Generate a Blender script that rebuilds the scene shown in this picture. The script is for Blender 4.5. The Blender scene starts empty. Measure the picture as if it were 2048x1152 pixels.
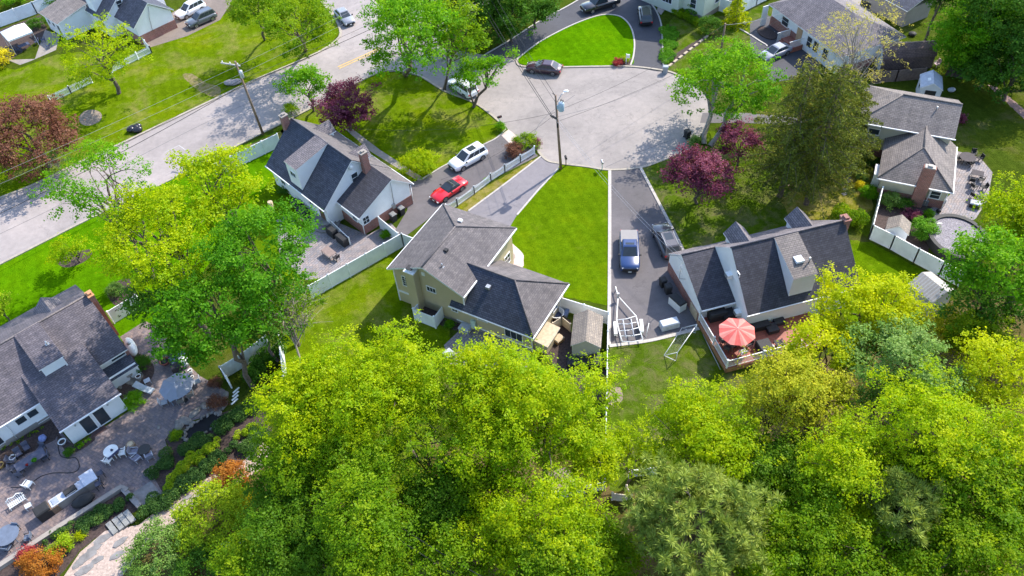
import bpy, math, random
import numpy as np
from mathutils import Matrix, Vector

# ---------------------------------------------------------------- camera, sky, sun, exposure
S = bpy.context.scene
FP, VX, VY, CH = 1630.0, 1148.0, 2072.0, 60.0          # focal length and nadir point in photo pixels, drone height
_d = np.array([(VX-1024)/FP, -(VY-576)/FP, -1.0]); _d /= np.linalg.norm(_d)
_up = -_d; _f = np.array([0, 0, -1.0]); _y = _f-_up*_f.dot(_up); _y /= np.linalg.norm(_y)
ROT = np.array([np.cross(_y, _up), _y, _up])
cam = bpy.data.cameras.new('camera'); camo = bpy.data.objects.new('camera', cam); S.collection.objects.link(camo)
cam.sensor_width = 36; cam.lens = 36*FP/2048; cam.clip_start = 1; cam.clip_end = 3000
camo.matrix_world = Matrix.Translation((0, 0, CH)) @ Matrix(ROT.tolist()).to_4x4()
S.camera = camo
SUN_AZ, SUN_EL = math.radians(42), math.radians(43)      # azimuth measured from +X
W = bpy.data.worlds.new('World'); S.world = W; W.use_nodes = True
nt = W.node_tree; bg = nt.nodes['Background']; sky = nt.nodes.new('ShaderNodeTexSky')
sky.sky_type = 'NISHITA'; sky.sun_disc = False; sky.ozone_density = 2.2; sky.sun_elevation = SUN_EL; sky.sun_rotation = math.pi/2-SUN_AZ
nt.links.new(sky.outputs[0], bg.inputs[0]); bg.inputs[1].default_value = 0.15
sl = bpy.data.lights.new('sun', 'SUN'); sl.energy = 2.7; sl.angle = math.radians(0.5); sl.color = (1, 0.925, 0.80)
so = bpy.data.objects.new('sun', sl); S.collection.objects.link(so)
so.rotation_euler = Vector((math.cos(SUN_AZ)*math.cos(SUN_EL), math.sin(SUN_AZ)*math.cos(SUN_EL), math.sin(SUN_EL))).to_track_quat('Z', 'Y').to_euler()
so.location = (0, 0, 80)
S.view_settings.view_transform = 'Standard'; S.view_settings.look = 'None'
S.view_settings.exposure = 1.5; S.view_settings.gamma = 1.0
S.render.engine = 'CYCLES'
S.cycles.max_bounces = 6; S.cycles.diffuse_bounces = 3; S.cycles.transmission_bounces = 4; S.cycles.transparent_max_bounces = 4
S.cycles.use_denoising = True

def G(px, py, h=0.0):
    """point of the horizontal plane z = h seen at photo pixel (px, py)"""
    w = ROT @ np.array([(px-1024)/FP, -(py-576)/FP, -1.0]); t = (h-CH)/w[2]
    return np.array([0, 0, CH])+t*w
def depth(p): return -(ROT.T @ (np.array(p)-np.array([0, 0, CH])))[2]
def head(a, b, h=0):                                     # heading from pixel a to pixel b
    d = G(*b, h)-G(*a, h); return math.atan2(d[1], d[0])

# ---------------------------------------------------------------- materials
MATS = {}
def nodes_of(name):
    m = bpy.data.materials.new(name); m.use_nodes = True; t = m.node_tree
    return m, t, t.nodes['Principled BSDF']
def N(t, kind, **kw):
    n = t.nodes.new('ShaderNode'+kind)
    for k, v in kw.items():
        if k[0] == '_': setattr(n, k[1:], v)
        else: n.inputs[k].default_value = v
    return n
def ramp(t, fac, stops):
    r = t.nodes.new('ShaderNodeValToRGB'); e = r.color_ramp.elements
    while len(e) < len(stops): e.new(0.5)
    for i, (p, c) in enumerate(stops):
        e[i].position = p; e[i].color = (*c, 1) if len(c) == 3 else c
    t.links.new(fac, r.inputs[0]); return r.outputs[0]
def mixc(t, fac, a, b, mode='MIX'):
    n = t.nodes.new('ShaderNodeMix'); n.data_type = 'RGBA'; n.blend_type = mode
    for sock, v in ((n.inputs[0], fac), (n.inputs[6], a), (n.inputs[7], b)):
        if hasattr(v, 'links'): t.links.new(v, sock)
        else: sock.default_value = v if isinstance(v, (int, float)) else ((*v, 1) if len(v) == 3 else v)
    return n.outputs[2]
def noise(t, scale, vec=None, detail=4, rough=0.6, dist=0.0):
    n = N(t, 'TexNoise', Scale=scale, Detail=detail, Roughness=rough, Distortion=dist)
    if vec is not None: t.links.new(vec, n.inputs['Vector'])
    return n.outputs[0]
def world(t): return t.nodes.new('ShaderNodeNewGeometry').outputs['Position']
def bump(t, p, h, s=0.3, d=0.05):
    b = N(t, 'Bump', Strength=s, Distance=d); t.links.new(h, b.inputs['Height']); t.links.new(b.outputs[0], p.inputs['Normal'])
def sc(c, k): return tuple(min(1, x*k) for x in c)
def plain(name, c, rough=0.6, var=0.15, scale=3.0, metal=0.0, coat=0.0):
    if name in MATS: return MATS[name]
    m, t, p = nodes_of(name)
    n = noise(t, scale, world(t), 5)
    t.links.new(ramp(t, n, [(0.3, sc(c, 1-var)), (0.7, sc(c, 1+var))]), p.inputs['Base Color'])
    p.inputs['Roughness'].default_value = rough; p.inputs['Metallic'].default_value = metal; p.inputs['Coat Weight'].default_value = coat
    MATS[name] = m; return m
def paint(name, c):
    m = plain(name, c, 0.28, 0.03, 1.0, 0.0, 1.0); return m
def glass(name, c=(0.02, 0.025, 0.03)):
    return plain(name, c, 0.06, 0.1, 2.0)
def grass(name, c, dry=(0.30, 0.26, 0.10), dryamt=0.0, dark=0.75, drysc=0.22):
    m, t, p = nodes_of(name); w = world(t)
    mp = N(t, 'Mapping'); mp.inputs['Scale'].default_value = (1, 1.7, 1); mp.inputs['Rotation'].default_value = (0, 0, 0.6); t.links.new(w, mp.inputs[0])
    big = noise(t, 0.16, w, 5, 0.62); cl = noise(t, 2.8, mp.outputs[0], 5, 0.7, 0.8); mid = noise(t, 1.1, w, 5, 0.7); fine = noise(t, 7.0, mp.outputs[0], 4, 0.75)
    col = ramp(t, big, [(0.32, sc(c, 0.82)), (0.5, c), (0.68, (c[0]*1.35, c[1]*1.12, c[2]))])
    col = mixc(t, 0.75, col, ramp(t, mid, [(0.3, (dark*0.8, dark*0.85, dark*0.8)), (0.7, (1.18, 1.15, 1.1))]), 'MULTIPLY')
    col = mixc(t, 0.8, col, ramp(t, fine, [(0.25, (0.48, 0.52, 0.45)), (0.55, (1, 1, 1)), (0.8, (1.45, 1.4, 1.2))]), 'MULTIPLY')
    col = mixc(t, 0.75, col, ramp(t, cl, [(0.3, (0.66, 0.70, 0.6)), (0.55, (1.02, 1.02, 1)), (0.75, (1.32, 1.24, 1.2))]), 'MULTIPLY')
    st = N(t, 'TexWave', Scale=0.33, Distortion=1.5, Detail=2.0); st.bands_direction = 'DIAGONAL'; t.links.new(mp.outputs[0], st.inputs['Vector'])
    col = mixc(t, 0.5, col, ramp(t, st.outputs[0], [(0.3, (0.90, 0.90, 0.88)), (0.7, (1.07, 1.06, 1.05))]), 'MULTIPLY')
    if dryamt > 0:
        dn = noise(t, drysc, w, 7, 0.68, 0.6)
        dn = mixc(t, 0.33, dn, mixc(t, 0.5, mid, fine)); k = ramp(t, dn, [(0.60-dryamt*0.36, (0, 0, 0)), (0.82-dryamt*0.36, (0.85, 0.85, 0.85))])
        col = mixc(t, k, col, mixc(t, mid, sc(dry, 0.7), sc(dry, 1.2)))
    t.links.new(col, p.inputs['Base Color']); p.inputs['Roughness'].default_value = 0.9; p.inputs['Specular IOR Level'].default_value = 0.0
    bump(t, p, fine, 0.9, 0.12); MATS[name] = m; return m
def asphalt(name, c, stain=0.25, grain=0.25):
    m, t, p = nodes_of(name); w = world(t)
    a = noise(t, 0.11, w, 6, 0.65, 0.8); b = noise(t, 1.4, w, 6, 0.7); g = noise(t, 22, w, 3, 0.8)
    col = ramp(t, a, [(0.3, sc(c, 1-stain)), (0.5, c), (0.72, (c[0]*(1+stain*1.05), c[1]*(1+stain*0.95), c[2]*(1+stain*0.85)))])
    col = mixc(t, 0.6, col, ramp(t, b, [(0.3, (0.8, 0.8, 0.8)), (0.7, (1.14, 1.14, 1.14))]), 'MULTIPLY')
    col = mixc(t, grain*2, col, ramp(t, g, [(0.3, (0.62, 0.62, 0.62)), (0.7, (1.3, 1.3, 1.3))]), 'MULTIPLY')
    cr = N(t, 'TexVoronoi', Scale=0.075); cr.feature = 'DISTANCE_TO_EDGE'
    wn = N(t, 'TexNoise', Scale=0.5, Detail=6.0); t.links.new(w, wn.inputs[0]); ad = mixc(t, 1.0, w, mixc(t, 1.0, wn.outputs[1], (6, 6, 6), 'MULTIPLY'), 'ADD'); t.links.new(ad, cr.inputs['Vector'])
    col = mixc(t, 0.3, col, ramp(t, cr.outputs[0], [(0.0, (0.35, 0.35, 0.35)), (0.006, (1, 1, 1))]), 'MULTIPLY')
    t.links.new(col, p.inputs['Base Color']); p.inputs['Roughness'].default_value = 0.85; bump(t, p, g, 0.25, 0.02)
    MATS[name] = m; return m
def bricky(name, c1, c2, mortar, bw, bh, ms=0.012, uv=True, rough=0.85, var=0.35, rot=0.0, off=0.5, bmp=0.4, vs=0.7):
    m, t, p = nodes_of(name)
    v = t.nodes.new('ShaderNodeTexCoord').outputs['UV'] if uv else world(t)
    if rot:
        mp = N(t, 'Mapping'); mp.inputs['Rotation'].default_value = (0, 0, rot); t.links.new(v, mp.inputs[0]); v = mp.outputs[0]
    if not uv:
        jn = N(t, 'TexNoise', Scale=0.9, Detail=3.0); t.links.new(world(t), jn.inputs[0]); v = mixc(t, 1.0, v, mixc(t, 1.0, jn.outputs[1], (0.5, 0.5, 0.5), 'MULTIPLY'), 'ADD') if bw < 3 else v
    b = t.nodes.new('ShaderNodeTexBrick'); b.offset = off; t.links.new(v, b.inputs['Vector'])
    for k, x in (('Color1', (*c1, 1)), ('Color2', (*c2, 1)), ('Mortar', (*mortar, 1))): b.inputs[k].default_value = x
    b.inputs['Scale'].default_value = 1; b.inputs['Mortar Size'].default_value = ms; b.inputs['Brick Width'].default_value = bw; b.inputs['Row Height'].default_value = bh; b.inputs['Mortar Smooth'].default_value = 0.2
    w = world(t); n = noise(t, vs, w, 6, 0.7); f = noise(t, 9, w, 4, 0.8)
    col = mixc(t, 1.0, b.outputs[0], ramp(t, n, [(0.28, (1-var,)*3), (0.72, (1+var,)*3)]), 'MULTIPLY')
    col = mixc(t, 0.6, col, ramp(t, f, [(0.3, (0.7, 0.7, 0.7)), (0.7, (1.35, 1.35, 1.35))]), 'MULTIPLY')
    if uv and 'shingles' in name:                       # rain streaks down the slope and replaced, faded courses
        ms_ = N(t, 'Mapping'); ms_.inputs['Scale'].default_value = (1.6, 0.16, 1); t.links.new(v, ms_.inputs[0]); sn = noise(t, 1.0, ms_.outputs[0], 5, 0.65)
        mc_ = N(t, 'Mapping'); mc_.inputs['Scale'].default_value = (0.12, 2.6, 1); t.links.new(v, mc_.inputs[0]); cn = noise(t, 1.0, mc_.outputs[0], 3, 0.6)
        col = mixc(t, 0.75, col, ramp(t, sn, [(0.3, (0.72, 0.72, 0.74)), (0.7, (1.24, 1.22, 1.2))]), 'MULTIPLY'); col = mixc(t, 0.6, col, ramp(t, cn, [(0.32, (0.78, 0.78, 0.78)), (0.68, (1.2, 1.2, 1.2))]), 'MULTIPLY')
    t.links.new(col, p.inputs['Base Color']); p.inputs['Roughness'].default_value = rough
    bump(t, p, b.outputs[1], -bmp, 0.03); MATS[name] = m; return m
def siding(name, c, pitch=0.16):
    m, t, p = nodes_of(name)
    wv = N(t, 'TexWave', Scale=1/(pitch*2)*math.pi/math.pi); wv.wave_type = 'BANDS'; wv.bands_direction = 'Y'; wv.wave_profile = 'SAW'
    t.links.new(t.nodes.new('ShaderNodeTexCoord').outputs['UV'], wv.inputs['Vector'])
    n = noise(t, 0.8, world(t), 6)
    col = mixc(t, 0.5, ramp(t, wv.outputs[0], [(0.0, sc(c, 0.78)), (0.15, c), (1.0, sc(c, 1.04))]), ramp(t, n, [(0.3, sc(c, 0.86)), (0.7, sc(c, 1.06))]))
    t.links.new(col, p.inputs['Base Color']); p.inputs['Roughness'].default_value = 0.5; bump(t, p, wv.outputs[0], 0.25, 0.03)
    MATS[name] = m; return m
def leafmat(name, stops, transl=0.55, rough=0.5):
    m = bpy.data.materials.new(name); m.use_nodes = True; t = m.node_tree; t.nodes.remove(t.nodes['Principled BSDF'])
    at = t.nodes.new('ShaderNodeAttribute'); at.attribute_name = 'tint'
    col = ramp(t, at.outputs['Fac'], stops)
    d = N(t, 'BsdfDiffuse'); tr = N(t, 'BsdfTranslucent'); gl = N(t, 'BsdfGlossy', Roughness=rough)
    t.links.new(col, d.inputs[0])
    t.links.new(mixc(t, 1.0, col, (1.25, 1.15, 0.55), 'MULTIPLY'), tr.inputs[0]); gl.inputs[0].default_value = (0.9, 1, 0.9, 1)
    a = N(t, 'MixShader', Fac=transl); t.links.new(d.outputs[0], a.inputs[1]); t.links.new(tr.outputs[0], a.inputs[2])
    b = N(t, 'MixShader', Fac=0.006); t.links.new(a.outputs[0], b.inputs[1]); t.links.new(gl.outputs[0], b.inputs[2])
    t.links.new(b.outputs[0], t.nodes['Material Output'].inputs[0]); MATS[name] = m; return m

ROAD = asphalt('road_asphalt', (0.298, 0.262, 0.252), 0.2, 0.14)
COURT = asphalt('court_asphalt', (0.262, 0.233, 0.220), 0.26, 0.2)
DRIVE = asphalt('driveway_asphalt', (0.122, 0.110, 0.116), 0.25, 0.22)
DRIVE2 = asphalt('grey_driveway_asphalt', (0.175, 0.162, 0.176), 0.22, 0.2)
DRIVE3 = asphalt('fresh_asphalt', (0.055, 0.055, 0.066), 0.2, 0.25)
CONC = asphalt('concrete', (0.27, 0.24, 0.215), 0.2, 0.15)
KERB = plain('kerb_stone', (0.33, 0.29, 0.235), 0.8, 0.2, 2.5)
LAWN = grass('bright_lawn', (0.108, 0.196, 0.0035), (0.22, 0.21, 0.03), 0.10)
LAWN2 = grass('patchy_lawn', (0.118, 0.192, 0.004), (0.25, 0.21, 0.075), 0.32)
LAWN3 = grass('dull_shade_lawn', (0.065, 0.10, 0.011), (0.14, 0.11, 0.06), 0.25)  # dull ground grass; its darker tone also stands in for back lawn shade
LAWN4 = grass('lush_lawn', (0.088, 0.225, 0.002), (0.2, 0.25, 0.03), 0.0)
LAWN5 = grass('worn_lawn', (0.085, 0.145, 0.009), (0.20, 0.155, 0.09), 0.36, 0.75, 0.5)
THIN = grass('thin_grass', (0.13, 0.17, 0.012), (0.29, 0.215, 0.135), 0.66, 0.75, 1.2)
VERGE = grass('dry_verge', (0.18, 0.19, 0.012), (0.34, 0.26, 0.11), 0.5, 0.8, 0.7)
FLOOR = grass('forest_floor', (0.09, 0.095, 0.015), (0.20, 0.14, 0.075), 0.6, 0.7, 0.35)
MULCH = plain('mulch', (0.055, 0.036, 0.032), 0.95, 0.6, 6)
DIRT = plain('bare_soil', (0.21, 0.165, 0.125), 0.95, 0.4, 3)
PAVER = bricky('patio_pavers', (0.225, 0.165, 0.15), (0.125, 0.108, 0.122), (0.10, 0.085, 0.085), 0.34, 0.26, 0.014, False, 0.8, 0.3, 0.62)
PAVER2 = bricky('rear_pavers', (0.27, 0.22, 0.21), (0.20, 0.19, 0.21), (0.1, 0.09, 0.09), 0.42, 0.26, 0.02, False, 0.8, 0.3, -0.86)
PINKP = bricky('pink_pavers', (0.56, 0.43, 0.38), (0.50, 0.40, 0.37), (0.36, 0.3, 0.27), 0.3, 0.2, 0.015, False, 0.8, 0.15, 0.9)
GRAVEL = plain('pale_gravel', (0.40, 0.31, 0.265), 0.95, 0.35, 5)
SLATE = plain('bluestone', (0.20, 0.19, 0.188), 0.8, 0.35, 1.6)
STONE = plain('field_stone', (0.21, 0.19, 0.17), 0.85, 0.4, 3)
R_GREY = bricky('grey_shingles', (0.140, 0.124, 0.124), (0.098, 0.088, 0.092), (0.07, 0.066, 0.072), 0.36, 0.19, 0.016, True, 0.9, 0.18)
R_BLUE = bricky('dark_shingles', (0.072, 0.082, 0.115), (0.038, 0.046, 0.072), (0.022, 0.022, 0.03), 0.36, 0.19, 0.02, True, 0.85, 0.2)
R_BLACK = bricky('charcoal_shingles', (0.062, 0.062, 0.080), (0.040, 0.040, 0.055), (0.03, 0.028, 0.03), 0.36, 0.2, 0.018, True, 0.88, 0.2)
R_MAUVE = bricky('weathered_lit_shingles', (0.195, 0.172, 0.18), (0.13, 0.118, 0.132), (0.06, 0.055, 0.06), 0.42, 0.2, 0.022, True, 0.88, 0.2)  # weathered tone, also the painted sunlit colour of the white house's rear slopes
R_SLATE = bricky('slate_grey_shingles', (0.135, 0.118, 0.135), (0.085, 0.077, 0.095), (0.05, 0.045, 0.05), 0.42, 0.2, 0.022, True, 0.88, 0.28)
R_TAUPE = bricky('taupe_shingles', (0.225, 0.195, 0.18), (0.165, 0.145, 0.14), (0.09, 0.08, 0.075), 0.4, 0.2, 0.022, True, 0.9, 0.15)
R_BROWN = bricky('brown_shingles', (0.17, 0.115, 0.105), (0.13, 0.088, 0.085), (0.06, 0.045, 0.04), 0.4, 0.2, 0.02, True, 0.9, 0.15)
R_SHED = bricky('shed_shingles', (0.29, 0.245, 0.20), (0.22, 0.19, 0.165), (0.13, 0.115, 0.105), 0.32, 0.19, 0.02, True, 0.9, 0.15)
SIDE_W = siding('white_siding', (0.82, 0.83, 0.84))
SIDE_T = siding('tan_siding', (0.52, 0.435, 0.275))
SIDE_C = siding('cream_siding', (0.56, 0.52, 0.40))
BRICK = bricky('red_brick', (0.30, 0.095, 0.065), (0.22, 0.075, 0.055), (0.33, 0.27, 0.24), 0.3, 0.1, 0.012, True, 0.85, 0.25)
TRIM = plain('white_trim', (0.78, 0.78, 0.78), 0.45, 0.05)
VINYL = plain('white_vinyl', (0.80, 0.82, 0.84), 0.35, 0.13, 0.8)
GLASS = glass('window_glass', (0.035, 0.045, 0.055))
METAL = plain('grey_metal', (0.42, 0.43, 0.44), 0.4, 0.12, 3, 0.7)
BLACK = plain('black_plastic', (0.018, 0.018, 0.02), 0.72, 0.3)
DARK = plain('charcoal_wicker', (0.03, 0.028, 0.032), 0.75, 0.4, 9)
WOOD = plain('weathered_wood', (0.20, 0.13, 0.085), 0.85, 0.35, 6)
POLE = plain('pole_wood', (0.21, 0.145, 0.10), 0.9, 0.3, 4)
TANW = plain('tan_wood', (0.46, 0.36, 0.24), 0.8, 0.2, 4)
DECK = bricky('deck_boards', (0.34, 0.085, 0.05), (0.27, 0.065, 0.04), (0.06, 0.02, 0.015), 4.0, 0.15, 0.012, False, 0.6, 0.2, -0.21)
BARK = plain('bark', (0.115, 0.088, 0.068), 0.95, 0.4, 5)
BARKL = plain('pale_bark', (0.27, 0.235, 0.20), 0.95, 0.35, 5)
FABRIC = plain('grey_fabric', (0.40, 0.42, 0.47), 0.8, 0.1, 2)
PLASTW = plain('white_plastic', (0.78, 0.78, 0.76), 0.4, 0.05)
NAVY = plain('navy_cushion', (0.06, 0.075, 0.14), 0.8, 0.3, 5)
SILVER = plain('galvanised', (0.55, 0.56, 0.58), 0.35, 0.1, 3, 0.6)
TYRE = plain('tyre_rubber', (0.02, 0.02, 0.021), 0.8, 0.2)
RIM = plain('alloy_rim', (0.5, 0.5, 0.52), 0.3, 0.05, 3, 0.8)
LAMPR = plain('tail_lamp', (0.5, 0.015, 0.02), 0.2, 0.05)
LAMPW = plain('head_lamp', (0.75, 0.77, 0.8), 0.1, 0.05)
CONCW = plain('pale_concrete', (0.42, 0.385, 0.35), 0.8, 0.15)

L_YEL = leafmat('spring_leaves', [(0, (0.10, 0.24, 0.003)), (0.42, (0.27, 0.43, 0.003)), (1, (0.60, 0.63, 0.004))])
L_GOLD = leafmat('golden_leaves', [(0, (0.20, 0.30, 0.003)), (0.45, (0.41, 0.51, 0.004)), (1, (0.70, 0.71, 0.006))])
L_GRN = leafmat('maple_leaves', [(0, (0.055, 0.19, 0.006)), (0.5, (0.125, 0.34, 0.007)), (1, (0.30, 0.50, 0.01))])
L_MID = leafmat('ash_leaves', [(0, (0.06, 0.17, 0.005)), (0.5, (0.16, 0.31, 0.006)), (1, (0.38, 0.47, 0.008))])
L_DRK = leafmat('deep_leaves', [(0, (0.03, 0.10, 0.010)), (0.5, (0.065, 0.175, 0.014)), (1, (0.14, 0.28, 0.02))], 0.4)
L_OLV = leafmat('budding_leaves', [(0, (0.17, 0.22, 0.012)), (0.5, (0.33, 0.37, 0.015)), (1, (0.56, 0.53, 0.025))], 0.4)
L_BLU = leafmat('grey_green_leaves', [(0, (0.07, 0.16, 0.025)), (0.5, (0.15, 0.28, 0.045)), (1, (0.36, 0.48, 0.15))], 0.4)
L_PUR = leafmat('purple_leaves', [(0, (0.065, 0.013, 0.034)), (0.5, (0.165, 0.034, 0.078)), (1, (0.40, 0.14, 0.20))], 0.4)
L_RED = leafmat('copper_leaves', [(0, (0.09, 0.03, 0.022)), (0.5, (0.18, 0.075, 0.05)), (1, (0.32, 0.17, 0.10))], 0.35)
L_ORG = leafmat('orange_leaves', [(0, (0.25, 0.07, 0.012)), (0.5, (0.42, 0.15, 0.02)), (1, (0.50, 0.27, 0.05))], 0.4)
L_SPR = leafmat('spruce_needles', [(0, (0.065, 0.09, 0.014)), (0.5, (0.155, 0.19, 0.026)), (0.85, (0.28, 0.27, 0.036)), (1, (0.44, 0.37, 0.05))], 0.2)
L_PIN = leafmat('pine_needles', [(0, (0.13, 0.20, 0.03)), (0.5, (0.27, 0.35, 0.06)), (1, (0.47, 0.53, 0.12))], 0.25)
L_JUN = leafmat('juniper_needles', [(0, (0.03, 0.075, 0.02)), (0.5, (0.055, 0.125, 0.025)), (1, (0.12, 0.2, 0.04))], 0.2)
L_LIM = leafmat('lime_leaves', [(0, (0.15, 0.28, 0.01)), (0.5, (0.28, 0.42, 0.012)), (1, (0.48, 0.52, 0.02))], 0.4)
L_YLW = leafmat('yellow_leaves', [(0, (0.4, 0.36, 0.01)), (0.5, (0.6, 0.52, 0.012)), (1, (0.7, 0.62, 0.03))], 0.4)
L_MAP = leafmat('deep_maple_leaves', [(0, (0.035, 0.145, 0.006)), (0.5, (0.085, 0.275, 0.008)), (1, (0.22, 0.44, 0.012))])
L_SHD = leafmat('understory_leaves', [(0, (0.045, 0.135, 0.008)), (0.5, (0.10, 0.23, 0.010)), (1, (0.22, 0.36, 0.015))])
L_BUD = leafmat('yellow_buds', [(0, (0.34, 0.31, 0.07)), (0.5, (0.50, 0.45, 0.10)), (1, (0.64, 0.58, 0.16))], 0.4)
L_BOX = leafmat('boxwood_leaves', [(0, (0.05, 0.19, 0.01)), (0.5, (0.11, 0.3, 0.015)), (1, (0.22, 0.42, 0.03))], 0.35)
L_RED2 = leafmat('crimson_leaves', [(0, (0.22, 0.02, 0.02)), (0.5, (0.36, 0.05, 0.05)), (1, (0.5, 0.1, 0.1))], 0.35)

# ---------------------------------------------------------------- mesh helpers
class MB:
    def __init__(s): s.v = []; s.f = []; s.m = []; s.sm = []
    def add(s, vs, fs, mi=0, smooth=False):
        o = len(s.v); s.v += [tuple(map(float, p)) for p in vs]
        for f in fs: s.f.append([o+i for i in f]); s.m.append(mi); s.sm.append(smooth)
        return s
    def prism(s, poly, z0, z1, mi=0, top=None):
        n = len(poly); vs = [(p[0], p[1], z0) for p in poly]+[(p[0], p[1], z1) for p in poly]
        a = sum(poly[i][0]*poly[(i+1) % n][1]-poly[(i+1) % n][0]*poly[i][1] for i in range(n))
        fs = [[i, (i+1) % n, n+(i+1) % n, n+i] for i in range(n)]; b = list(range(n))[::-1]; t = list(range(n, 2*n))
        if a < 0: fs = [f[::-1] for f in fs]; b = b[::-1]; t = t[::-1]
        s.add(vs, fs+[b], mi); s.f.append([len(s.v)-2*n+i for i in t]); s.m.append(mi if top is None else top); s.sm.append(False); return s
    def box(s, c, d, rz=0.0, mi=0, z0=None):
        x, y, z = d[0]/2, d[1]/2, d[2]/2; ca, sa = math.cos(rz), math.sin(rz)
        zc = c[2] if z0 is None else z0+z
        vs = [(c[0]+ca*a-sa*b, c[1]+sa*a+ca*b, zc+e) for e in (-z, z) for a, b in ((-x, -y), (x, -y), (x, y), (-x, y))]
        return s.add(vs, [[3, 2, 1, 0], [4, 5, 6, 7], [0, 1, 5, 4], [1, 2, 6, 5], [2, 3, 7, 6], [3, 0, 4, 7]], mi)
    def bx(s, x0, x1, y0, y1, z0, z1, mi=0): return s.box(((x0+x1)/2, (y0+y1)/2, (z0+z1)/2), (x1-x0, y1-y0, z1-z0), 0, mi)
    def ext(s, prof, a0, a1, axis='x', mi=0):
        n = len(prof); P = (lambda a, q: (a, q[0], q[1])) if axis == 'x' else (lambda a, q: (q[0], a, q[1]))
        vs = [P(a0, q) for q in prof]+[P(a1, q) for q in prof]
        fs = [[i, (i+1) % n, n+(i+1) % n, n+i] for i in range(n)]+[list(range(n))[::-1], list(range(n, 2*n))]
        ar = sum(prof[i][0]*prof[(i+1) % n][1]-prof[(i+1) % n][0]*prof[i][1] for i in range(n))
        if (ar < 0) != (axis == 'y'): fs = [f[::-1] for f in fs]
        return s.add(vs, fs, mi)
    def slab(s, pts, t=0.16, mi=0, side=1):
        n = len(pts); vs = list(pts)+[(p[0], p[1], p[2]-t) for p in pts]
        ar = sum(pts[i][0]*pts[(i+1) % n][1]-pts[(i+1) % n][0]*pts[i][1] for i in range(n))
        top = list(range(n)); bot = list(range(n, 2*n))[::-1]; sd = [[i, n+i, n+(i+1) % n, (i+1) % n] for i in range(n)]
        if ar < 0: top = top[::-1]; bot = bot[::-1]; sd = [f[::-1] for f in sd]
        s.add(vs, [top], mi); o = len(s.v)-2*n
        for f in sd+[bot]: s.f.append([o+i for i in f]); s.m.append(side); s.sm.append(False)
        return s
    def tube(s, pts, r, n=6, mi=0, cap=True, r1=None):
        pts = [np.array(p, float) for p in pts]; rings = []; o = len(s.v); k = len(pts)
        for i, p in enumerate(pts):
            d = pts[min(i+1, k-1)]-pts[max(i-1, 0)]; d /= (np.linalg.norm(d)+1e-9)
            u = np.cross(d, (0, 0, 1.0) if abs(d[2]) < 0.9 else (1.0, 0, 0)); u /= np.linalg.norm(u); v = np.cross(d, u)
            rr = r if r1 is None else r+(r1-r)*i/(k-1)
            s.v += [tuple(p+rr*(math.cos(2*math.pi*j/n)*u+math.sin(2*math.pi*j/n)*v)) for j in range(n)]
        for i in range(k-1):
            for j in range(n):
                s.f.append([o+i*n+j, o+i*n+(j+1) % n, o+(i+1)*n+(j+1) % n, o+(i+1)*n+j]); s.m.append(mi); s.sm.append(n > 4)
        if cap:
            s.f.append([o+j for j in range(n)][::-1]); s.f.append([o+(k-1)*n+j for j in range(n)]); s.m += [mi, mi]; s.sm += [False, False]
        return s
    def lathe(s, c, prof, n=14, mi=0, smooth=True, sy=1.0):
        o = len(s.v); k = len(prof)
        for r, z in prof: s.v += [(c[0]+r*math.cos(2*math.pi*j/n), c[1]+sy*r*math.sin(2*math.pi*j/n), c[2]+z) for j in range(n)]
        for i in range(k-1):
            for j in range(n): s.f.append([o+i*n+j, o+i*n+(j+1) % n, o+(i+1)*n+(j+1) % n, o+(i+1)*n+j]); s.m.append(mi); s.sm.append(smooth)
        s.f.append([o+j for j in range(n)][::-1]); s.f.append([o+(k-1)*n+j for j in range(n)]); s.m += [mi, mi]; s.sm += [False, False]; return s
    def ball(s, c, r, n=12, mi=0, jit=0.0, seed=0):
        rd = random.Random(seed); o = len(s.v); k = n//2+1
        rx, ry, rz = r if hasattr(r, '__len__') else (r, r, r)
        for i in range(k):
            th = math.pi*(i/(k-1))*0.98+0.03
            for j in range(n):
                q = 1+jit*(rd.random()-0.5); ph = 2*math.pi*j/n
                s.v.append((c[0]+rx*q*math.sin(th)*math.cos(ph), c[1]+ry*q*math.sin(th)*math.sin(ph), c[2]-rz*q*math.cos(th)))
        for i in range(k-1):
            for j in range(n): s.f.append([o+i*n+j, o+i*n+(j+1) % n, o+(i+1)*n+(j+1) % n, o+(i+1)*n+j]); s.m.append(mi); s.sm.append(True)
        return s

def make_obj(name, mb, mats, parent=None, loc=(0, 0, 0), rz=0.0, uv=True):
    me = bpy.data.meshes.new(name); me.from_pydata(mb.v, [], mb.f)
    for m in (mats if isinstance(mats, (list, tuple)) else [mats]): me.materials.append(m)
    nm = len(me.materials)
    me.polygons.foreach_set('material_index', [min(i, nm-1) for i in mb.m]); me.polygons.foreach_set('use_smooth', mb.sm)
    if uv:
        l = me.uv_layers.new(name='UVMap').data
        for p in me.polygons:
            n = p.normal
            if abs(n.z) > 0.995: u, v = Vector((1, 0, 0)), Vector((0, 1, 0))
            else: u = Vector((-n.y, n.x, 0)).normalized(); v = n.cross(u)
            for li in p.loop_indices:
                co = me.vertices[me.loops[li].vertex_index].co; l[li].uv = (co.dot(u), co.dot(v))
    me.update(); o = bpy.data.objects.new(name, me); S.collection.objects.link(o)
    o.location = loc; o.rotation_euler = (0, 0, rz)
    if parent: o.parent = parent
    return o
def tag(o, label, cat, group=None, kind=None):
    o['label'] = label
    if cat: o['category'] = cat
    if group: o['group'] = group
    if kind: o['kind'] = kind
    return o
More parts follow.
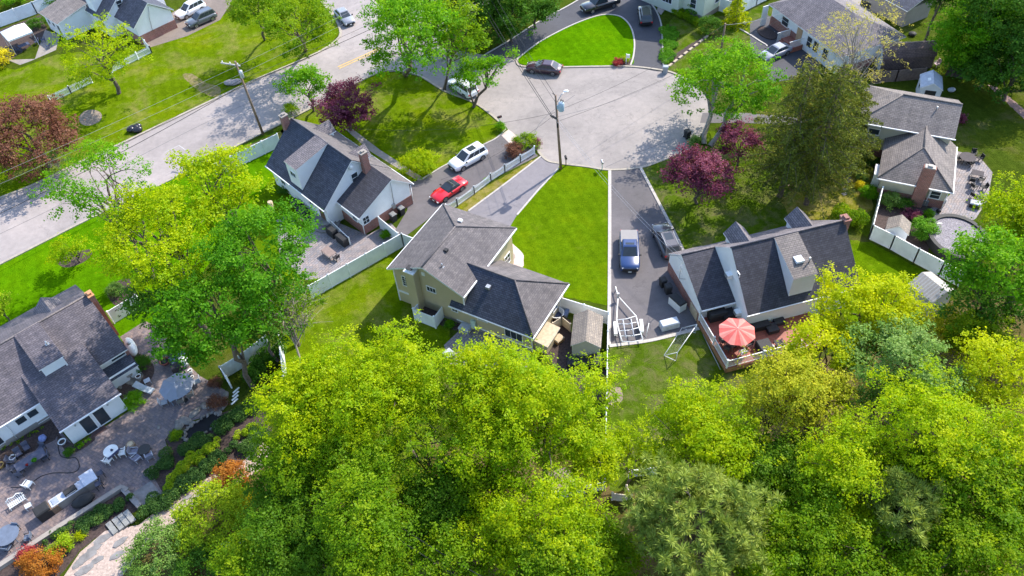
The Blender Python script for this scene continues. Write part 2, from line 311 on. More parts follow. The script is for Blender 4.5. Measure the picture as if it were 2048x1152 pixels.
def thing(name, label, cat, loc=(0, 0, 0), rz=0.0, group=None):
    o = bpy.data.objects.new(name, None); S.collection.objects.link(o); o.empty_display_size = 0.3
    o.location = (float(loc[0]), float(loc[1]), float(loc[2]) if len(loc) > 2 else 0.0); o.rotation_euler = (0, 0, rz); return tag(o, label, cat, group)
def clone(root, loc, rz, label, group=None):
    r = root.copy(); S.collection.objects.link(r); r.location = loc; r.rotation_euler = (0, 0, rz); r['label'] = label
    if group: r['group'] = group
    for ch in list(root.children):
        c = ch.copy(); S.collection.objects.link(c); c.parent = r
        for g in list(ch.children):
            d = g.copy(); S.collection.objects.link(d); d.parent = c
    return r
def smooth_poly(pts, n=4):
    out = []; k = len(pts)
    for i in range(k):
        p0, p1, p2, p3 = [np.array(pts[(i+j-1) % k], float) for j in range(4)]
        for s in range(n):
            t = s/n; out.append(tuple(0.5*((2*p1)+(-p0+p2)*t+(2*p0-5*p1+4*p2-p3)*t*t+(-p0+3*p1-3*p2+p3)*t**3)))
    return out
def smooth_line(pts, n=6):
    out = []; k = len(pts); P = [np.array(p, float) for p in pts]
    for i in range(k-1):
        p0, p1, p2, p3 = P[max(i-1, 0)], P[i], P[i+1], P[min(i+2, k-1)]
        for s in range(n):
            t = s/n; out.append(0.5*((2*p1)+(-p0+p2)*t+(2*p0-5*p1+4*p2-p3)*t*t+(-p0+3*p1-3*p2+p3)*t**3))
    out.append(P[-1]); return out
def sheet(name, px, z, mat, label, kind='structure', smooth=False, cat='ground'):
    """a piece of ground outlined by photo pixels, laid as a thin sheet at its true place"""
    if smooth: px = smooth_poly(px)
    pts = [G(x, y)[:2] for x, y in px]
    if name in ('lawn', 'flower_bed', 'bare_ground', 'grass_strip', 'forest_floor'):     # ragged edges
        rd = random.Random(len(label)); out = []
        for i in range(len(pts)):
            a, b = pts[i], pts[(i+1) % len(pts)]; k = max(1, int(np.linalg.norm(b-a)/0.35)) if np.linalg.norm(b-a) < 60 else 1
            n = np.array([-(b-a)[1], (b-a)[0]])/(np.linalg.norm(b-a)+1e-9)
            out += [a+(b-a)*j/k+n*rd.gauss(0, 0.055)*(j > 0) for j in range(k)]
        pts = out
    return tag(make_obj(name, MB().prism(pts, z-0.03, z), mat, uv=False), label, cat, kind=kind)
def strip(name, px, w, z0, z1, mat, label, smooth=True, cat='kerb'):
    pts = [G(x, y)[:2] for x, y in px]
    if smooth: pts = smooth_line(pts)
    pts = [np.array(p[:2]) for p in pts]; L = []; R = []
    for i, p in enumerate(pts):
        d = pts[min(i+1, len(pts)-1)]-pts[max(i-1, 0)]; d /= np.linalg.norm(d)+1e-9; n = np.array([-d[1], d[0]])*w/2; L.append(p+n); R.append(p-n)
    mb = MB()
    for i in range(len(pts)-1): mb.prism([R[i], R[i+1], L[i+1], L[i]], z0, z1)
    return tag(make_obj(name, mb, mat, uv=False), label, cat, kind='structure')

# ---------------------------------------------------------------- the ground, roads, drives, lawns
tag(make_obj('ground', MB().box((0, 60, -0.05), (2600, 2600, 0.1)), LAWN3, uv=False), 'dull green ground under the whole neighbourhood', 'ground', kind='structure')
sheet('forest_floor', [(520, 900), (760, 880), (1100, 900), (1215, 960), (1330, 930), (1560, 760), (1800, 640), (1900, 600), (2250, 590), (3000, 640), (3000, 1900), (-300, 1900), (0, 1300), (330, 1040), (430, 930)], 0.004, FLOOR, 'leaf strewn brown floor under the woods in front', smooth=False)
sheet('lawn', [(-150, 90), (30, 140), (110, 110), (280, 90), (360, 62), (470, 20), (560, -20), (640, -20), (662, 25), (684, 60), (655, 96), (612, 117), (512, 160), (400, 213), (221, 298), (99, 354), (-160, 470)], 0.006, LAWN2, 'worn lawn with dry patches between the far kerb and the blue-white house')
sheet('lawn', [(-160, 585), (0, 530), (173, 442), (305, 380), (450, 306), (565, 258), (600, 300), (520, 400), (330, 640), (230, 690), (190, 640), (0, 760), (-160, 830)], 0.006, LAWN4, 'lush lawn between the main road and the grey roofed house by the patio')
sheet('lawn', [(545, 262), (622, 217), (712, 167), (765, 143), (840, 152), (889, 182), (945, 204), (979, 227), (1012, 256), (1002, 269), (962, 292), (899, 326), (877, 338), (840, 372), (820, 372), (640, 290)], 0.006, LAWN2, 'corner lawn with tree shade beside the white cape house')
sheet('lawn', [(1119, 328), (1160, 333), (1219, 341), (1219, 612), (1120, 592), (1000, 560), (960, 480), (1032, 428), (1095, 352)], 0.006, LAWN, 'bright front lawn of the tan house beside the long driveway')
sheet('lawn', [(640, 575), (815, 470), (900, 640), (900, 720), (840, 1000), (560, 1000), (560, 680)], 0.006, LAWN2, 'back lawn between the long white fence and the tan house')
sheet('lawn', [(1219, 690), (1290, 684), (1400, 656), (1620, 640), (1640, 760), (1560, 800), (1400, 990), (1219, 980)], 0.006, LAWN5, 'worn back lawn with bare earth below the red deck')
sheet('lawn', [(1283, 336), (1325, 321), (1376, 300), (1410, 262), (1480, 262), (1700, 300), (1740, 380), (1740, 480), (1690, 440), (1400, 505), (1365, 505)], 0.006, LAWN5, 'shady lawn under the purple maples and the spruces')
sheet('lawn', [(1690, 480), (1740, 484), (1900, 570), (1880, 660), (1690, 640)], 0.006, LAWN, 'strip of lawn outside the pool yard fence')
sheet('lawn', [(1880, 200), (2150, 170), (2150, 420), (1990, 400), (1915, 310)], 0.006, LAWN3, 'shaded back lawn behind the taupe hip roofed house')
sheet('lawn', [(1640, 330), (1745, 320), (1745, 420), (1600, 470), (1560, 400)], 0.010, VERGE, 'sunny thin grass around the spruce trunks')
sheet('lawn', [(1322, 140), (1326, 60), (1350, 30), (1450, -10), (1560, 20), (1540, 90), (1420, 150)], 0.006, LAWN5, 'lawn right of the dark circular drive')
sheet('lawn', [(470, 470), (560, 330), (640, 420), (560, 470), (640, 560), (560, 560)], 0.008, LAWN, 'small lawn behind the white cape house')
sheet('lawn', [(450, 310), (560, 262), (570, 280), (450, 345)], 0.012, VERGE, 'grass verge between the main road and a white fence')

sheet('road', [(-300, 520), (0, 397), (68, 370), (158, 326), (221, 298), (400, 213), (512, 160), (612, 117), (650, 98), (672, 82), (681, 68), (675, 45), (655, 18), (625, -20), (560, -120), (700, -120), (742, -2), (777, 20), (830, 0), (1000, -90), (1080, -60), (900, 60), (850, 95), (790, 141), (765, 143), (712, 167), (622, 217), (545, 256), (450, 304), (305, 378), (173, 441), (0, 529), (-300, 690)], 0.012, ROAD, 'pale worn main road with a side street')
sheet('road', [(765, 143), (800, 143), (840, 153), (889, 182), (945, 204), (979, 227), (1012, 255), (1045, 285), (1077, 304), (1094, 321), (1119, 327), (1170, 333), (1221, 340), (1281, 335), (1324, 321), (1352, 311), (1374, 300), (1391, 283), (1407, 257), (1416, 246), (1420, 228), (1418, 212), (1410, 190), (1385, 165), (1354, 150), (1327, 142), (1264, 134), (1190, 134), (1121, 135), (1044, 133), (1031, 118), (970, 110), (921, 102), (890, 98), (850, 60), (800, 90)], 0.017, COURT, 'wide cul-de-sac circle of sun bleached asphalt')
MARK = plain('yellow_paint', (0.62, 0.38, 0.08), 0.7, 0.2, 2); MARKW = plain('worn_white_paint', (0.40, 0.385, 0.38), 0.7, 0.2, 2)
strip('road_marking', [(676, 134), (700, 123), (738, 106), (760, 95)], 0.16, 0.020, 0.026, MARK, 'double yellow centre line on the main road', True, 'marking')
strip('road_marking', [(679, 137), (703, 126), (741, 109), (763, 98)], 0.16, 0.020, 0.026, MARK, 'second yellow line just below the other on the main road', True, 'marking')
TAR = plain('tar_seam', (0.11, 0.105, 0.11), 0.7, 0.2)
strip('road_marking', [(330, 305), (358, 291), (378, 305)], 0.12, 0.016, 0.0205, MARKW, 'faint pale chevron on the main road surface', False, 'marking')
for i, (a, lb) in enumerate([([(230, 338), (400, 251), (520, 195)], 'dark tar seam along the far lane of the main road'), ([(0, 468), (120, 410), (210, 362)], 'dark tar seam at the left end of the main road'), ([(1060, 290), (1085, 240), (1150, 190)], 'thin tar seam on the left of the court'), ([(1110, 235), (1220, 205), (1330, 160)], 'long tar seam across the middle of the court'), ([(1210, 335), (1290, 300), (1350, 278)], 'tar seam near the lower kerb of the court')]):
    strip('road_marking', a, 0.07, 0.015, 0.0185 if i > 1 else 0.0165, TAR, lb, True, 'marking')

sheet('driveway', [(1017, 259), (993, 276), (962, 292), (899, 326), (877, 338), (850, 358), (815, 366), (815, 420), (786, 468), (815, 470), (888, 414), (980, 361), (1076, 312), (1050, 288)], 0.022, DRIVE, 'driveway under the white and red cars')
sheet('driveway', [(1002, 270), (1017, 259), (1036, 274), (1021, 289)], 0.028, PINKP, 'pale paver apron where the car driveway meets the court')
sheet('driveway', [(1082, 313), (1094, 321), (1119, 327), (1117, 337), (1034, 430), (1010, 470), (920, 470), (905, 440), (937, 422)], 0.024, DRIVE2, 'grey driveway leading to the tan house')
sheet('driveway', [(1222, 340), (1281, 336), (1325, 420), (1366, 505), (1350, 560), (1410, 640), (1396, 656), (1290, 681), (1221, 692)], 0.022, DRIVE, 'long driveway with the blue pickup')
sheet('driveway', smooth_poly([(968, 111), (1024, 78), (1080, 42), (1140, 10), (1190, -20), (1270, -25), (1290, -6), (1310, 18), (1322, 48), (1325, 90), (1326, 141), (1262, 134), (1150, 134), (1034, 119)], 5), 0.023, DRIVE3, 'fresh black semicircular drive')
sheet('lawn', smooth_poly([(1034, 119), (1060, 98), (1090, 78), (1150, 48), (1200, 31), (1232, 31), (1250, 40), (1263, 58), (1269, 85), (1267, 112), (1261, 131), (1190, 132.5), (1110, 133), (1050, 130)], 4), 0.034, LAWN4, 'bright green island lawn inside the black drive')
sheet('driveway', [(1405, 226), (1490, 226), (1720, 244), (1720, 256), (1490, 246), (1400, 246)], 0.020, DRIVE, 'grey driveway behind the right hand maple')
sheet('driveway', [(1500, 45), (1535, 30), (1640, 100), (1640, 150), (1545, 165), (1500, 100)], 0.020, DRIVE3, 'dark driveway in front of the porch with stairs')
sheet('driveway', [(345, 25), (400, -5), (470, -5), (440, 40), (375, 72), (300, 95), (285, 92)], 0.020, asphalt('tan_concrete', (.20, .16, .135)), 'tan concrete drive beside the blue-white house')
strip('kerb', [(-100, 439), (0, 397), (68, 370), (158, 326), (221, 298), (400, 213), (512, 160), (612, 117), (650, 98), (672, 82), (681, 68), (675, 45), (655, 18), (625, -20)], 0.32, 0, 0.13, KERB, 'stone kerb on the far side of the main road')
strip('kerb', [(-100, 576), (0, 529), (173, 441), (305, 378), (450, 304), (545, 256), (622, 217), (712, 167), (765, 143), (800, 142.5), (840, 152.5), (889, 182), (945, 204), (979, 227), (1012, 256)], 0.28, 0, 0.11, KERB, 'kerb along the near side of the main road and the corner lawn')
strip('kerb', [(730, -20), (742, -2), (777, 20), (830, 2), (880, -25)], 0.3, 0, 0.13, KERB, 'kerb on the far corner of the side street')
strip('kerb', [(1034, 119), (1044, 133), (1121, 135), (1190, 134), (1264, 134), (1327, 142), (1354, 150), (1385, 166)], 0.28, 0, 0.13, KERB, 'kerb along the top of the court')
strip('kerb', [(1077, 304), (1094, 321), (1119, 327), (1170, 333), (1221, 340), (1281, 335), (1324, 321), (1374, 300), (1391, 283), (1407, 257)], 0.28, 0, 0.08, KERB, 'pale kerb along the bottom of the court')
strip('kerb', [(1219.5, 341), (1219.5, 440), (1219, 560), (1218, 690)], 0.34, 0, 0.07, CONCW, 'pale block edging between the front lawn and the long driveway', False)
strip('kerb', [(1281, 336), (1325, 420), (1352, 472), (1368, 505)], 0.3, 0, 0.1, CONCW, 'block edging on the right of the long driveway')
strip('kerb', [(1219, 692), (1290, 683), (1340, 672), (1398, 657)], 0.35, 0, 0.06, CONCW, 'concrete strip at the bottom end of the long driveway')
strip('kerb', [(1082, 313), (1010, 368), (937, 422)], 0.2, 0, 0.06, CONCW, 'white edging on the left of the grey driveway', False)
strip('kerb', [(1117, 337), (1075, 382), (1034, 430)], 0.2, 0, 0.06, CONCW, 'white edging on the right of the grey driveway', False)
strip('kerb', [(1012, 258), (993, 276), (962, 292), (899, 326), (877, 338), (845, 358)], 0.16, 0, 0.06, CONCW, 'edging between the corner lawn and the car driveway')
strip('kerb', [(968, 111), (1024, 78), (1080, 42), (1140, 10), (1180, -15)], 0.2, 0, 0.08, CONCW, 'outer edging of the black drive beside the dark woods')
strip('kerb', [(1034, 119), (1060, 98), (1090, 78), (1150, 48), (1200, 31), (1232, 31), (1250, 40), (1263, 58), (1269, 85), (1267, 112), (1261, 131)], 0.2, 0, 0.09, CONCW, 'edging around the island lawn')
strip('kerb', [(1290, -6), (1310, 18), (1322, 48), (1325, 90), (1327, 140)], 0.2, 0, 0.08, CONCW, 'outer edging on the right leg of the black drive')
strip('kerb', [(1476, 56), (1500, 70), (1520, 83), (1532, 90), (1534, 93)], 0.2, 0, 0.1, CONCW, 'white edging curving in front of the porch driveway')

sheet('grass_strip', [(890, 420), (1073, 316), (1082, 313), (937, 422), (905, 440)], 0.012, VERGE, 'dry grass strip between the picket fence and the grey driveway')
sheet('patio', [(-60, 925), (0, 900), (100, 840), (150, 893), (262, 820), (215, 745), (266, 712), (240, 674), (290, 642), (327, 661), (345, 698), (400, 752), (450, 780), (450, 815), (425, 830), (352, 850), (330, 880), (345, 930), (302, 944), (326, 986), (285, 1012), (246, 975), (0, 1135), (-80, 1190)], 0.02, PAVER, 'large paver patio behind the grey roofed house')
sheet('landing', [(264, 987), (302, 962), (323, 988), (282, 1014)], 0.03, SLATE, 'blue-grey stone landing at the right of the paver patio')
sheet('flower_bed', [(0, 895), (60, 862), (105, 838), (118, 862), (110, 880), (60, 905), (0, 940)], 0.026, MULCH, 'narrow mulch bed below the white patio house wall')
sheet('flower_bed', smooth_poly([(112, 865), (122, 885), (128, 898), (142, 905), (162, 900), (190, 880), (180, 872), (150, 892)], 3), 0.028, MULCH, 'mulch bed round the corner of the white extension')
sheet('flower_bed', smooth_poly([(212, 742), (240, 722), (270, 705), (300, 722), (309, 740), (300, 762), (270, 790), (262, 815), (246, 800)], 3), 0.027, MULCH, 'curved mulch bed beside the propane tank')
sheet('path', smooth_poly([(250, 765), (258, 750), (272, 742), (283, 744), (287, 752), (278, 765), (264, 770)], 3), 0.036, STONE, 'round stone pad with white urns', cat='path')
sheet('path', [(446, 955), (430, 950), (380, 972), (330, 1008), (278, 1050), (210, 1062), (160, 1105), (120, 1165), (235, 1165), (290, 1092), (390, 1012), (450, 985), (520, 940), (545, 900), (520, 880), (490, 920)], 0.018, GRAVEL, 'pale gravel path with flat stones below the hedges')
sheet('flower_bed', [(0, 1140), (246, 980), (284, 1012), (215, 1060), (160, 1100), (110, 1165), (-60, 1190)], 0.012, MULCH, 'planted bank below the patio wall')
sheet('flower_bed', [(300, 945), (345, 930), (330, 882), (352, 852), (430, 832), (520, 800), (545, 860), (500, 910), (440, 955), (330, 1010), (326, 986)], 0.012, MULCH, 'dark planted slope between the patio and the gravel path')
WATER = plain('pond_water', (0.012, 0.012, 0.016), 0.35, 0.3); WATER.node_tree.nodes['Principled BSDF'].inputs['Specular IOR Level'].default_value = 0.15
sheet('pond', smooth_poly([(364, 874), (383, 849), (414, 833), (442, 824), (442, 846), (422, 862), (398, 876), (376, 890)], 4), 0.03, WATER, 'small dark garden pond edged with stones', cat='pond')
sheet('patio', [(552, 440), (596, 424), (668, 442), (735, 470), (782, 446), (800, 466), (650, 556), (610, 560), (560, 520)], 0.02, PAVER2, 'paver patio behind the white cape house')
sheet('patio', [(925, 655), (985, 655), (1060, 690), (1060, 740), (900, 730), (888, 690)], 0.02, PAVER2, 'small paver patio behind the tan house')
sheet('flower_bed', [(878, 636), (938, 654), (925, 664), (880, 650)], 0.026, MULCH, 'mulch bed along the tan house wall')
sheet('patio', smooth_poly([(1000, 470), (1030, 492), (1046, 508), (1047, 520), (1044, 536), (1010, 540), (985, 500)], 3), 0.02, PINKP, 'pink paver walk in front of the tan house')
sheet('flower_bed', [(1085, 620), (1140, 640), (1145, 720), (1210, 740), (1212, 800), (1170, 800), (1080, 700)], 0.02, MULCH, 'bare side yard beside the small shingled shed')
sheet('patio', [(1905, 300), (1960, 315), (1985, 345), (1975, 400), (1950, 440), (1880, 440), (1850, 425), (1900, 390)], 0.02, PAVER2, 'purple-grey paver patio beside the taupe roofed house')
sheet('flower_bed', [(1757, 385), (1900, 410), (1880, 440), (1850, 520), (1740, 475)], 0.014, MULCH, 'dark mulch yard inside the pool fence')
sheet('flower_bed', [(1352, 108), (1370, 95), (1410, 72), (1412, 78), (1345, 130), (1340, 132)], 0.014, MULCH, 'mulch strip right of the circular drive')
sheet('flower_bed', smooth_poly([(1225, 128), (1235, 120), (1255, 112), (1264, 120), (1260, 131), (1235, 132)], 3), 0.042, MULCH, 'small mulch bed at the tip of the island lawn')
sheet('flower_bed', smooth_poly([(112, 522), (130, 510), (165, 500), (182, 500), (182, 512), (160, 528), (130, 535)], 4), 0.014, MULCH, 'oval mulch bed on the lush lawn')
sheet('flower_bed', smooth_poly([(240, 560), (265, 560), (276, 585), (262, 600), (235, 612), (220, 600), (215, 580)], 3), 0.014, MULCH, 'mulch corner beside the white gate')
sheet('flower_bed', smooth_poly([(158, 235), (170, 222), (190, 220), (203, 228), (200, 242), (180, 251), (163, 248)], 4), 0.014, DIRT, 'round bare patch on the worn lawn')
sheet('flower_bed', smooth_poly([(365, 150), (385, 148), (410, 165), (440, 175), (435, 195), (405, 185), (380, 168)], 4), 0.013, THIN, 'long bare patch on the worn lawn near the left pole')
sheet('patio', [(15, 120), (70, 118), (90, 60), (120, 70), (112, 100), (62, 122), (40, 130)], 0.02, CONC, 'concrete patio under the white canopy tent')
sheet('flower_bed', [(-60, 110), (0, 60), (80, 30), (95, 60), (85, 75), (20, 120)], 0.016, MULCH, 'mulch yard along the far white fence')
sheet('path', [(1660, 325), (1700, 322), (1720, 330), (1700, 318), (1668, 312)], 0.02, CONC, 'pale garden walk beside the taupe roofed house', cat='path')
sheet('path', [(690, 258), (705, 258), (760, 300), (845, 355), (880, 372), (862, 376), (820, 352), (740, 302)], 0.02, CONC, 'pale front walk along the white cape house', cat='path')
sheet('path', [(1318, 0), (1338, -5), (1338, 8), (1322, 30), (1314, 22)], 0.03, BRICK, 'red brick walk up to the cream house', cat='path')
sheet('bare_ground', smooth_poly([(1085, 955), (1130, 935), (1150, 960), (1140, 990), (1100, 985)], 3), 0.012, DIRT, 'bare earth showing through the trees by the low fence')
sheet('bare_ground', smooth_poly([(1215, 780), (1240, 775), (1245, 800), (1225, 812), (1213, 800)], 3), 0.013, DIRT, 'bare earth beside the dividing fence')
sheet('bare_ground', smooth_poly([(1860, 590), (1880, 600), (1870, 640), (1840, 640), (1845, 615)], 3), 0.012, DIRT, 'bare earth beside the metal roofed shed')
sheet('driveway', [(1600, -20), (1760, -30), (1790, 10), (1770, 30), (1740, 25), (1700, 32), (1660, 20)], 0.018, CONC, 'pale patio behind the brown hip roofed house')
sheet('bare_ground', [(1975, 170), (1985, 168), (2100, 260), (2100, 285)], 0.016, plain('leaf_litter', (0.22, 0.14, 0.13), 0.95, 0.4, 5), 'leafy strip along the woods at the right edge')

# ---------------------------------------------------------------- trees and shrubs
def leaf_mesh(name, P, Nn, size, tint, mat, aspect=0.62, seed=0):
    """one small rhombic leaf face per point"""
    rs = np.random.RandomState(seed); n = len(P)
    Nn = Nn/(np.linalg.norm(Nn, axis=1)[:, None]+1e-9)
    r = rs.normal(size=(n, 3)); t1 = np.cross(Nn, r); t1 /= np.linalg.norm(t1, axis=1)[:, None]+1e-9; t2 = np.cross(Nn, t1)
    s = (size*rs.uniform(0.6, 1.3, n))[:, None]*0.5
    bend = Nn*s*rs.uniform(-0.35, 0.35, n)[:, None]
    V = np.empty((n, 4, 3)); V[:, 0] = P+t1*s; V[:, 1] = P+t2*s*aspect+bend; V[:, 2] = P-t1*s; V[:, 3] = P-t2*s*aspect+bend
    me = bpy.data.meshes.new(name); me.vertices.add(4*n); me.vertices.foreach_set('co', V.ravel())
    me.loops.add(4*n); me.loops.foreach_set('vertex_index', np.arange(4*n, dtype=np.int32))
    me.polygons.add(n); me.polygons.foreach_set('loop_start', np.arange(0, 4*n, 4, dtype=np.int32))
    me.update(calc_edges=True)
    a = me.attributes.new('tint', 'FLOAT', 'FACE'); a.data.foreach_set('value', np.clip(tint, 0, 1).astype(np.float32))
    me.materials.append(mat); return me
def sphere_dirs(rs, n):
    d = rs.normal(size=(n, 3)); return d/np.linalg.norm(d, axis=1)[:, None]
def crown_points(rs, rx, ry, rz, cover, leaf, puffs, prad, inner=0.5, low=-0.45, lump=0.22, flat=0.75, per=26):
    """leaf positions gathered in clumps over an uneven crown"""
    d = sphere_dirs(rs, puffs*4); d = d[d[:, 2] > low][:puffs]; k = len(d)
    ph = rs.uniform(0, 6.28, 6); az = np.arctan2(d[:, 1], d[:, 0])
    lum = 1+lump*(np.sin(2*az+ph[0])*0.5+np.sin(3*az+ph[1]+2*d[:, 2])*0.5+np.sin(5*az+ph[2])*0.35)*np.sqrt(np.clip(1-d[:, 2]**2, 0.05, 1))+lump*0.3*rs.normal(size=k)
    u = rs.uniform(inner, 1.0, k)**0.6
    C = d*np.array([rx, ry, rz])*(u*lum*(1-prad*0.4))[:, None]
    R = min(rx, ry)*prad*rs.uniform(0.6, 1.35, k)
    area = 4*math.pi*((rx*ry)**0.8+2*(rx*rz)**0.8)/3
    n = int(cover*area/(leaf*leaf*0.31)); w = R**2/np.sum(R**2); idx = rs.choice(k, n, p=w)
    m = max(8, n//per); idx = idx[:m] if m <= n else idx                    # tufts of leaves on every clump
    e = sphere_dirs(rs, m); up = rs.uniform(size=m) < 0.66; e[up, 2] = np.abs(e[up, 2])
    q = rs.uniform(0.3, 1, m)**0.45*np.where(rs.uniform(size=m) < 0.16, rs.uniform(1.0, 1.45, m), 1)
    T = C[idx]+e*(R[idx]*q)[:, None]*np.array([1, 1, flat]); tr = leaf*rs.uniform(0.9, 2.1, m)
    jt = np.repeat(np.arange(m), per); n = len(jt)
    P = T[jt]+rs.normal(size=(n, 3))*(tr[jt])[:, None]*np.array([0.75, 0.75, 0.42])
    Nn = e[jt]*0.65+np.array([0, 0, 0.75])+0.5*rs.normal(size=(n, 3)); idx = idx[jt]
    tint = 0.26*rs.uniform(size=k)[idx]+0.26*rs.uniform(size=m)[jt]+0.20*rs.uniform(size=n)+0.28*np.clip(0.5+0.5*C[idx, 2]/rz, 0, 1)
    return P, Nn, tint, C, R
def limb(mb, a, b, r0, r1, rs, sag=0.15, n=5, k=5):
    a = np.array(a, float); b = np.array(b, float); L = np.linalg.norm(b-a)
    pts = [a+(b-a)*t+np.array([0, 0, 1])*L*sag*math.sin(math.pi*t)*(1 if b[2] > a[2] else 0.4)+rs.normal(size=3)*L*0.035*(0 < t < 1) for t in np.linspace(0, 1, n)]
    mb.tube(pts, r0, k, 0, False, r1); return pts
def tree(name, label, cx, cy, hc, rpx, mat, rzf=0.8, cover=1.25, leaf=0.3, puffs=60, prad=0.3, inner=0.5, low=-0.45, lump=0.22, per=26, limbs=10, bark=None,
         cat='tree', group=None, seed=None, ryf=1.0, trunk_r=None, base=None, twigs=0, leaf_name='crown', flat=0.75, lean=None, stems=1):
    seed = seed if seed is not None else int(cx*7+cy*13) % 99991; rs = np.random.RandomState(seed)
    c = G(cx, cy, hc); R = 1.08*rpx*depth(c)/FP; rz = min(R*rzf, hc-0.6)
    b = G(*base)[:2] if base else c[:2]
    root = thing(name, label, cat, (b[0], b[1], 0), 0, group); off = np.array([c[0]-b[0], c[1]-b[1], hc])
    P, Nn, tint, C, PR = crown_points(rs, R, R*ryf, rz, cover, leaf, puffs, prad, inner, low, lump, flat, per)
    if ryf != 1.0:
        a = rs.uniform(0, 3.14); M = np.array([[math.cos(a), -math.sin(a), 0], [math.sin(a), math.cos(a), 0], [0, 0, 1]]); P = P@M.T; Nn = Nn@M.T; C = C@M.T
    keep = P[:, 2]+hc > 0.15
    me = leaf_mesh(leaf_name, (P+off)[keep], Nn[keep], leaf, tint[keep], mat, seed=seed); o = bpy.data.objects.new(leaf_name, me); S.collection.objects.link(o); o.parent = root
    tr = trunk_r or max(0.09, R*0.055); mb = MB(); top = off+np.array([0, 0, -rz*0.25])
    tips = C[rs.permutation(len(C))[:limbs]]
    for si in range(stems):
        w = np.array([math.cos(si*2.1), math.sin(si*2.1), 0])*(0.0 if stems == 1 else R*0.3)
        spine = limb(mb, (w[0]*0.25, w[1]*0.25, -0.05), top+w, tr, tr*0.5, rs, 0.0, 6, 7)
        for i, t in enumerate(tips[si::stems]):
            s = spine[int(rs.randint(2, 6))]; e = off+t
            if e[2] < s[2]-0.6: s = spine[2]
            pts = limb(mb, s, e, tr*0.42, tr*0.08, rs, 0.12)
            for _ in range(twigs):
                q = pts[rs.randint(1, 4)]; near = C[np.argsort(np.linalg.norm(C+off-q, axis=1))[rs.randint(0, 6)]]+off
                limb(mb, q, near, tr*0.16, 0.012, rs, 0.08, 4, 4)
                if twigs > 2:
                    for _ in range(2): limb(mb, near, near+rs.normal(size=3)*PR[0]*1.2, 0.02, 0.008, rs, 0.0, 3, 3)
    make_obj('trunk', mb, bark or BARK, root, uv=False); return root
def conifer(name, label, base, h, r, mat, seed, cover=1.0, leaf=0.28, bark=None, taper=1.0, z0=1.0):
    rs = np.random.RandomState(seed); b = G(*base); root = thing(name, label, 'tree', (b[0], b[1], 0)); P = []; Nn = []; T = []; mb = MB()
    mb.tube([(0, 0, -0.05), (rs.normal()*0.1, rs.normal()*0.1, h*0.5), (0, 0, h)], r*0.07, 7, 0, False, 0.03); z = z0
    while z < h-0.2:
        f = (1-(z-z0)/(h-z0))**taper; n = int(5+6*f); a0 = rs.uniform(0, 6.28)
        for i in range(n):
            L = r*f*rs.uniform(0.45, 1.28)+0.25; a = a0+6.283*i/n+rs.normal()*0.2; d = np.array([math.cos(a), math.sin(a), 0]); s = np.array([-d[1], d[0], 0])
            mb.tube([(0, 0, z), tuple(d*L*0.6+np.array([0, 0, z-0.04*L])), tuple(d*L+np.array([0, 0, z-0.16*L]))], 0.035, 4, 0, False, 0.01)
            m = int(cover*L*55*(0.28/leaf)); t = rs.uniform(0.12, 1, m)**0.7; w = (0.30*L*(1.05-t)*0.8+0.12)
            P.append(d*(L*t)[:, None]+s*(rs.normal(size=m)*w*0.75)[:, None]+np.stack([0*t, 0*t, z-0.18*L*t**2-np.abs(rs.normal(size=m))*0.16+0.08], 1))
            Nn.append(np.array([0, 0, 0.7])+0.8*rs.normal(size=(m, 3))); T.append(0.55*rs.uniform(size=m)**1.3+0.35*rs.uniform())
        z += 0.5+0.34*f*rs.uniform(0.7, 1.2)
    P = np.concatenate(P); me = leaf_mesh('crown', P, np.concatenate(Nn), leaf, np.concatenate(T), mat, 0.42, seed)
    o = bpy.data.objects.new('crown', me); S.collection.objects.link(o); o.parent = root; make_obj('trunk', mb, bark or BARK, root, uv=False); return root
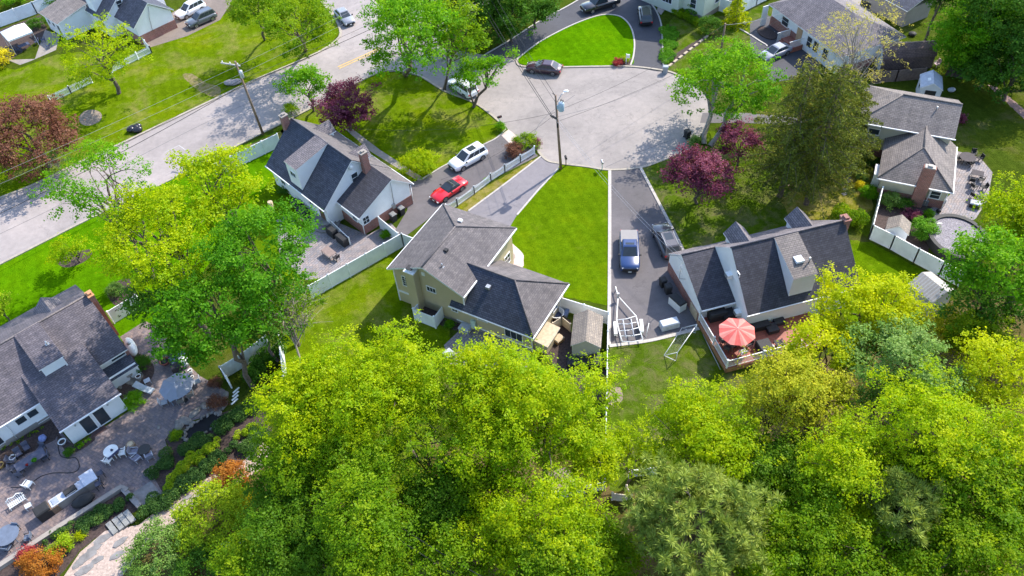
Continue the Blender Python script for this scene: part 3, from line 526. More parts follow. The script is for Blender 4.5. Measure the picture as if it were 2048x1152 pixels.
def pine(name, label, cx, cy, hc, rpx, mat, tufts=420, seed=1, rzf=0.8, base=None):
    rs = np.random.RandomState(seed); c = G(cx, cy, hc); R = rpx*depth(c)/FP; rz = min(R*rzf, hc-1.5); b = G(*base)[:2] if base else c[:2]
    root = thing(name, label, 'tree', (b[0], b[1], 0)); off = np.array([c[0]-b[0], c[1]-b[1], hc])
    d = sphere_dirs(rs, tufts*3); d = d[d[:, 2] > -0.5][:tufts]; k = len(d)
    az = np.arctan2(d[:, 1], d[:, 0]); u = rs.uniform(0.35, 1, k)**0.55*(1+0.16*np.sin(3*az+1)+0.12*np.sin(7*az)+0.1*rs.normal(size=k))
    C = d*np.array([R, R, rz])*u[:, None]*0.95
    n = 70; e = sphere_dirs(rs, k*n); e[:, 2] = e[:, 2]*0.7+0.35; L = rs.uniform(0.25, 0.62, k*n)
    A = np.repeat(C, n, 0)+off; P = A+e*(L*0.55)[:, None]
    t1 = e*(L*0.5)[:, None]; t2 = np.cross(e, rs.normal(size=(k*n, 3))); t2 = t2/(np.linalg.norm(t2, axis=1)[:, None]+1e-9)*0.033
    V = np.stack([P+t1, P+t2, P-t1, P-t2], 1); m = k*n
    me = bpy.data.meshes.new('crown'); me.vertices.add(4*m); me.vertices.foreach_set('co', V.ravel()); me.loops.add(4*m); me.loops.foreach_set('vertex_index', np.arange(4*m, dtype=np.int32))
    me.polygons.add(m); me.polygons.foreach_set('loop_start', np.arange(0, 4*m, 4, dtype=np.int32)); me.update(calc_edges=True)
    at = me.attributes.new('tint', 'FLOAT', 'FACE'); at.data.foreach_set('value', np.clip(np.repeat(rs.uniform(0, 0.6, k), n)+rs.uniform(0, 0.4, m), 0, 1).astype(np.float32)); me.materials.append(mat)
    o = bpy.data.objects.new('crown', me); S.collection.objects.link(o); o.parent = root
    mb = MB(); sp = limb(mb, (0, 0, -0.05), off+np.array([0, 0, rz*0.5]), 0.26, 0.1, rs, 0, 6, 7)
    for t in C[rs.permutation(k)[:46]]: limb(mb, sp[rs.randint(2, 6)], off+t, 0.075, 0.02, rs, 0.06, 5, 5)
    make_obj('trunk', mb, BARK, root, uv=False); return root
def bush(name, label, px, py, rpx, mat, hf=0.9, cover=1.5, leaf=0.13, puffs=40, prad=0.34, cat='shrub', group=None, ryf=1.0, rz=0.0, low=-0.2, lump=0.15):
    """shrub standing on the ground at the pixel; its radius is given in photo pixels"""
    rs = np.random.RandomState(int(px*11+py*17) % 99991); c = G(px, py, 0.5); R = rpx*depth(c)/FP; H = R*hf
    P, Nn, tint, C, _ = crown_points(rs, R, R*ryf, H, cover, leaf, puffs, prad, 0.6, low, lump, 0.8); P[:, 2] += H*0.55; k = P[:, 2] > 0.02
    root = thing(name, label, cat, (c[0], c[1], 0), rz, group)
    me = leaf_mesh('foliage', P[k], Nn[k], leaf, tint[k], mat, seed=int(px)); o = bpy.data.objects.new('foliage', me); S.collection.objects.link(o); o.parent = root
    mb = MB()
    for t in C[:7]: limb(mb, (0, 0, 0), t*0.8+np.array([0, 0, H*0.55]), 0.03, 0.01, rs, 0.05, 3, 4)
    make_obj('stem', mb, BARK, root, uv=False); return root
def hedge(name, label, px, w, h, mat, cover=1.5, leaf=0.12, seed=3, cat='hedge', flat=0.8):
    """low planting following a line of ground pixels"""
    rs = np.random.RandomState(seed); L = smooth_line([G(x, y)[:2] for x, y in px], 8); o0 = L[0]; P = []; Nn = []; T = []
    cum = np.concatenate([[0], np.cumsum([np.linalg.norm(L[i+1]-L[i]) for i in range(len(L)-1)])]); tot = cum[-1]
    k = int(tot/0.28)+3
    for i in range(k):
        s = tot*(i+rs.uniform(-0.5, 0.5))/k; x = np.interp(s, cum, [p[0] for p in L]); y = np.interp(s, cum, [p[1] for p in L]); end = min(1, 0.55+min(s, tot-s)/w)
        r = w*0.36*rs.uniform(0.7, 1.25)*end; c = np.array([x-o0[0]+rs.normal()*w*0.18, y-o0[1]+rs.normal()*w*0.18, h*0.45*rs.uniform(0.8, 1.2)])
        n = int(cover*4*math.pi*r*r*0.8/(leaf*leaf*0.31)*0.55); e = sphere_dirs(rs, n); up = rs.uniform(size=n) < 0.7; e[up, 2] = np.abs(e[up, 2])
        P.append(c+e*(rs.uniform(0.4, 1, n)**0.5)[:, None]*np.array([r, r, h*0.55])); Nn.append(e*0.7+np.array([0, 0, 0.5])+0.7*rs.normal(size=(n, 3))); T.append(0.45*rs.uniform()+0.55*rs.uniform(size=n))
    P = np.concatenate(P); kk = P[:, 2] > 0.01
    me = leaf_mesh(name, P[kk], np.concatenate(Nn)[kk], leaf, np.concatenate(T)[kk], mat, seed=seed); o = bpy.data.objects.new(name, me); S.collection.objects.link(o); o.location = (o0[0], o0[1], 0)
    return tag(o, label, cat)

WG = 'trees of the woods in front'
def woods(label, cx, cy, hc, r, mat, **k):
    if 'cover' in k: k['cover'] *= 1.7
    if mat is L_DRK: mat = L_SHD
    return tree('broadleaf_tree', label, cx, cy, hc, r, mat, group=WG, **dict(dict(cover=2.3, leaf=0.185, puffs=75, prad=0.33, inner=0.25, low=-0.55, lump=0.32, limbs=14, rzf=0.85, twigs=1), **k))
# the bright mass in the middle of the woods
woods('big lime green tree left of the gap in the woods', 655, 810, 9.5, 128, L_YEL)
woods('lime green tree whose top touches the back lawn below the white enclosure', 790, 765, 10.5, 112, L_YEL)
woods('lime green tree hiding the small paver patio of the tan house', 985, 765, 10.5, 102, L_YEL)
woods('lime green tree hanging over the bins behind the shingled shed', 1095, 835, 10, 118, L_YEL)
woods('lime green tree in the middle of the woods right of the dark trunk gap', 985, 890, 9, 92, L_YEL, cover=0.8)
woods('mid green tree beneath the big lime one, beside the gravel path top', 600, 915, 8, 80, L_MID)
woods('mid green tree left of the open dark trunks', 730, 945, 8.5, 82, L_MID, cover=0.9)
woods('thin green tree with its dark trunks showing over bare ground', 850, 880, 9, 88, L_MID, cover=0.4, twigs=2, limbs=18)
woods('yellow-green tree right of the bare earth patch, along the dividing fence', 1180, 925, 7.5, 70, L_YEL, cover=0.8)
woods('fresh green tree at the bottom edge between dark shrubs and the power cables', 715, 1030, 9, 92, L_MID, cover=1.1)
woods('dark green tree at the bottom edge, left of the power cables', 585, 1060, 6, 92, L_DRK)
woods('dark shadowed tree under the power cables', 880, 1000, 6, 75, L_DRK)
woods('dark green tree low at the bottom edge by the cables', 740, 1130, 6, 85, L_MID)
woods('olive tree at the bottom edge where the cables leave the picture', 900, 1125, 6, 80, L_MID, cover=0.8)
woods('yellow-green tree below the low white fence, beside the pine', 1110, 1040, 9, 100, L_YEL, cover=1.0)
woods('mid green tree at the bottom edge left of the pine', 1120, 1140, 8, 95, L_MID)
woods('deep green tree filling the bottom left of the woods', 500, 1120, 5, 70, L_MID)
for q_ in [(960, 985, 6, 70, L_MID, 'shaded green tree right of the open dark trunks'), (1010, 1075, 7, 80, L_YEL, 'lime tree at the bottom edge left of the yellow-green one'), (820, 1065, 5, 70, L_DRK, 'dark undergrowth tree between the two power cables'), (1215, 1115, 6, 70, L_MID, 'green tree wedged at the left foot of the big pine'), (1500, 985, 6, 62, L_DRK, 'dark tree behind the right shoulder of the big pine'), (1545, 1130, 7, 80, L_MID, 'green tree at the bottom edge under the right side of the big pine'), (1860, 1085, 7, 90, L_MID, 'green tree in front of the small faded pine'), (2035, 1010, 8, 90, L_MID, 'green tree cut by the right edge near the bottom'), (1715, 1040, 7, 66, L_YEL, 'lime tree left of the small faded pine'), (640, 1110, 5, 80, L_DRK, 'dark shrubby tree at the bottom edge left of the fresh green one'), (560, 985, 5, 60, L_DRK, 'dark shrubby tree beside the yellow shrub')]: woods(q_[5], *q_[:5])
woods('thin lime tree leaning over the strip right of the dividing fence', 1262, 900, 5.0, 58, L_YEL, cover=0.4)
# right hand woods
woods('yellow-green tree standing on the worn lawn edge, nearest the soccer goal', 1395, 862, 8.5, 92, L_YEL, cover=1.0)
woods('lime and olive tree just left of the dark evergreen gap', 1440, 900, 8, 90, L_YEL, cover=0.75)
woods('thin budding olive tree below the corner of the red deck', 1560, 800, 9, 92, L_OLV, cover=0.75, twigs=2, limbs=18)
woods('budding olive tree with pale branches right of the deck corner', 1640, 800, 9, 70, L_OLV, cover=0.7, twigs=2)
woods('dark green tree in the shade between lime crowns', 1555, 930, 7, 72, L_DRK)
woods('tall lime tree at the centre of the right hand woods', 1850, 850, 11, 118, L_YEL, cover=0.85, twigs=2)
woods('lime tree with yellow top left of the centre of the right hand woods', 1690, 920, 10, 92, L_YEL, cover=0.85)
woods('green tree above the small grey pine', 1800, 950, 8, 82, L_MID, cover=0.9)
woods('green tree right of the small grey pine', 1930, 970, 9, 110, L_MID, cover=0.9)
woods('yellowish tree at the right edge of the woods', 2010, 900, 10, 85, L_YEL, cover=0.8)
woods('olive-yellow tree at the right edge below the metal roofed shed', 1990, 755, 10, 92, L_GOLD, cover=0.7, twigs=2)
woods('green tree low in the bottom right corner', 1950, 1100, 8, 100, L_MID)
woods('dim green tree at the bottom edge, right of the big pine', 1640, 1070, 8, 92, L_MID)
woods('dark green tree at the bottom edge below the small grey pine', 1760, 1130, 7, 95, L_MID, cover=0.9)
woods('green tree left of the centre at the right hand bottom', 1600, 1000, 7, 70, L_MID)
woods('dark bush-like tree below the metal roofed shed', 1900, 670, 4.5, 62, L_OLV, cover=0.9)
woods('fresh green tree below the large maple on the right edge', 1960, 680, 6, 62, L_MID)
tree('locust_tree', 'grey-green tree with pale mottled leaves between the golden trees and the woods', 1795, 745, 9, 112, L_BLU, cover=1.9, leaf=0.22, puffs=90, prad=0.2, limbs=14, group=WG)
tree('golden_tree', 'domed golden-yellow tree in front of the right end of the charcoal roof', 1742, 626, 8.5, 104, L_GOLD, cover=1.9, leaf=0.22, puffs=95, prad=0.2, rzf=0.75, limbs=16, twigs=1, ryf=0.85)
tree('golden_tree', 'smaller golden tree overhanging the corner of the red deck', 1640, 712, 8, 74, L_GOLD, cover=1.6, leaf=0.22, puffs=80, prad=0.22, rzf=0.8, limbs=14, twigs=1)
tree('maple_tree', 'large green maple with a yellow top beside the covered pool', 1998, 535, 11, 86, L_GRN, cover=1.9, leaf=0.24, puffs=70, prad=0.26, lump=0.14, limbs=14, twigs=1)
tree('maple_tree', 'lighter maple behind the covered pool at the right edge', 2022, 425, 10, 60, L_YEL, cover=1.2, leaf=0.26, puffs=60, prad=0.26)
tree('maple_tree', 'deep green tree beside the metal roofed shed', 1965, 610, 7, 72, L_DRK, cover=1.2, leaf=0.25, puffs=60)
pine('pine_tree', 'big pine with grey-green needle tufts at the bottom of the woods', 1390, 1055, 10, 138, L_PIN, 620, 5)
pine('pine_tree', 'smaller faded pine among the lime trees of the right hand woods', 1800, 1010, 9, 78, L_PIN, 300, 9)
# left
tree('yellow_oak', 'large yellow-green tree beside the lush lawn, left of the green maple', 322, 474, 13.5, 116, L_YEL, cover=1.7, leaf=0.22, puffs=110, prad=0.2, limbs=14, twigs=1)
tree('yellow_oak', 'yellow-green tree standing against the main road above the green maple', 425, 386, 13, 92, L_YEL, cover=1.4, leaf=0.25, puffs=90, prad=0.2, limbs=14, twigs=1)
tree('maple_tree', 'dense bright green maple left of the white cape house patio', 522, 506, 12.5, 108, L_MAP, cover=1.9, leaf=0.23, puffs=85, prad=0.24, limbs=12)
tree('maple_tree', 'dense deep green maple over the paver patio', 432, 625, 10.5, 110, L_MAP, cover=1.9, leaf=0.23, puffs=80, prad=0.24, rzf=0.75)
tree('maple_tree', 'dark green tree over the white gate and mulch corner', 320, 590, 6, 62, L_DRK, cover=1.3, leaf=0.25, puffs=50)
tree('maple_tree', 'green tree hanging over the leaning white fence', 520, 640, 6, 62, L_DRK, cover=1.2, leaf=0.25, puffs=50)
tree('sparse_tree', 'open multi-stemmed tree with bare limbs leaning over the main road', 215, 368, 11, 100, L_GRN, cover=0.75, leaf=0.24, puffs=30, prad=0.26, inner=0.8, low=-0.25, rzf=0.5, limbs=24, bark=BARK, twigs=1, base=(300, 560), stems=3, trunk_r=0.2, lump=0.35)
tree('copper_maple', 'round copper-red maple at the left edge by the main road', 62, 272, 4.6, 94, L_RED, cover=2.0, leaf=0.27, puffs=80, prad=0.25, rzf=0.75, low=-0.6)
tree('young_tree', 'airy yellow-green tree over the white picket fence at the top left', 200, 108, 6, 78, L_YEL, cover=0.75, leaf=0.26, puffs=75, prad=0.22, rzf=0.85, low=-0.6, twigs=1, limbs=16)
tree('maple_tree', 'wide maple with its trunk showing near the far kerb', 600, 48, 7.5, 76, L_MID, cover=1.7, leaf=0.28, puffs=70, prad=0.26, base=(612, 100), rzf=0.7, twigs=1, limbs=14)
tree('maple_tree', 'maple left of the wide one at the top edge, over the worn lawn', 520, 18, 7, 52, L_MID, cover=1.6, leaf=0.28, puffs=55, base=(530, 80))
tree('young_maple', 'small green tree between the main road and the purple maple', 612, 172, 5, 52, L_GRN, cover=1.5, leaf=0.28, puffs=45, base=(628, 222), rzf=0.65, low=-0.2, ryf=0.8)
tree('purple_maple', 'round purple maple behind the white cape house', 690, 212, 3.6, 58, L_PUR, cover=2.0, leaf=0.22, puffs=70, prad=0.26, low=-0.6, rzf=0.85)
tree('maple_tree', 'tall green maple on the far end of the corner lawn', 822, 84, 10, 95, L_GRN, cover=2.0, leaf=0.28, puffs=75, prad=0.24, base=(812, 150), rzf=0.95, twigs=1)
tree('thin_tree', 'thin olive tree with a dark trunk at the court entrance', 902, 66, 9.5, 66, L_MID, cover=1.0, leaf=0.3, puffs=60, prad=0.24, base=(888, 180), rzf=1.0, twigs=2, limbs=16)
tree('street_tree', 'small maple with split crown in front of the white sport utility vehicle', 985, 148, 5.6, 62, L_GRN, cover=0.85, leaf=0.28, puffs=16, prad=0.33, inner=0.8, low=-0.05, rzf=0.42, base=(947, 214), limbs=14, lump=0.5, ryf=0.55)
tree('street_tree', 'low green tree crown over the white sport utility vehicle', 935, 145, 4.6, 36, L_GRN, cover=0.9, leaf=0.26, puffs=26, prad=0.34, base=(948, 211), rzf=0.8, seed=77)
for x, y, h, r, lb in [(972, 46, 3.6, 50, 'low dark tree at the left end of the black drive edge'), (1020, 28, 4.2, 50, 'dark tree in the middle of the black drive edge'), (1068, 0, 4.2, 48, 'dark tree at the upper end of the black drive edge'), (925, 22, 6, 56, 'dark tree behind the olive one at the court entrance'), (868, -12, 8, 52, 'dark tree at the top edge behind the tall green maple'), (985, -60, 10, 62, 'tall dark tree whose crown is cut by the top edge')]:
    tree('dark_tree', lb, x, y, h, r, L_DRK, cover=2.0, leaf=0.27, puffs=60, prad=0.3, low=-0.9, group='dark trees at the top edge')
tree('maple_tree', 'leaning green maple at the right rim of the court', 1450, 168, 5.8, 95, L_GRN, cover=1.7, leaf=0.27, puffs=65, prad=0.24, base=(1413, 292), rzf=0.7, bark=BARKL, twigs=1, limbs=16, stems=2)
conifer('spruce_tree', 'tall olive spruce with a bare lower trunk, left of the pair', (1560, 392), 16.5, 4.7, L_SPR, 21, 0.75, 0.27, z0=3.6, taper=0.55)
conifer('spruce_tree', 'tall olive spruce, right of the pair', (1612, 408), 17.5, 4.5, L_SPR, 22, 0.75, 0.27, z0=4.0, taper=0.55)
conifer('spruce_tree', 'shorter spruce behind the pair beside the taupe roof', (1668, 330), 11.5, 3.9, L_SPR, 23, 0.85, 0.27, z0=2.0, taper=0.55)
tree('budding_tree', 'nearly bare tree with pale yellow buds in front of the hip roofed house', 1712, 95, 9, 92, L_BUD, cover=0.20, per=9, leaf=0.17, puffs=170, prad=0.1, inner=0.4, rzf=1.0, limbs=40, bark=BARKL, twigs=2, base=(1690, 250), trunk_r=0.14, low=-0.7)
for x, y, h, r, lb, m in [(1962, 48, 6.5, 86, 'bright green tree in front of the dark wood at the top right', L_GRN), (1925, 95, 4, 46, 'green tree low in front of the top right wood', L_GRN), (2045, 55, 7.5, 90, 'dark tree at the top right corner', L_DRK), (2035, 140, 4.2, 72, 'dark tree at the right edge above the leafy strip', L_DRK), (1978, 132, 3, 52, 'low dark tree behind the resin shed', L_DRK), (1885, -20, 8, 56, 'dark tree at the top edge above the far grey roof', L_DRK), (2010, 0, 10, 90, 'tall dark tree behind the bright green one at the top right', L_DRK)]:
    tree('dark_tree', lb, x, y, h, r, m, cover=2.0, leaf=0.27, puffs=70, prad=0.3, low=-0.9, group='trees of the top right wood')
tree('purple_maple', 'wide purple maple right of the long driveway', 1402, 350, 4.0, 60, L_PUR, cover=2.0, leaf=0.24, puffs=70, prad=0.25, low=-0.5, rzf=0.75, limbs=16)
tree('purple_maple', 'smaller reddish purple maple beside the spruces', 1482, 285, 3.8, 42, L_PUR, cover=1.4, leaf=0.24, puffs=55, prad=0.26, low=-0.5, rzf=0.9)
tree('bare_tree', 'half bare grey tree with thin leaves beside the back lawn fence', 588, 612, 6, 66, L_MID, cover=0.36, leaf=0.2, puffs=60, prad=0.2, inner=0.4, rzf=0.8, limbs=30, bark=BARKL, twigs=4, base=(602, 738), trunk_r=0.12)
tree('twiggy_shrub', 'grey leafless shrub below the copper maple', 112, 325, 2, 36, L_BLU, cover=0.35, leaf=0.15, puffs=50, prad=0.2, rzf=0.7, limbs=26, bark=BARKL, twigs=2, cat='shrub', trunk_r=0.05)
tree('weeping_maple', 'small weeping tree in the oval mulch bed', 142, 495, 2.2, 32, L_YEL, cover=1.0, leaf=0.2, puffs=30, rzf=0.6, cat='tree')
tree('young_tree', 'yellow bush-like tree cut by the left edge on the lush lawn', -6, 610, 2.4, 30, L_LIM, cover=1.4, leaf=0.2, puffs=30)
# low planting, left garden
bush('orange_shrub', 'orange-red shrub beside the gravel path', 462, 957, 36, L_ORG, 0.8, 1.3, 0.13)
bush('orange_shrub', 'orange shrub in the bottom left corner', 88, 1128, 42, L_ORG, 0.7, 1.2, 0.13, ryf=0.7)
bush('red_shrub', 'crimson shrub behind the bottom left orange one', 52, 1108, 18, L_RED2, 0.7, 1.2, 0.12)
bush('lime_shrub', 'large lime shrub over the gravel path', 432, 1040, 78, L_LIM, 0.7, 1.5, 0.18, 80, 0.25)
bush('yellow_shrub', 'bright yellow shrub right of the large lime one', 498, 1012, 24, L_YLW, 0.9, 1.2, 0.14)
bush('pale_shrub', 'pale green shrub at the bottom of the gravel path', 325, 1105, 66, L_BLU, 0.7, 1.2, 0.16, 70, 0.25)
bush('dark_shrub', 'dark bush at the bottom edge right of the pale shrub', 400, 1150, 55, L_DRK, 0.7, 1.2, 0.17, 60, 0.25)
bush('lime_shrub', 'fresh lime plant below the bed of junipers', 118, 1096, 32, L_LIM, 0.6, 1.2, 0.13, ryf=0.6, rz=0.6)
hedge('juniper_hedge', 'clipped dark juniper along the gravel path', [(285, 1032), (330, 1003), (380, 968), (430, 925), (455, 905)], 1.7, 0.8, L_JUN, seed=11)
hedge('lime_hedge', 'sunlit lime hedge above the juniper', [(335, 990), (365, 955), (395, 925), (440, 888)], 1.35, 0.85, L_LIM, seed=12)
hedge('juniper_bed', 'dark juniper bed at the patio corner', [(305, 946), (330, 932), (356, 922)], 2.0, 0.6, L_JUN, seed=13)
hedge('juniper_bed', 'dark juniper bed below the pond', [(368, 908), (400, 888), (428, 876)], 1.9, 0.7, L_JUN, seed=14)
hedge('juniper_bed', 'dark juniper bed right of the pond', [(438, 864), (465, 842), (500, 815), (520, 798)], 1.9, 0.7, L_JUN, seed=15)
hedge('lime_hedge', 'short lime hedge above the right juniper bed', [(476, 882), (505, 860), (522, 848)], 1.0, 0.7, L_LIM, seed=16)
hedge('juniper_bed', 'dark juniper bed beside the upper end of the gravel path', [(485, 905), (510, 880), (530, 862)], 1.8, 0.7, L_JUN, seed=17)
hedge('juniper_bed', 'long juniper bed below the patio retaining wall', [(160, 1060), (195, 1035), (235, 1016), (264, 1004)], 1.5, 0.6, L_JUN, seed=18)
hedge('juniper_bed', 'low green planting at the lower left of the retaining wall', [(95, 1085), (120, 1068), (150, 1055)], 1.0, 0.5, L_JUN, seed=19)
bush('round_shrub', 'round shrub with a white pot beside the extension corner', 268, 800, 19, L_GRN, 0.8, 1.5, 0.1)
bush('round_shrub', 'dark round shrub below the propane tank', 282, 728, 18, L_DRK, 0.8, 1.5, 0.1)
bush('round_shrub', 'low shrub under the left front of the white extension', 135, 900, 9, L_DRK, 0.8, 1.4, 0.09)
hedge('low_planting', 'low green plants along the front wall of the white extension', [(152, 898), (170, 889), (185, 879)], 0.55, 0.4, L_GRN, seed=20)
hedge('low_planting', 'weedy plants below the white patio house windows', [(0, 905), (40, 882), (90, 856)], 0.4, 0.3, L_MID, 0.8, seed=21)
bush('pond_plant', 'small rusty plant among the stones left of the pond', 348, 868, 12, L_MID, 0.7, 1.2, 0.09)
bush('pond_plant', 'reddish plant between the patio and the pond steps', 432, 803, 20, L_RED, 0.5, 1.0, 0.1)
bush('pond_plant', 'dark red plant below the leaning fence end', 428, 762, 13, L_RED, 0.6, 1.2, 0.09)
bush('bed_plant', 'light green plant between the dark juniper beds, upper one', 350, 955, 8, L_BOX, 0.7, 1.3, 0.08)
bush('bed_plant', 'light green plant between the dark juniper beds, lower one', 338, 974, 9, L_BOX, 0.7, 1.3, 0.08)
bush('yellow_shrub', 'small gold-green plant beside the stone steps', 156, 1070, 10, L_GOLD, 0.8, 1.2, 0.09)
hedge('dark_shrubs', 'dark shrubs along the leaning fence in the shade', [(505, 760), (530, 735), (560, 720)], 2.4, 1.6, L_DRK, 1.2, 0.16, seed=25)
bush('grey_shrub', 'grey-green shrub left of the mulch corner', 232, 580, 18, L_BLU, 0.8, 1.3, 0.11)
bush('grey_shrub', 'low shrub against the front of the grey roof dormer', 82, 640, 22, L_GOLD, 0.5, 1.0, 0.12)
# beside the court and the other houses
bush('round_shrub', 'large round bright shrub by the end of the front walk', 840, 334, 35, L_YEL, 0.75, 1.6, 0.15, 60)
bush('mixed_shrub', 'green middle of the shrub group at the drive mouth', 1052, 288, 24, L_MID, 0.8, 1.4, 0.13)
bush('red_barberry', 'dark red barberry on the left of the shrub group at the drive mouth', 1028, 302, 19, L_RED, 0.8, 1.4, 0.12)
bush('red_barberry', 'dark red barberry on the right of the shrub group at the drive mouth', 1070, 286, 12, L_PUR, 0.8, 1.3, 0.12)
bush('round_shrub', 'small green shrub behind the first mailbox', 1000, 254, 12, L_GRN, 0.8, 1.4, 0.12)
bush('round_shrub', 'light shrub at the corner of the white cape house by the road', 582, 222, 16, L_MID, 0.8, 1.3, 0.14)
bush('round_shrub', 'pale shrub at the foot of the court maple', 1388, 282, 14, L_BLU, 0.7, 1.1, 0.12)
bush('red_barberry', 'red plant at the tip of the island lawn', 1236, 122, 11, L_RED2, 0.7, 1.1, 0.12)
bush('mixed_shrub', 'lime plant at the tip of the island lawn', 1250, 116, 9, L_LIM, 0.7, 1.1, 0.12)
bush('round_shrub', 'round dark green shrub beside the cream house corner', 1418, 58, 22, L_DRK, 0.9, 1.4, 0.16)
conifer('cone_shrub', 'gold-green conical conifer beside the white privacy fence', (1470, 48), 5.2, 2.1, L_GOLD, 31, 1.1, 0.22, z0=0.3)
conifer('cone_shrub', 'small dark conical shrub against the cream house wall', (1386, 30), 3.0, 1.2, L_GRN, 32, 1.3, 0.18, z0=0.2)
hedge('ground_cover', 'green hedge beside the right leg of the black drive', [(1337, 55), (1340, 90), (1336, 128)], 2.0, 0.5, L_BOX, 1.1, 0.14, seed=41)
hedge('foundation_shrubs', 'mixed low shrubs along the cream house front', [(1338, 18), (1362, 32), (1395, 52)], 1.6, 0.9, L_MID, 1.2, 0.13, seed=42)
bush('box_shrub', 'big rounded boxwood beside the pool yard shed', 1847, 463, 25, L_BOX, 1.0, 1.9, 0.13, 60, 0.26, ryf=1.1)
bush('pale_shrub', 'tall pale shrub inside the pool yard fence corner', 1783, 402, 20, L_BLU, 0.9, 1.3, 0.12)
bush('round_shrub', 'dark shrub right of the pale one by the brick wall', 1808, 408, 15, L_DRK, 0.8, 1.3, 0.12)
bush('red_barberry', 'dark red shrub in front of the air conditioner', 1825, 428, 17, L_PUR, 0.6, 1.3, 0.12)
bush('round_shrub', 'small green bush beside the chimney of the taupe roof', 1860, 425, 10, L_GRN, 0.8, 1.3, 0.1)
bush('round_shrub', 'round green shrub at the end of the garden bed by the taupe roof', 1738, 386, 17, L_GRN, 0.9, 1.5, 0.12)
bush('gold_shrub', 'gold round shrub, lower of two in the garden bed by the taupe roof', 1720, 368, 10, L_YLW, 0.8, 1.4, 0.1)
bush('blue_shrub', 'blue-grey spruce shrub in the garden bed by the taupe roof', 1724, 352, 11, L_BLU, 0.8, 1.4, 0.1)
bush('gold_shrub', 'gold round shrub, upper of two in the garden bed by the taupe roof', 1726, 338, 9, L_GOLD, 0.8, 1.4, 0.1)
bush('round_shrub', 'dark shrub against the front of the taupe roofed house', 1736, 322, 15, L_DRK, 0.8, 1.4, 0.12)
bush('round_shrub', 'yellowish shrub at the left corner of the taupe roofed house', 1700, 290, 14, L_GOLD, 0.8, 1.3, 0.12)
hedge('shrub_row', 'row of fresh green shrubs above the charcoal roof', [(1668, 440), (1695, 445), (1720, 452)], 2.6, 1.6, L_MID, 1.1, 0.16, seed=43)
bush('purple_shrub', 'dark red shrub behind the right gable of the taupe roof', 1922, 238, 14, L_PUR, 0.8, 1.3, 0.14)
bush('round_shrub', 'clipped plants against the pool rim by the patio', 1925, 434, 11, L_DRK, 0.4, 1.2, 0.1, ryf=0.4)
bush('yellow_shrub', 'large bright yellow bush cut by the left edge under the canopy tent', 2, 122, 24, L_YLW, 0.9, 1.5, 0.2)
bush('dark_shrub', 'dark bush between the canopy tent and the low roof', 74, 48, 18, L_DRK, 0.6, 1.2, 0.16)
bush('round_shrub', 'dark green bush behind the far white fence, left one', 25, 3, 26, L_GRN, 0.6, 1.2, 0.2)
bush('round_shrub', 'dark green bush behind the far white fence, right one', 100, 3, 22, L_DRK, 0.6, 1.2, 0.2)
bush('garden_plant', 'leafy garden plant in the white cape house patio corner', 772, 467, 13, L_GRN, 0.7, 1.2, 0.1, ryf=0.7)
bush('garden_plant', 'small plant in the mulch bed along the tan house wall', 899, 645, 9, L_GRN, 0.8, 1.3, 0.09)
bush('red_barberry', 'dark shrub row at the left foot of the white cape house', 566, 378, 12, L_DRK, 0.7, 1.1, 0.12)
bush('garden_plant', 'small weed clump beside the picket fence rail', 972, 355, 5, L_GRN, 0.7, 1.2, 0.08)

# the woods go on past the picture's right and lower edges
src = [o for o in bpy.data.objects if o.get('group') == WG and o.name.startswith('broadleaf_tree')][:9]
rd = random.Random(8)
for i, (x, y) in enumerate([(47, 47), (50, 38), (46, 30), (55, 30), (48, 21), (56, 20), (62, 42), (40, 12), (48, 8), (31, 11), (22, 12), (13, 11), (4, 12), (-5, 11), (-13, 12), (0, 3), (18, 3), (34, 2), (60, 8)]):
    clone(src[i % 9], (x+rd.uniform(-1, 1), y+rd.uniform(-1, 1), 0), rd.uniform(0, 6.28), 'lime green tree of the woods beyond the lower right edge of the picture', 'trees of the woods outside the picture')

# ---------------------------------------------------------------- buildings
def frame_at(px, py, h, deg):
    p = G(px, py, h); return (p[0], p[1], 0.0), math.radians(deg)
def window(par, x, y, z, deg, w, h, bars=(1, 1), name='window', fm=None, gm=None, bar=0.07):
    """framed window on a wall facing the local direction deg"""
    a = math.radians(deg); mb = MB(); n = np.array([math.cos(a), math.sin(a)]); t = np.array([-n[1], n[0]])
    def b(m, s, zz, ws, hs, d=0.07, o=0.03): q = np.array([x, y])+t*s+n*o; m.box((q[0], q[1], z+zz), (d, ws, hs), a)
    b(mb, 0, h/2+bar/2, w+2*bar, bar, 0.09); b(mb, 0, -h/2-bar/2, w+2*bar, bar, 0.10); b(mb, w/2+bar/2, 0, bar, h); b(mb, -w/2-bar/2, 0, bar, h)
    for i in range(1, bars[0]+1): b(mb, -w/2+w*i/(bars[0]+1), 0, 0.035, h, 0.05, 0.022)
    for i in range(1, bars[1]+1): b(mb, 0, -h/2+h*i/(bars[1]+1), w, 0.035, 0.052, 0.022)
    f = make_obj(name, mb, fm or TRIM, par); g = MB(); b(g, 0, 0, w, h, 0.03, 0.008); make_obj('pane', g, gm or GLASS, f); return f
def rail(par, name, a, b, h, mat, z0=0.0, step=0.13, post=True, top=0.07, bal=0.035):
    """balustrade between two local points"""
    a = np.array(a, float); b = np.array(b, float); L = np.linalg.norm(b-a); d = (b-a)/L; rz = math.atan2(d[1], d[0]); mb = MB(); c = (a+b)/2
    mb.box((c[0], c[1], z0+h), (L, top, 0.06), rz); mb.box((c[0], c[1], z0+0.12), (L, 0.05, 0.05), rz)
    k = int(L/step)
    for i in range(1, k): p = a+d*L*i/k; mb.box((p[0], p[1], z0+0.12+(h-0.12)/2), (bal, bal, h-0.12), rz)
    return make_obj(name, mb, mat, par, uv=False)

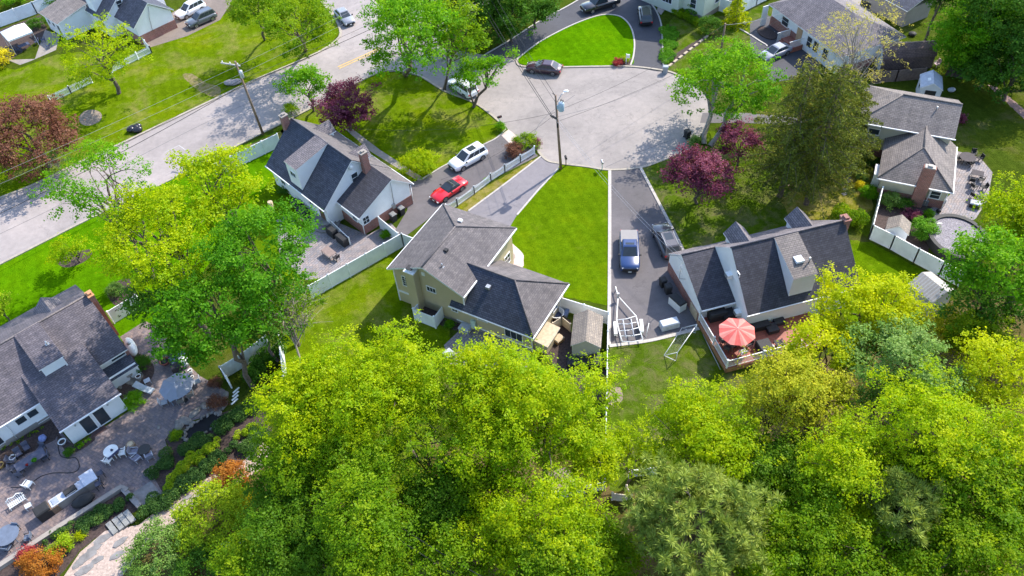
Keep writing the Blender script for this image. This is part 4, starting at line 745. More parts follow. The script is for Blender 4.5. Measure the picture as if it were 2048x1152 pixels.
# --- the tan split-level house
loc, rz = frame_at(774, 537, 4.8, -32)
H = thing('tan_house', 'tan split-level house with grey hip roof and dark lower wing in the middle', 'house', loc, rz)
m = MB(); m.ext([(.35, 0), (8.15, 0), (8.15, 4.62), (4.25, 6.5), (.35, 4.62)], .45, 5.4, 'y'); m.bx(.35, 8.15, 5.4, 9.85, 0, 4.62); m.bx(8.15, 15.2, .45, 7.0, 0, 2.55)
make_obj('wall', m, SIDE_T, H)
m = MB(); m.slab([(0, 0, 4.8), (4.25, 0, 6.85), (4.25, 6, 6.85), (0, 10.2, 4.8)], .18); m.slab([(8.5, 0, 4.8), (8.5, 10.2, 4.8), (4.25, 6, 6.85), (4.25, 0, 6.85)], .18); m.slab([(0, 10.2, 4.8), (4.25, 6, 6.85), (8.5, 10.2, 4.8)], .18)
up = make_obj('roof', m, [R_GREY, TRIM], H)
m = MB(); m.tube([(4.25, 0, 6.86), (4.25, 6, 6.86)], .09, 5); m.tube([(4.25, 6, 6.86), (0, 10.2, 4.81)], .08, 5); m.tube([(4.25, 6, 6.86), (8.5, 10.2, 4.81)], .08, 5); make_obj('ridge_cap', m, R_GREY, up)
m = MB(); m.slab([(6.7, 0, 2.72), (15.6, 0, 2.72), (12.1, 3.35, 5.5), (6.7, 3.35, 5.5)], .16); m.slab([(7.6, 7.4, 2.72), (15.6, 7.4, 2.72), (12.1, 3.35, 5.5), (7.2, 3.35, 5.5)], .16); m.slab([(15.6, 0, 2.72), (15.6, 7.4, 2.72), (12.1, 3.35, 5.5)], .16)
lo = make_obj('lower_roof', m, [R_GREY, TRIM], H); lo['label'] = 'lower wing roof, back yard slope painted blue-black for shade'
m = MB(); m.slab([(6.72, .02, 2.79), (15.55, .02, 2.79), (12.1, 3.32, 5.54), (6.72, 3.32, 5.54)], .05, 0, 0); make_obj('painted_shade_slope', m, [R_BLUE], lo)  # dark sheet over the grey shingles, the slope's shade put into colour
m = MB(); m.tube([(7, 3.35, 5.52), (12.1, 3.35, 5.52)], .08, 5); m.tube([(12.1, 3.35, 5.52), (15.6, 0, 2.76)], .08, 5); m.tube([(12.1, 3.35, 5.52), (15.6, 7.4, 2.76)], .08, 5); make_obj('ridge_cap', m, R_GREY, lo)
m = MB(); m.bx(2.35, 3.35, -.35, .45, 0, 5.75); ch = make_obj('chimney', m, SIDE_T, H)
m = MB(); m.bx(2.28, 3.42, -.42, .52, 5.75, 5.87); m.bx(2.55, 3.1, -.2, .3, 5.87, 6.1); make_obj('cap', m, TRIM, ch); m = MB(); m.bx(2.5, 3.15, -.25, .35, 6.1, 6.16); make_obj('cowl', m, BLACK, ch)
for q in ((.43, 2.34, .38, .45, 1.42, 1.62), (.29, .42, .40, .47, 0, 4.6), (8.08, 8.2, .4, .46, 2.9, 4.6), (7.0, 15.18, .40, .45, .35, .5), (15.19, 15.26, .38, .5, 0, 2.55)): m = MB(); m.bx(*q); make_obj('trim_board', m, TRIM, H)
m = MB(); m.bx(3.4, 15.2, .41, .47, 0, .34); make_obj('foundation', m, CONC, H)
for a in [(1.55, .45, 3.3, -90, .62, 1.25, (1, 3)), (4.55, .45, 3.55, -90, .95, .6, (2, 0)), (6.95, .45, 2.05, -90, .6, .85, (1, 1)), (10.0, .45, 2.05, -90, 1.0, .45, (2, 0)), (13.3, .45, 1.5, -90, 1.8, 1.2, (2, 0)), (15.2, 2.5, 1.6, 0, .9, 1.1, (1, 1)), (15.2, 5.2, 1.6, 0, .9, 1.1, (1, 1)), (8.15, 8.6, 1.7, 0, 1.0, 1.2, (1, 1))]: window(H, *a)
m = MB(); m.bx(3.75, 4.1, .39, .46, 5.2, 5.6); make_obj('gable_vent', m, TRIM, H)
m = MB(); m.box((4.95, 3.1, 6.55), (.36, .36, .3)); make_obj('roof_vent', m, BLACK, H)
m = MB(); m.box((9.9, 2.15, 4.72), (.42, .42, .3)); make_obj('roof_vent', m, METAL, H)
m = MB(); m.box((3.95, 7.35, 6.4), (.42, .34, .2)); make_obj('roof_vent', m, PLASTW, H)
m = MB(); m.lathe((5.55, 1.4, 6.0), [(.06, 0), (.06, .62)], 8); m.box((5.55, 1.4, 6.16), (.32, .32, .06)); make_obj('vent_pipe', m, [METAL], H)
m = MB(); m.box((9.0, .3, .9), (.5, .25, 1.1)); make_obj('meter_box', m, plain('pale_green_box', (.5, .62, .55), .5), H)
m = MB(); m.bx(6.6, 15.7, -.08, .03, 2.58, 2.7); m.bx(15.6, 15.7, 0, 7.4, 2.58, 2.7); m.bx(-.09, 0, 0, 10.2, 4.64, 4.77); m.bx(8.5, 8.6, 0, 10.2, 4.64, 4.77); make_obj('gutter', m, TRIM, H)
m = MB(); m.bx(14.9, 16.6, 0.7, 2.9, 0, 1.25); bay = make_obj('side_porch', m, SIDE_T, H); m = MB(); m.slab([(14.9, .5, 1.75), (16.8, .5, 1.45), (16.8, 3.1, 1.45), (14.9, 3.1, 1.75)], .08); make_obj('porch_roof', m, [TANW, TRIM], bay)
m = MB(); m.bx(13.6, 15.1, 1.1, 2.2, .75, .9); 

# --- white enclosure beside the tan house
e = thing('pipe_enclosure', 'square white vinyl enclosure full of dark soil against the tan house chimney', 'enclosure', loc, rz)
m = MB(); m.bx(3.15, 5.55, -1.15, -1.09, .05, 1.65); m.bx(3.15, 3.21, -1.15, .38, .05, 1.65); m.bx(5.49, 5.55, -1.15, .38, .05, 1.65); make_obj('panel', m, VINYL, e)
for x, y in ((3.18, -1.12), (5.52, -1.12)): m = MB(); m.box((x, y, .88), (.14, .14, 1.76)); m.box((x, y, 1.79), (.18, .18, .06)); make_obj('post', m, VINYL, e)
m = MB(); m.bx(3.25, 5.45, -1.05, .36, .02, .62); make_obj('soil', m, MULCH, e)

# --- the white cape house
loc, rz = frame_at(648, 421.7, 2.8, -49)
H = thing('cape_house', 'white cape house with dark blue shingles and brick garage wing beside the corner lawn', 'house', loc, rz)
m = MB(); m.ext([(.4, 0), (8.9, 0), (8.9, 2.75), (4.65, 6.5), (.4, 2.75)], -11.1, -.3); m.ext([(2.2, 0), (8.9, 0), (8.9, 2.95), (6.7, 4.75), (2.2, 2.6)], -.3, 3.45); make_obj('wall', m, SIDE_W, H)
m = MB(); m.bx(-.33, 3.5, 2.15, 8.95, 0, 1.25); make_obj('brick_base', m, BRICK, H)
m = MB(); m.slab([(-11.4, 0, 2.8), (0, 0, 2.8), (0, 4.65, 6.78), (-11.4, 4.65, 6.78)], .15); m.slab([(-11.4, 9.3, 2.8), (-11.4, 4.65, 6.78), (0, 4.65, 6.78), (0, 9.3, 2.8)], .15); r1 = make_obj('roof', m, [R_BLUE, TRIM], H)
m = MB(); m.slab([(-11.36, 4.70, 6.80), (-.04, 4.70, 6.80), (-.04, 9.26, 2.9), (-11.36, 9.26, 2.9)], .04, 0, 0); make_obj('painted_sun_slope', m, [R_GREY], r1)  # paler sheet on the sun-facing slope, sunlight put into its colour
m = MB(); m.slab([(-.3, 1.85, 2.72), (3.75, 1.85, 2.72), (3.75, 6.7, 5.0), (-.3, 6.7, 5.0)], .14); m.slab([(-.3, 6.7, 5.0), (3.75, 6.7, 5.0), (3.75, 9.25, 2.86), (-.3, 9.25, 2.86)], .14, 2); make_obj('garage_roof', m, [R_BLACK, TRIM, R_GREY], H)  # sun-facing slope painted grey, the other dark, as lit and shaded tones
m = MB(); m.tube([(-11.4, 4.65, 6.8), (0, 4.65, 6.8)], .08, 5); make_obj('ridge_cap', m, R_BLUE, r1)
d = MB(); d.ext([(.28, 2.7), (4.5, 6.35), (4.5, 6.72), (.28, 5.8)], -6.5, -4.3); dm = make_obj('rear_dormer', d, SIDE_W, H)
d = MB(); d.slab([(-6.56, 4.75, 6.88), (-6.56, .18, 5.9), (-4.24, .18, 5.9), (-4.24, 4.75, 6.88)], .08); make_obj('dormer_roof', d, [R_MAUVE, TRIM], dm); window(H, -5.4, .28, 4.7, -90, 1.0, .6, (1, 0))
for x in (-8.95, -2.3):
    d = MB(); d.ext([(x-.75, 3.6), (x+.75, 3.6), (x+.75, 4.95), (x, 5.8), (x-.75, 4.95)], 5.2, 7.7, 'y'); dm = make_obj('front_dormer', d, SIDE_W, H)
    d = MB(); d.slab([(x-.95, 5.0, 4.85), (x-.95, 7.95, 4.85), (x, 7.95, 5.98), (x, 5.0, 5.98)], .1); d.slab([(x+.95, 5.0, 4.85), (x, 5.0, 5.98), (x, 7.95, 5.98), (x+.95, 7.95, 4.85)], .1); make_obj('dormer_roof', d, [R_MAUVE, TRIM], dm)
    window(H, x, 7.7, 4.6, 90, .7, .9)
for x, y, z, n in ((-11.45, 3.9, 7.5, 0), (.2, 6.05, 7.1, 1)):
    d = MB(); d.box((x, y, z/2), (.62, .75, z)); c = make_obj('chimney', d, BRICK, H); d = MB(); d.box((x, y, z+.06), (.74, .88, .12)); d.box((x, y, z+.2), (.35, .35, .22)); make_obj('cap', d, CONC, c)
for a in [(-.3, 4.7, 4.3, 0, .75, 1.2, (0, 1)), (3.45, 2.75, 1.75, 0, .75, .9, (1, 1)), (2.2, 2.2, 1.75, -90, .7, .9, (1, 1)), (-3.4, .4, 1.9, -90, .7, .9, (1, 1)), (-9, .4, 1.7, -90, .8, 1.1, (1, 1))]: window(H, *a)
m = MB(); m.bx(-1.9, -1.0, .36, .42, .3, 2.25); make_obj('door', m, plain('brown_door', (.13, .07, .04), .5), H)
m = MB(); m.bx(1.0, 1.85, 2.16, 2.21, .05, 1.95); make_obj('door', m, PLASTW, H)
m = MB(); m.tube([(3.55, 6.6, 4.6), (3.55, 6.5, 1.6)], .04, 5); m.box((3.57, 6.4, 1.35), (.2, .4, .55)); make_obj('meter_pipe', m, METAL, H)
m = MB(); m.tube([(3.6, 9.0, 2.7), (3.55, 8.95, .1)], .05, 5); m.tube([(3.6, 2.15, 2.6), (3.55, 2.15, .1)], .05, 5); make_obj('downpipe', m, TRIM, H)
m = MB(); m.bx(-11.45, .03, -.1, 0, 2.66, 2.78); m.bx(-11.4, 3.8, 9.25, 9.36, 2.66, 2.78); m.bx(-.3, 3.8, 1.76, 1.86, 2.56, 2.68); make_obj('gutter', m, TRIM, H)
m = MB(); m.ball((-.15, 4.5, 5.9), (.14, .3, .3), 10); make_obj('satellite_dish', m, PLASTW, H)
m = MB()
for i, r in enumerate((2.0, 1.6, 1.2)): m.lathe((-1.5, .35, 0), [(r, 0), (r, .18*(i+1))], 20, 0, False, .8)
make_obj('steps', m, SLATE, H)

# --- the white house with the red deck
loc, rz = frame_at(1402, 619.8, 3.0, 12); H4 = (loc, rz)
H = thing('white_house', 'white house with charcoal roof, skylight dormer and red deck', 'house', loc, rz)
m = MB(); m.ext([(.85, 0), (8.1, 0), (8.1, 2.2), (5.75, 4.28), (.85, 2.05)], .45, 3.84); m.ext([(-1.6, 0), (7.6, 0), (7.6, 2.75), (3.0, 6.82), (-1.6, 2.7)], 3.84, 14.9); make_obj('wall', m, SIDE_W, H)
m = MB(); m.bx(.40, .46, .84, 8.12, 0, 1.25); make_obj('brick_base', m, BRICK, H)
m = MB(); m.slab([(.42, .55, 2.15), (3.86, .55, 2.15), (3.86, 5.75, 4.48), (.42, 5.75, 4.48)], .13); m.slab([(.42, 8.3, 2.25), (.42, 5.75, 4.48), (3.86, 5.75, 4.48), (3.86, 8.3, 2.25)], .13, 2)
m.slab([(3.82, -1.75, 2.72), (15.2, -1.75, 2.72), (15.2, 3.0, 6.95), (3.82, 3.0, 6.95)], .15); m.slab([(3.82, 7.78, 2.72), (3.82, 3.0, 6.95), (15.2, 3.0, 6.95), (15.2, 7.78, 2.72)], .15, 2); r1 = make_obj('roof', m, [R_BLACK, TRIM, R_MAUVE], H)  # rear slopes toward the sun get a paler shingle, light painted in
m = MB(); m.tube([(3.75, 3, 6.97), (15.2, 3, 6.97)], .09, 5); m.tube([(.42, 5.75, 4.5), (3.8, 5.75, 4.5)], .09, 5); make_obj('ridge_cap', m, R_MAUVE, r1)
d = MB(); d.ext([(-1.15, 2.9), (2.9, 6.6), (2.9, 6.85), (-1.15, 5.5)], 8.05, 10.4); dm = make_obj('skylight_dormer', d, SIDE_W, H)
d = MB(); d.slab([(8.02, 3.1, 7.02), (8.02, -1.25, 5.6), (10.44, -1.25, 5.6), (10.44, 3.1, 7.02)], .08); make_obj('dormer_roof', d, [R_TAUPE, TRIM], dm)
d = MB(); d.box((9.25, .35, 6.2), (.75, .75, .26)); make_obj('skylight', d, plain('skylight_dome', (.75, .78, .85), .15), dm)
d = MB(); d.lathe((10.05, -.1, 5.9), [(.07, 0), (.07, .75)], 8); make_obj('vent_pipe', d, METAL, dm)
for x in (6.3, 12.7):
    d = MB(); d.ext([(x-.9, 4.0), (x+.9, 4.0), (x+.9, 4.95), (x, 5.85), (x-.9, 4.95)], 4.2, 6.6, 'y'); dm = make_obj('front_dormer', d, SIDE_W, H)
    d = MB(); d.slab([(x-1.1, 3.9, 4.85), (x-1.1, 6.9, 4.85), (x, 6.9, 6.05), (x, 3.9, 6.05)], .1); d.slab([(x+1.1, 3.9, 4.85), (x, 3.9, 6.05), (x, 6.9, 6.05), (x+1.1, 6.9, 4.85)], .1); make_obj('dormer_roof', d, [R_MAUVE, TRIM], dm); window(H, x, 6.6, 4.6, 90, .8, .8)
d = MB(); d.box((15.35, 3.1, 3.5), (.6, .85, 7.0)); c = make_obj('chimney', d, BRICK, H); d = MB(); d.box((15.35, 3.1, 7.05), (.72, .98, .14)); d.box((15.35, 3.1, 7.2), (.4, .55, .2)); make_obj('cap', d, BRICK, c)
for a in [(3.9, 1.3, 4.95, 180, .7, 1.0, (0, 1)), (4.95, -1.4, 1.75, -90, .75, .8, (0, 0)), (6.1, -1.4, 1.75, -90, .75, .8, (0, 0)), (10.2, -1.4, 1.75, -90, .5, .9, (0, 0)), (13.0, -1.4, 1.75, -90, 1.2, 1.0, (1, 0))]: window(H, *a)
m = MB(); m.bx(8.4, 9.35, -1.46, -1.38, .65, 2.5); dr = make_obj('door', m, PLASTW, H); m = MB()
for i in range(3):
    for j in range(2): m.bx(8.5+i*.27, 8.7+i*.27, -1.49, -1.45, 1.75+j*.34, 2.02+j*.34)
make_obj('door_pane', m, GLASS, dr)
m = MB(); m.bx(6.9, 7.6, -1.47, -1.38, .62, 2.5); make_obj('shutter', m, TRIM, H)
for x, y, z in ((3.6, 2.2, 4.2), (3.6, -.4, 1.75)): m = MB(); m.box((x, y, z), (.5, .6, .42)); a = make_obj('window_air_conditioner', m, PLASTW, H); m = MB(); m.box((x-.26, y, z), (.02, .5, .3)); make_obj('grille', m, METAL, a)
m = MB(); m.bx(.34, .40, 1.1, 2.6, .0, 1.2); make_obj('lattice', m, TANW, H)
m = MB(); m.tube([(.45, 4.4, 2.5), (-.2, 4.4, 2.8), (-.2, 4.4, 4.6)], .03, 5); m.tube([(-.7, 4.2, 4.2), (.3, 4.6, 4.3)], .02, 4); m.tube([(-.6, 3.8, 4.45), (.2, 5.0, 4.45)], .02, 4); m.tube([(-.4, 3.6, 4.0), (0, 5.1, 4.0)], .02, 4); make_obj('antenna', m, METAL, H)
m = MB(); m.bx(.42, 3.8, .45, .55, 2.0, 2.11); m.bx(3.75, 15.25, -1.85, -1.75, 2.6, 2.71); make_obj('gutter', m, TRIM, H)

D = thing('deck', 'red timber deck with white balustrade behind the charcoal roofed house', 'deck', loc, rz)
m = MB(); m.prism([(.35, -5.25), (10.6, -5.25), (10.6, -1.42), (3.87, -1.42), (3.87, .83), (.35, .83)], .5, .62); make_obj('floor', m, DECK, D)
m = MB(); m.bx(.28, 10.6, -5.33, -5.25, .12, .6); m.bx(.28, .35, -5.33, .83, .12, .6); make_obj('skirt', m, plain('cedar_skirt', (.33, .16, .075), .8, .3, 3), D)
rail(D, 'balustrade', (.4, -5.18), (7.4, -5.18), 1.0, PLASTW, .62); rail(D, 'balustrade', (.4, -5.18), (.4, .75), 1.0, PLASTW, .62); rail(D, 'balustrade', (7.5, -5.18), (10.5, -5.18), 1.0, PLASTW, .62)
for x, y in ((.4, -5.18), (3.9, -5.18), (7.45, -5.18), (.4, -2.4), (.4, .7)): m = MB(); m.box((x, y, 1.18), (.13, .13, 1.12)); m.box((x, y, 1.77), (.17, .17, .06)); make_obj('post', m, PLASTW, D)

# --- the grey roofed patio house at the left
loc, rz = frame_at(118, 862, 2.6, 40)
H = thing('patio_house', 'long white house with weathered grey roof beside the large paver patio', 'house', loc, rz)
m = MB(); m.ext([(4.45, 0), (15.5, 0), (15.5, 2.6), (10, 5.35), (4.45, 2.6)], -14, 8.0); m.ext([(.25, 0), (6.5, 0), (6.5, 3.6), (.25, 2.42)], .2, 5.35); make_obj('wall', m, SIDE_W, H)
m = MB(); m.ext([(4.3, 0), (15.6, 0), (15.6, 2.5), (10, 5.4), (4.3, 2.5)], 8.0, 8.3); make_obj('brick_gable', m, BRICK, H)
m = MB(); m.slab([(-14, 4.1, 2.7), (8.3, 4.1, 2.7), (8.3, 10, 5.65), (-14, 10, 5.65)], .14); m.slab([(-14, 15.9, 2.7), (-14, 10, 5.65), (8.3, 10, 5.65), (8.3, 15.9, 2.7)], .14); r1 = make_obj('roof', m, [R_SLATE, TRIM], H)
m = MB(); m.slab([(0, -.1, 2.58), (5.55, -.1, 2.58), (5.55, 6.7, 4.06), (0, 6.7, 4.06)], .12); er = make_obj('extension_roof', m, [R_SLATE, TRIM], H)
m = MB(); m.tube([(-14, 10, 5.66), (8.3, 10, 5.66)], .11, 5); make_obj('ridge_cap', m, R_MAUVE, r1)
d = MB(); d.ext([(5.4, 3.5), (9.8, 5.4), (9.8, 5.6), (5.4, 4.75)], 1.6, 3.5); dm = make_obj('shed_dormer', d, SIDE_W, H)
d = MB(); d.slab([(1.42, 10, 5.75), (1.42, 5.3, 4.85), (3.68, 5.3, 4.85), (3.68, 10, 5.75)], .1); make_obj('dormer_roof', d, [R_SLATE, TRIM], dm)
d = MB(); d.box((3.5, 5.28, 4.2), (.14, .12, 1.3)); make_obj('downpipe', d, TRIM, dm)
d = MB(); d.lathe((3.2, 7.3, 4.9), [(.07, 0), (.07, .75)], 8); d.box((3.2, 7.3, 5.25), (.35, .35, .05)); make_obj('vent_pipe', d, METAL, H)
d = MB(); d.ext([(3.95, 2.6), (6.0, 2.6), (6.0, 3.6), (3.95, 4.5)][::-1] if False else [(4.0, 2.5), (6.1, 2.5), (6.1, 4.1), (5.05, 5.0), (4.0, 4.1)], 10.5, 13.4, 'y'); dm = make_obj('front_dormer', d, SIDE_W, H)
d = MB(); d.slab([(3.8, 10.4, 4.05), (3.8, 13.7, 4.05), (5.05, 13.7, 5.1), (5.05, 10.4, 5.1)], .1); d.slab([(6.3, 10.4, 4.05), (5.05, 10.4, 5.1), (5.05, 13.7, 5.1), (6.3, 13.7, 4.05)], .1); make_obj('dormer_roof', d, [R_MAUVE, TRIM], dm)
d = MB(); d.box((8.5, 9.7, 2.9), (.5, .9, 5.8)); c = make_obj('chimney', d, BRICK, H); d = MB(); d.box((8.5, 9.7, 5.85), (.6, 1.0, .1)); d.box((8.5, 9.7, 6.0), (.3, .5, .22)); make_obj('cap', d, plain('clay_pot', (.5, .25, .12), .8), c)
d = MB(); d.bx(5.4, 8.15, 3.2, 4.45, 0, 1.5); lt = make_obj('cellar_lean_to', d, SIDE_W, H); d = MB(); d.slab([(5.45, 2.95, 1.35), (8.25, 2.95, 1.35), (8.25, 4.4, 1.85), (5.45, 4.4, 1.85)], .08); make_obj('lean_to_roof', d, [R_BLUE, TRIM], lt)
window(H, 7.3, 4.45, 2.2, -90, 1.3, .35, (0, 0))
for a in [(-1.0, 4.45, 1.75, -90, .8, .75, (0, 0)), (-2.05, 4.45, 1.75, -90, .8, .75, (0, 0)), (-4.6, 4.45, 1.35, -90, 1.0, 1.5, (0, 0)), (-5.8, 4.45, 1.35, -90, 1.0, 1.5, (0, 0)), (-.6, 4.45, .45, -90, 1.1, .22, (0, 0))]: window(H, *a)
window(H, 2.05, .25, 1.1, -90, .95, 1.95, (0, 0), 'sliding_door'); window(H, 3.3, .25, 1.1, -90, .95, 1.95, (0, 0), 'sliding_door')
for x in (1.2, 4.2): d = MB(); d.ball((x, .17, 1.95), .1, 8); make_obj('wall_lamp', d, METAL, H)
d = MB(); d.bx(-.05, 5.6, -.2, -.1, 2.46, 2.58); d.bx(-14, -.05, 4.0, 4.1, 2.58, 2.68); d.tube([(-3.2, 4.35, 2.6), (-3.2, 4.35, .1)], .05, 5); make_obj('gutter', d, TRIM, H)
d = MB(); d.bx(-14, .15, 4.38, 4.45, 0, .6); make_obj('foundation', d, CONC, H)

# --- the blue-white house at the top left
loc, rz = frame_at(261, 60.6, 2.8, -45.5)
H = thing('blue_white_house', 'pale blue-white house with dark slate roof at the top left corner', 'house', loc, rz)
m = MB(); m.ext([(.9, 0), (6.7, 0), (6.7, 2.75), (3.8, 5.0), (.9, 2.75)], -5.5, -.3); m.ext([(-.8, 0), (8.5, 0), (8.5, 2.85), (4.0, 6.4), (-.8, 2.85)], -20, -5.5); make_obj('wall', m, SIDE_W, H)
m = MB(); m.bx(-5.5, -.24, .86, 6.76, 0, 1.3); make_obj('brick_base', m, BRICK, H)
m = MB(); m.slab([(-5.5, .5, 2.8), (0, .5, 2.8), (0, 3.8, 5.3), (-5.5, 3.8, 5.3)], .15); m.slab([(-5.5, 7.1, 2.8), (-5.5, 3.8, 5.3), (0, 3.8, 5.3), (0, 7.1, 2.8)], .15)
m.slab([(-20, -1.2, 2.85), (-5.3, -1.2, 2.85), (-5.3, 4, 6.8), (-20, 4, 6.8)], .15); m.slab([(-20, 9, 2.85), (-20, 4, 6.8), (-5.3, 4, 6.8), (-5.3, 9, 2.85)], .15); make_obj('roof', m, [R_BLUE, TRIM], H)
m = MB(); m.ext([(-.7, 3.2), (3.5, 6.2), (3.5, 6.5), (-.7, 5.4)], -10.2, -8.2); dm = make_obj('dormer', m, SIDE_W, H); m = MB(); m.slab([(-10.4, 3.9, 6.8), (-10.4, -.9, 5.5), (-8, -.9, 5.5), (-8, 3.9, 6.8)], .1); make_obj('dormer_roof', m, [R_BLUE, TRIM], dm)
m = MB(); m.ext([(-5.4, 0), (-.8, 0), (-.8, 3.4), (-5.4, 2.6)], -16.1, -10.9); x = make_obj('rear_extension', m, SIDE_W, H); m = MB(); m.slab([(-16.4, -5.8, 2.75), (-10.7, -5.8, 2.75), (-10.7, -.6, 3.75), (-16.4, -.6, 3.75)], .12); make_obj('extension_roof', m, [R_TAUPE, TRIM], x)
for a in [(-5.5, 2.0, 4.2, 0, .8, 1.0, (0, 1)), (-15, -5.4, 1.6, -90, .6, .7, (0, 0)), (-13.5, -5.4, 1.6, -90, .6, .7, (0, 0)), (-12, -5.4, 1.2, -90, .8, 1.6, (0, 0)), (-7.2, -.8, 1.6, -90, 1, 1.1, (1, 0))]: window(H, *a)
m = MB(); m.tube([(-.25, 3.8, 4.6), (-.2, 3.3, 3.2), (-.2, 3.0, 1.2)], .04, 5); make_obj('cable_drop', m, METAL, H)

# --- the cream house at the top
loc, rz = frame_at(1404.5, 42, 0, 41)
H = thing('cream_house', 'cream two storey house cut by the top edge beside the black drive', 'house', loc, rz)
m = MB(); m.bx(0, 8, 0, 11, 0, 5.6); m.bx(-.9, 0, 3.6, 11, 0, 5.6); make_obj('wall', m, siding('pale_green_siding', (.63, .66, .55)), H)
m = MB(); m.bx(-.04, 8.04, -.04, 3.6, 0, .7); make_obj('foundation', m, CONC, H)
m = MB(); m.slab([(-1.4, -.5, 5.7), (8.5, -.5, 5.7), (8.5, 5.5, 8.5), (-1.4, 5.5, 8.5)], .15); m.slab([(-1.4, 11.5, 5.7), (-1.4, 5.5, 8.5), (8.5, 5.5, 8.5), (8.5, 11.5, 5.7)], .15); make_obj('roof', m, [R_GREY, TRIM], H)
for a in [(-.9, 5.6, 1.9, 180, 1.6, 1.3, (2, 0)), (0, 1.8, 2.0, 180, .9, 1.3, (0, 1)), (3, 0, 2.2, -90, .9, 1.3, (0, 1)), (-.9, 9, 1.9, 180, 1.0, 1.3, (0, 1))]: window(H, *a)

# --- the brown hip roofed house, top right
loc, rz = frame_at(1537, 7.8, 3.0, -70)
H = thing('hip_roof_house', 'white and brick ranch with mauve-brown hip roof and porch stairs at the top right', 'house', loc, rz)
m = MB(); m.bx(.45, 14.6, .5, 9.5, 0, 2.85); make_obj('wall', m, SIDE_W, H)
for q in ((.40, 6.0, .45, .52, 0, 1.4), (14.55, 14.66, .45, 9.5, 0, 1.0)): m = MB(); m.bx(*q); make_obj('brick_base', m, BRICK, H)
m = MB(); m.slab([(0, 0, 3), (15, 0, 3), (10.5, 5, 5.3), (4.6, 5, 5.3)], .15); m.slab([(0, 10, 3), (4.6, 5, 5.3), (10.5, 5, 5.3), (15, 10, 3)], .15); m.slab([(0, 0, 3), (4.6, 5, 5.3), (0, 10, 3)], .15); m.slab([(15, 0, 3), (15, 10, 3), (10.5, 5, 5.3)], .15); make_obj('roof', m, [R_MAUVE, TRIM], H)
for a in [(3.4, .5, 1.95, -90, 1.3, 1.2, (0, 1)), (8.6, .5, 1.6, -90, .9, 1.4, (0, 1)), (9.9, .5, 1.6, -90, .9, 1.4, (0, 1)), (11.8, .5, 1.6, -90, .9, 1.3, (0, 1))]: window(H, *a)
m = MB(); m.bx(6.0, 7.0, .42, .52, .7, 2.7); make_obj('door', m, plain('tan_door', (.45, .30, .18), .5), H)
m = MB(); m.bx(4.9, 7.6, -1.0, .45, 0, .7)
for i in range(3): m.bx(4.9, 7.6, -1.0-.32*(i+1), -1.0-.32*i, 0, .7-.2*(i+1))
pr = make_obj('porch', m, plain('red_brick_steps', (.27, .10, .07), .85, .3, 5), H)
for x in (4.95, 7.55): rail(pr, 'porch_rail', (x, -1.8), (x, .4), 1.55, PLASTW, .1)
m = MB(); m.bx(.1, .2, -.9, .0, 0, 2.9); m.bx(2.3, 2.36, -.9, 0, 0, .1); make_obj('porch_post', m, PLASTW, H)
m = MB(); m.lathe((2.2, -1.2, 0), [(1.7, 0), (1.7, .16), (1.5, .16)], 18, 0, False, .6); make_obj('planter_bed', m, MULCH, H)

# --- the taupe hip roofed house, right
loc, rz = frame_at(1755.5, 356, 2.6, -26)
H = thing('taupe_house', 'cream and brick house with taupe hip roofs and a brick chimney at the right', 'house', loc, rz)
m = MB(); m.bx(.4, 6.9, .4, 8.5, 0, 2.5); m.bx(-2.9, 6.3, 7.2, 13.7, 0, 4.3); make_obj('wall', m, SIDE_C, H)
for q in ((.35, 6.95, .35, .42, 0, 1.0), (-2.95, .4, 7.15, 7.22, 0, 1.0)): m = MB(); m.bx(*q); make_obj('brick_base', m, BRICK, H)
m = MB(); m.slab([(-3.3, 6.7, 4.4), (6.6, 6.7, 4.4), (6.6, 10.4, 6.3), (.6, 10.4, 6.3)], .15); m.slab([(-3.3, 14.2, 4.4), (.6, 10.4, 6.3), (6.6, 10.4, 6.3), (6.6, 14.2, 4.4)], .15); m.slab([(-3.3, 6.7, 4.4), (.6, 10.4, 6.3), (-3.3, 14.2, 4.4)], .15); r1 = make_obj('upper_roof', m, [R_TAUPE, TRIM], H)
m = MB(); m.tube([(.6, 10.4, 6.32), (6.6, 10.4, 6.32)], .09, 5); m.tube([(.6, 10.4, 6.32), (-3.3, 6.7, 4.42)], .08, 5); make_obj('ridge_cap', m, R_TAUPE, r1)
m = MB(); m.ext([(7.25, 4.2), (13.6, 4.2), (10.4, 6.05)], 6.1, 6.3); make_obj('gable', m, SIDE_C, H)
m = MB(); m.slab([(0, 0, 2.6), (7.3, 0, 2.6), (3.65, 3.7, 4.75)], .14); m.slab([(0, 0, 2.6), (3.65, 3.7, 4.75), (3.65, 9.2, 4.75), (0, 8.0, 2.6)], .14); m.slab([(7.3, 0, 2.6), (7.3, 8.0, 2.6), (3.65, 9.2, 4.75), (3.65, 3.7, 4.75)], .14); r2 = make_obj('lower_roof', m, [R_TAUPE, TRIM], H)
m = MB(); m.tube([(3.65, 3.7, 4.77), (3.65, 8.6, 4.77)], .09, 5); m.tube([(0, 0, 2.62), (3.65, 3.7, 4.77), (7.3, 0, 2.62)], .08, 5); make_obj('ridge_cap', m, R_TAUPE, r2)
m = MB(); m.box((4.4, .1, 2.55), (1.2, .6, 5.1)); c = make_obj('chimney', m, BRICK, H); m = MB(); m.box((4.4, .1, 5.15), (1.0, .62, .12)); m.box((4.4, .1, 5.28), (.45, .35, .18)); make_obj('cap', m, CONCW, c)
for a in [(-1.3, 7.2, 3.2, -90, 1.1, .7, (0, 0)), (.4, 2.0, 1.3, 180, 1.4, 1.3, (1, 0)), (5.9, .4, 1.6, -90, .9, .9, (0, 1))]: window(H, *a)
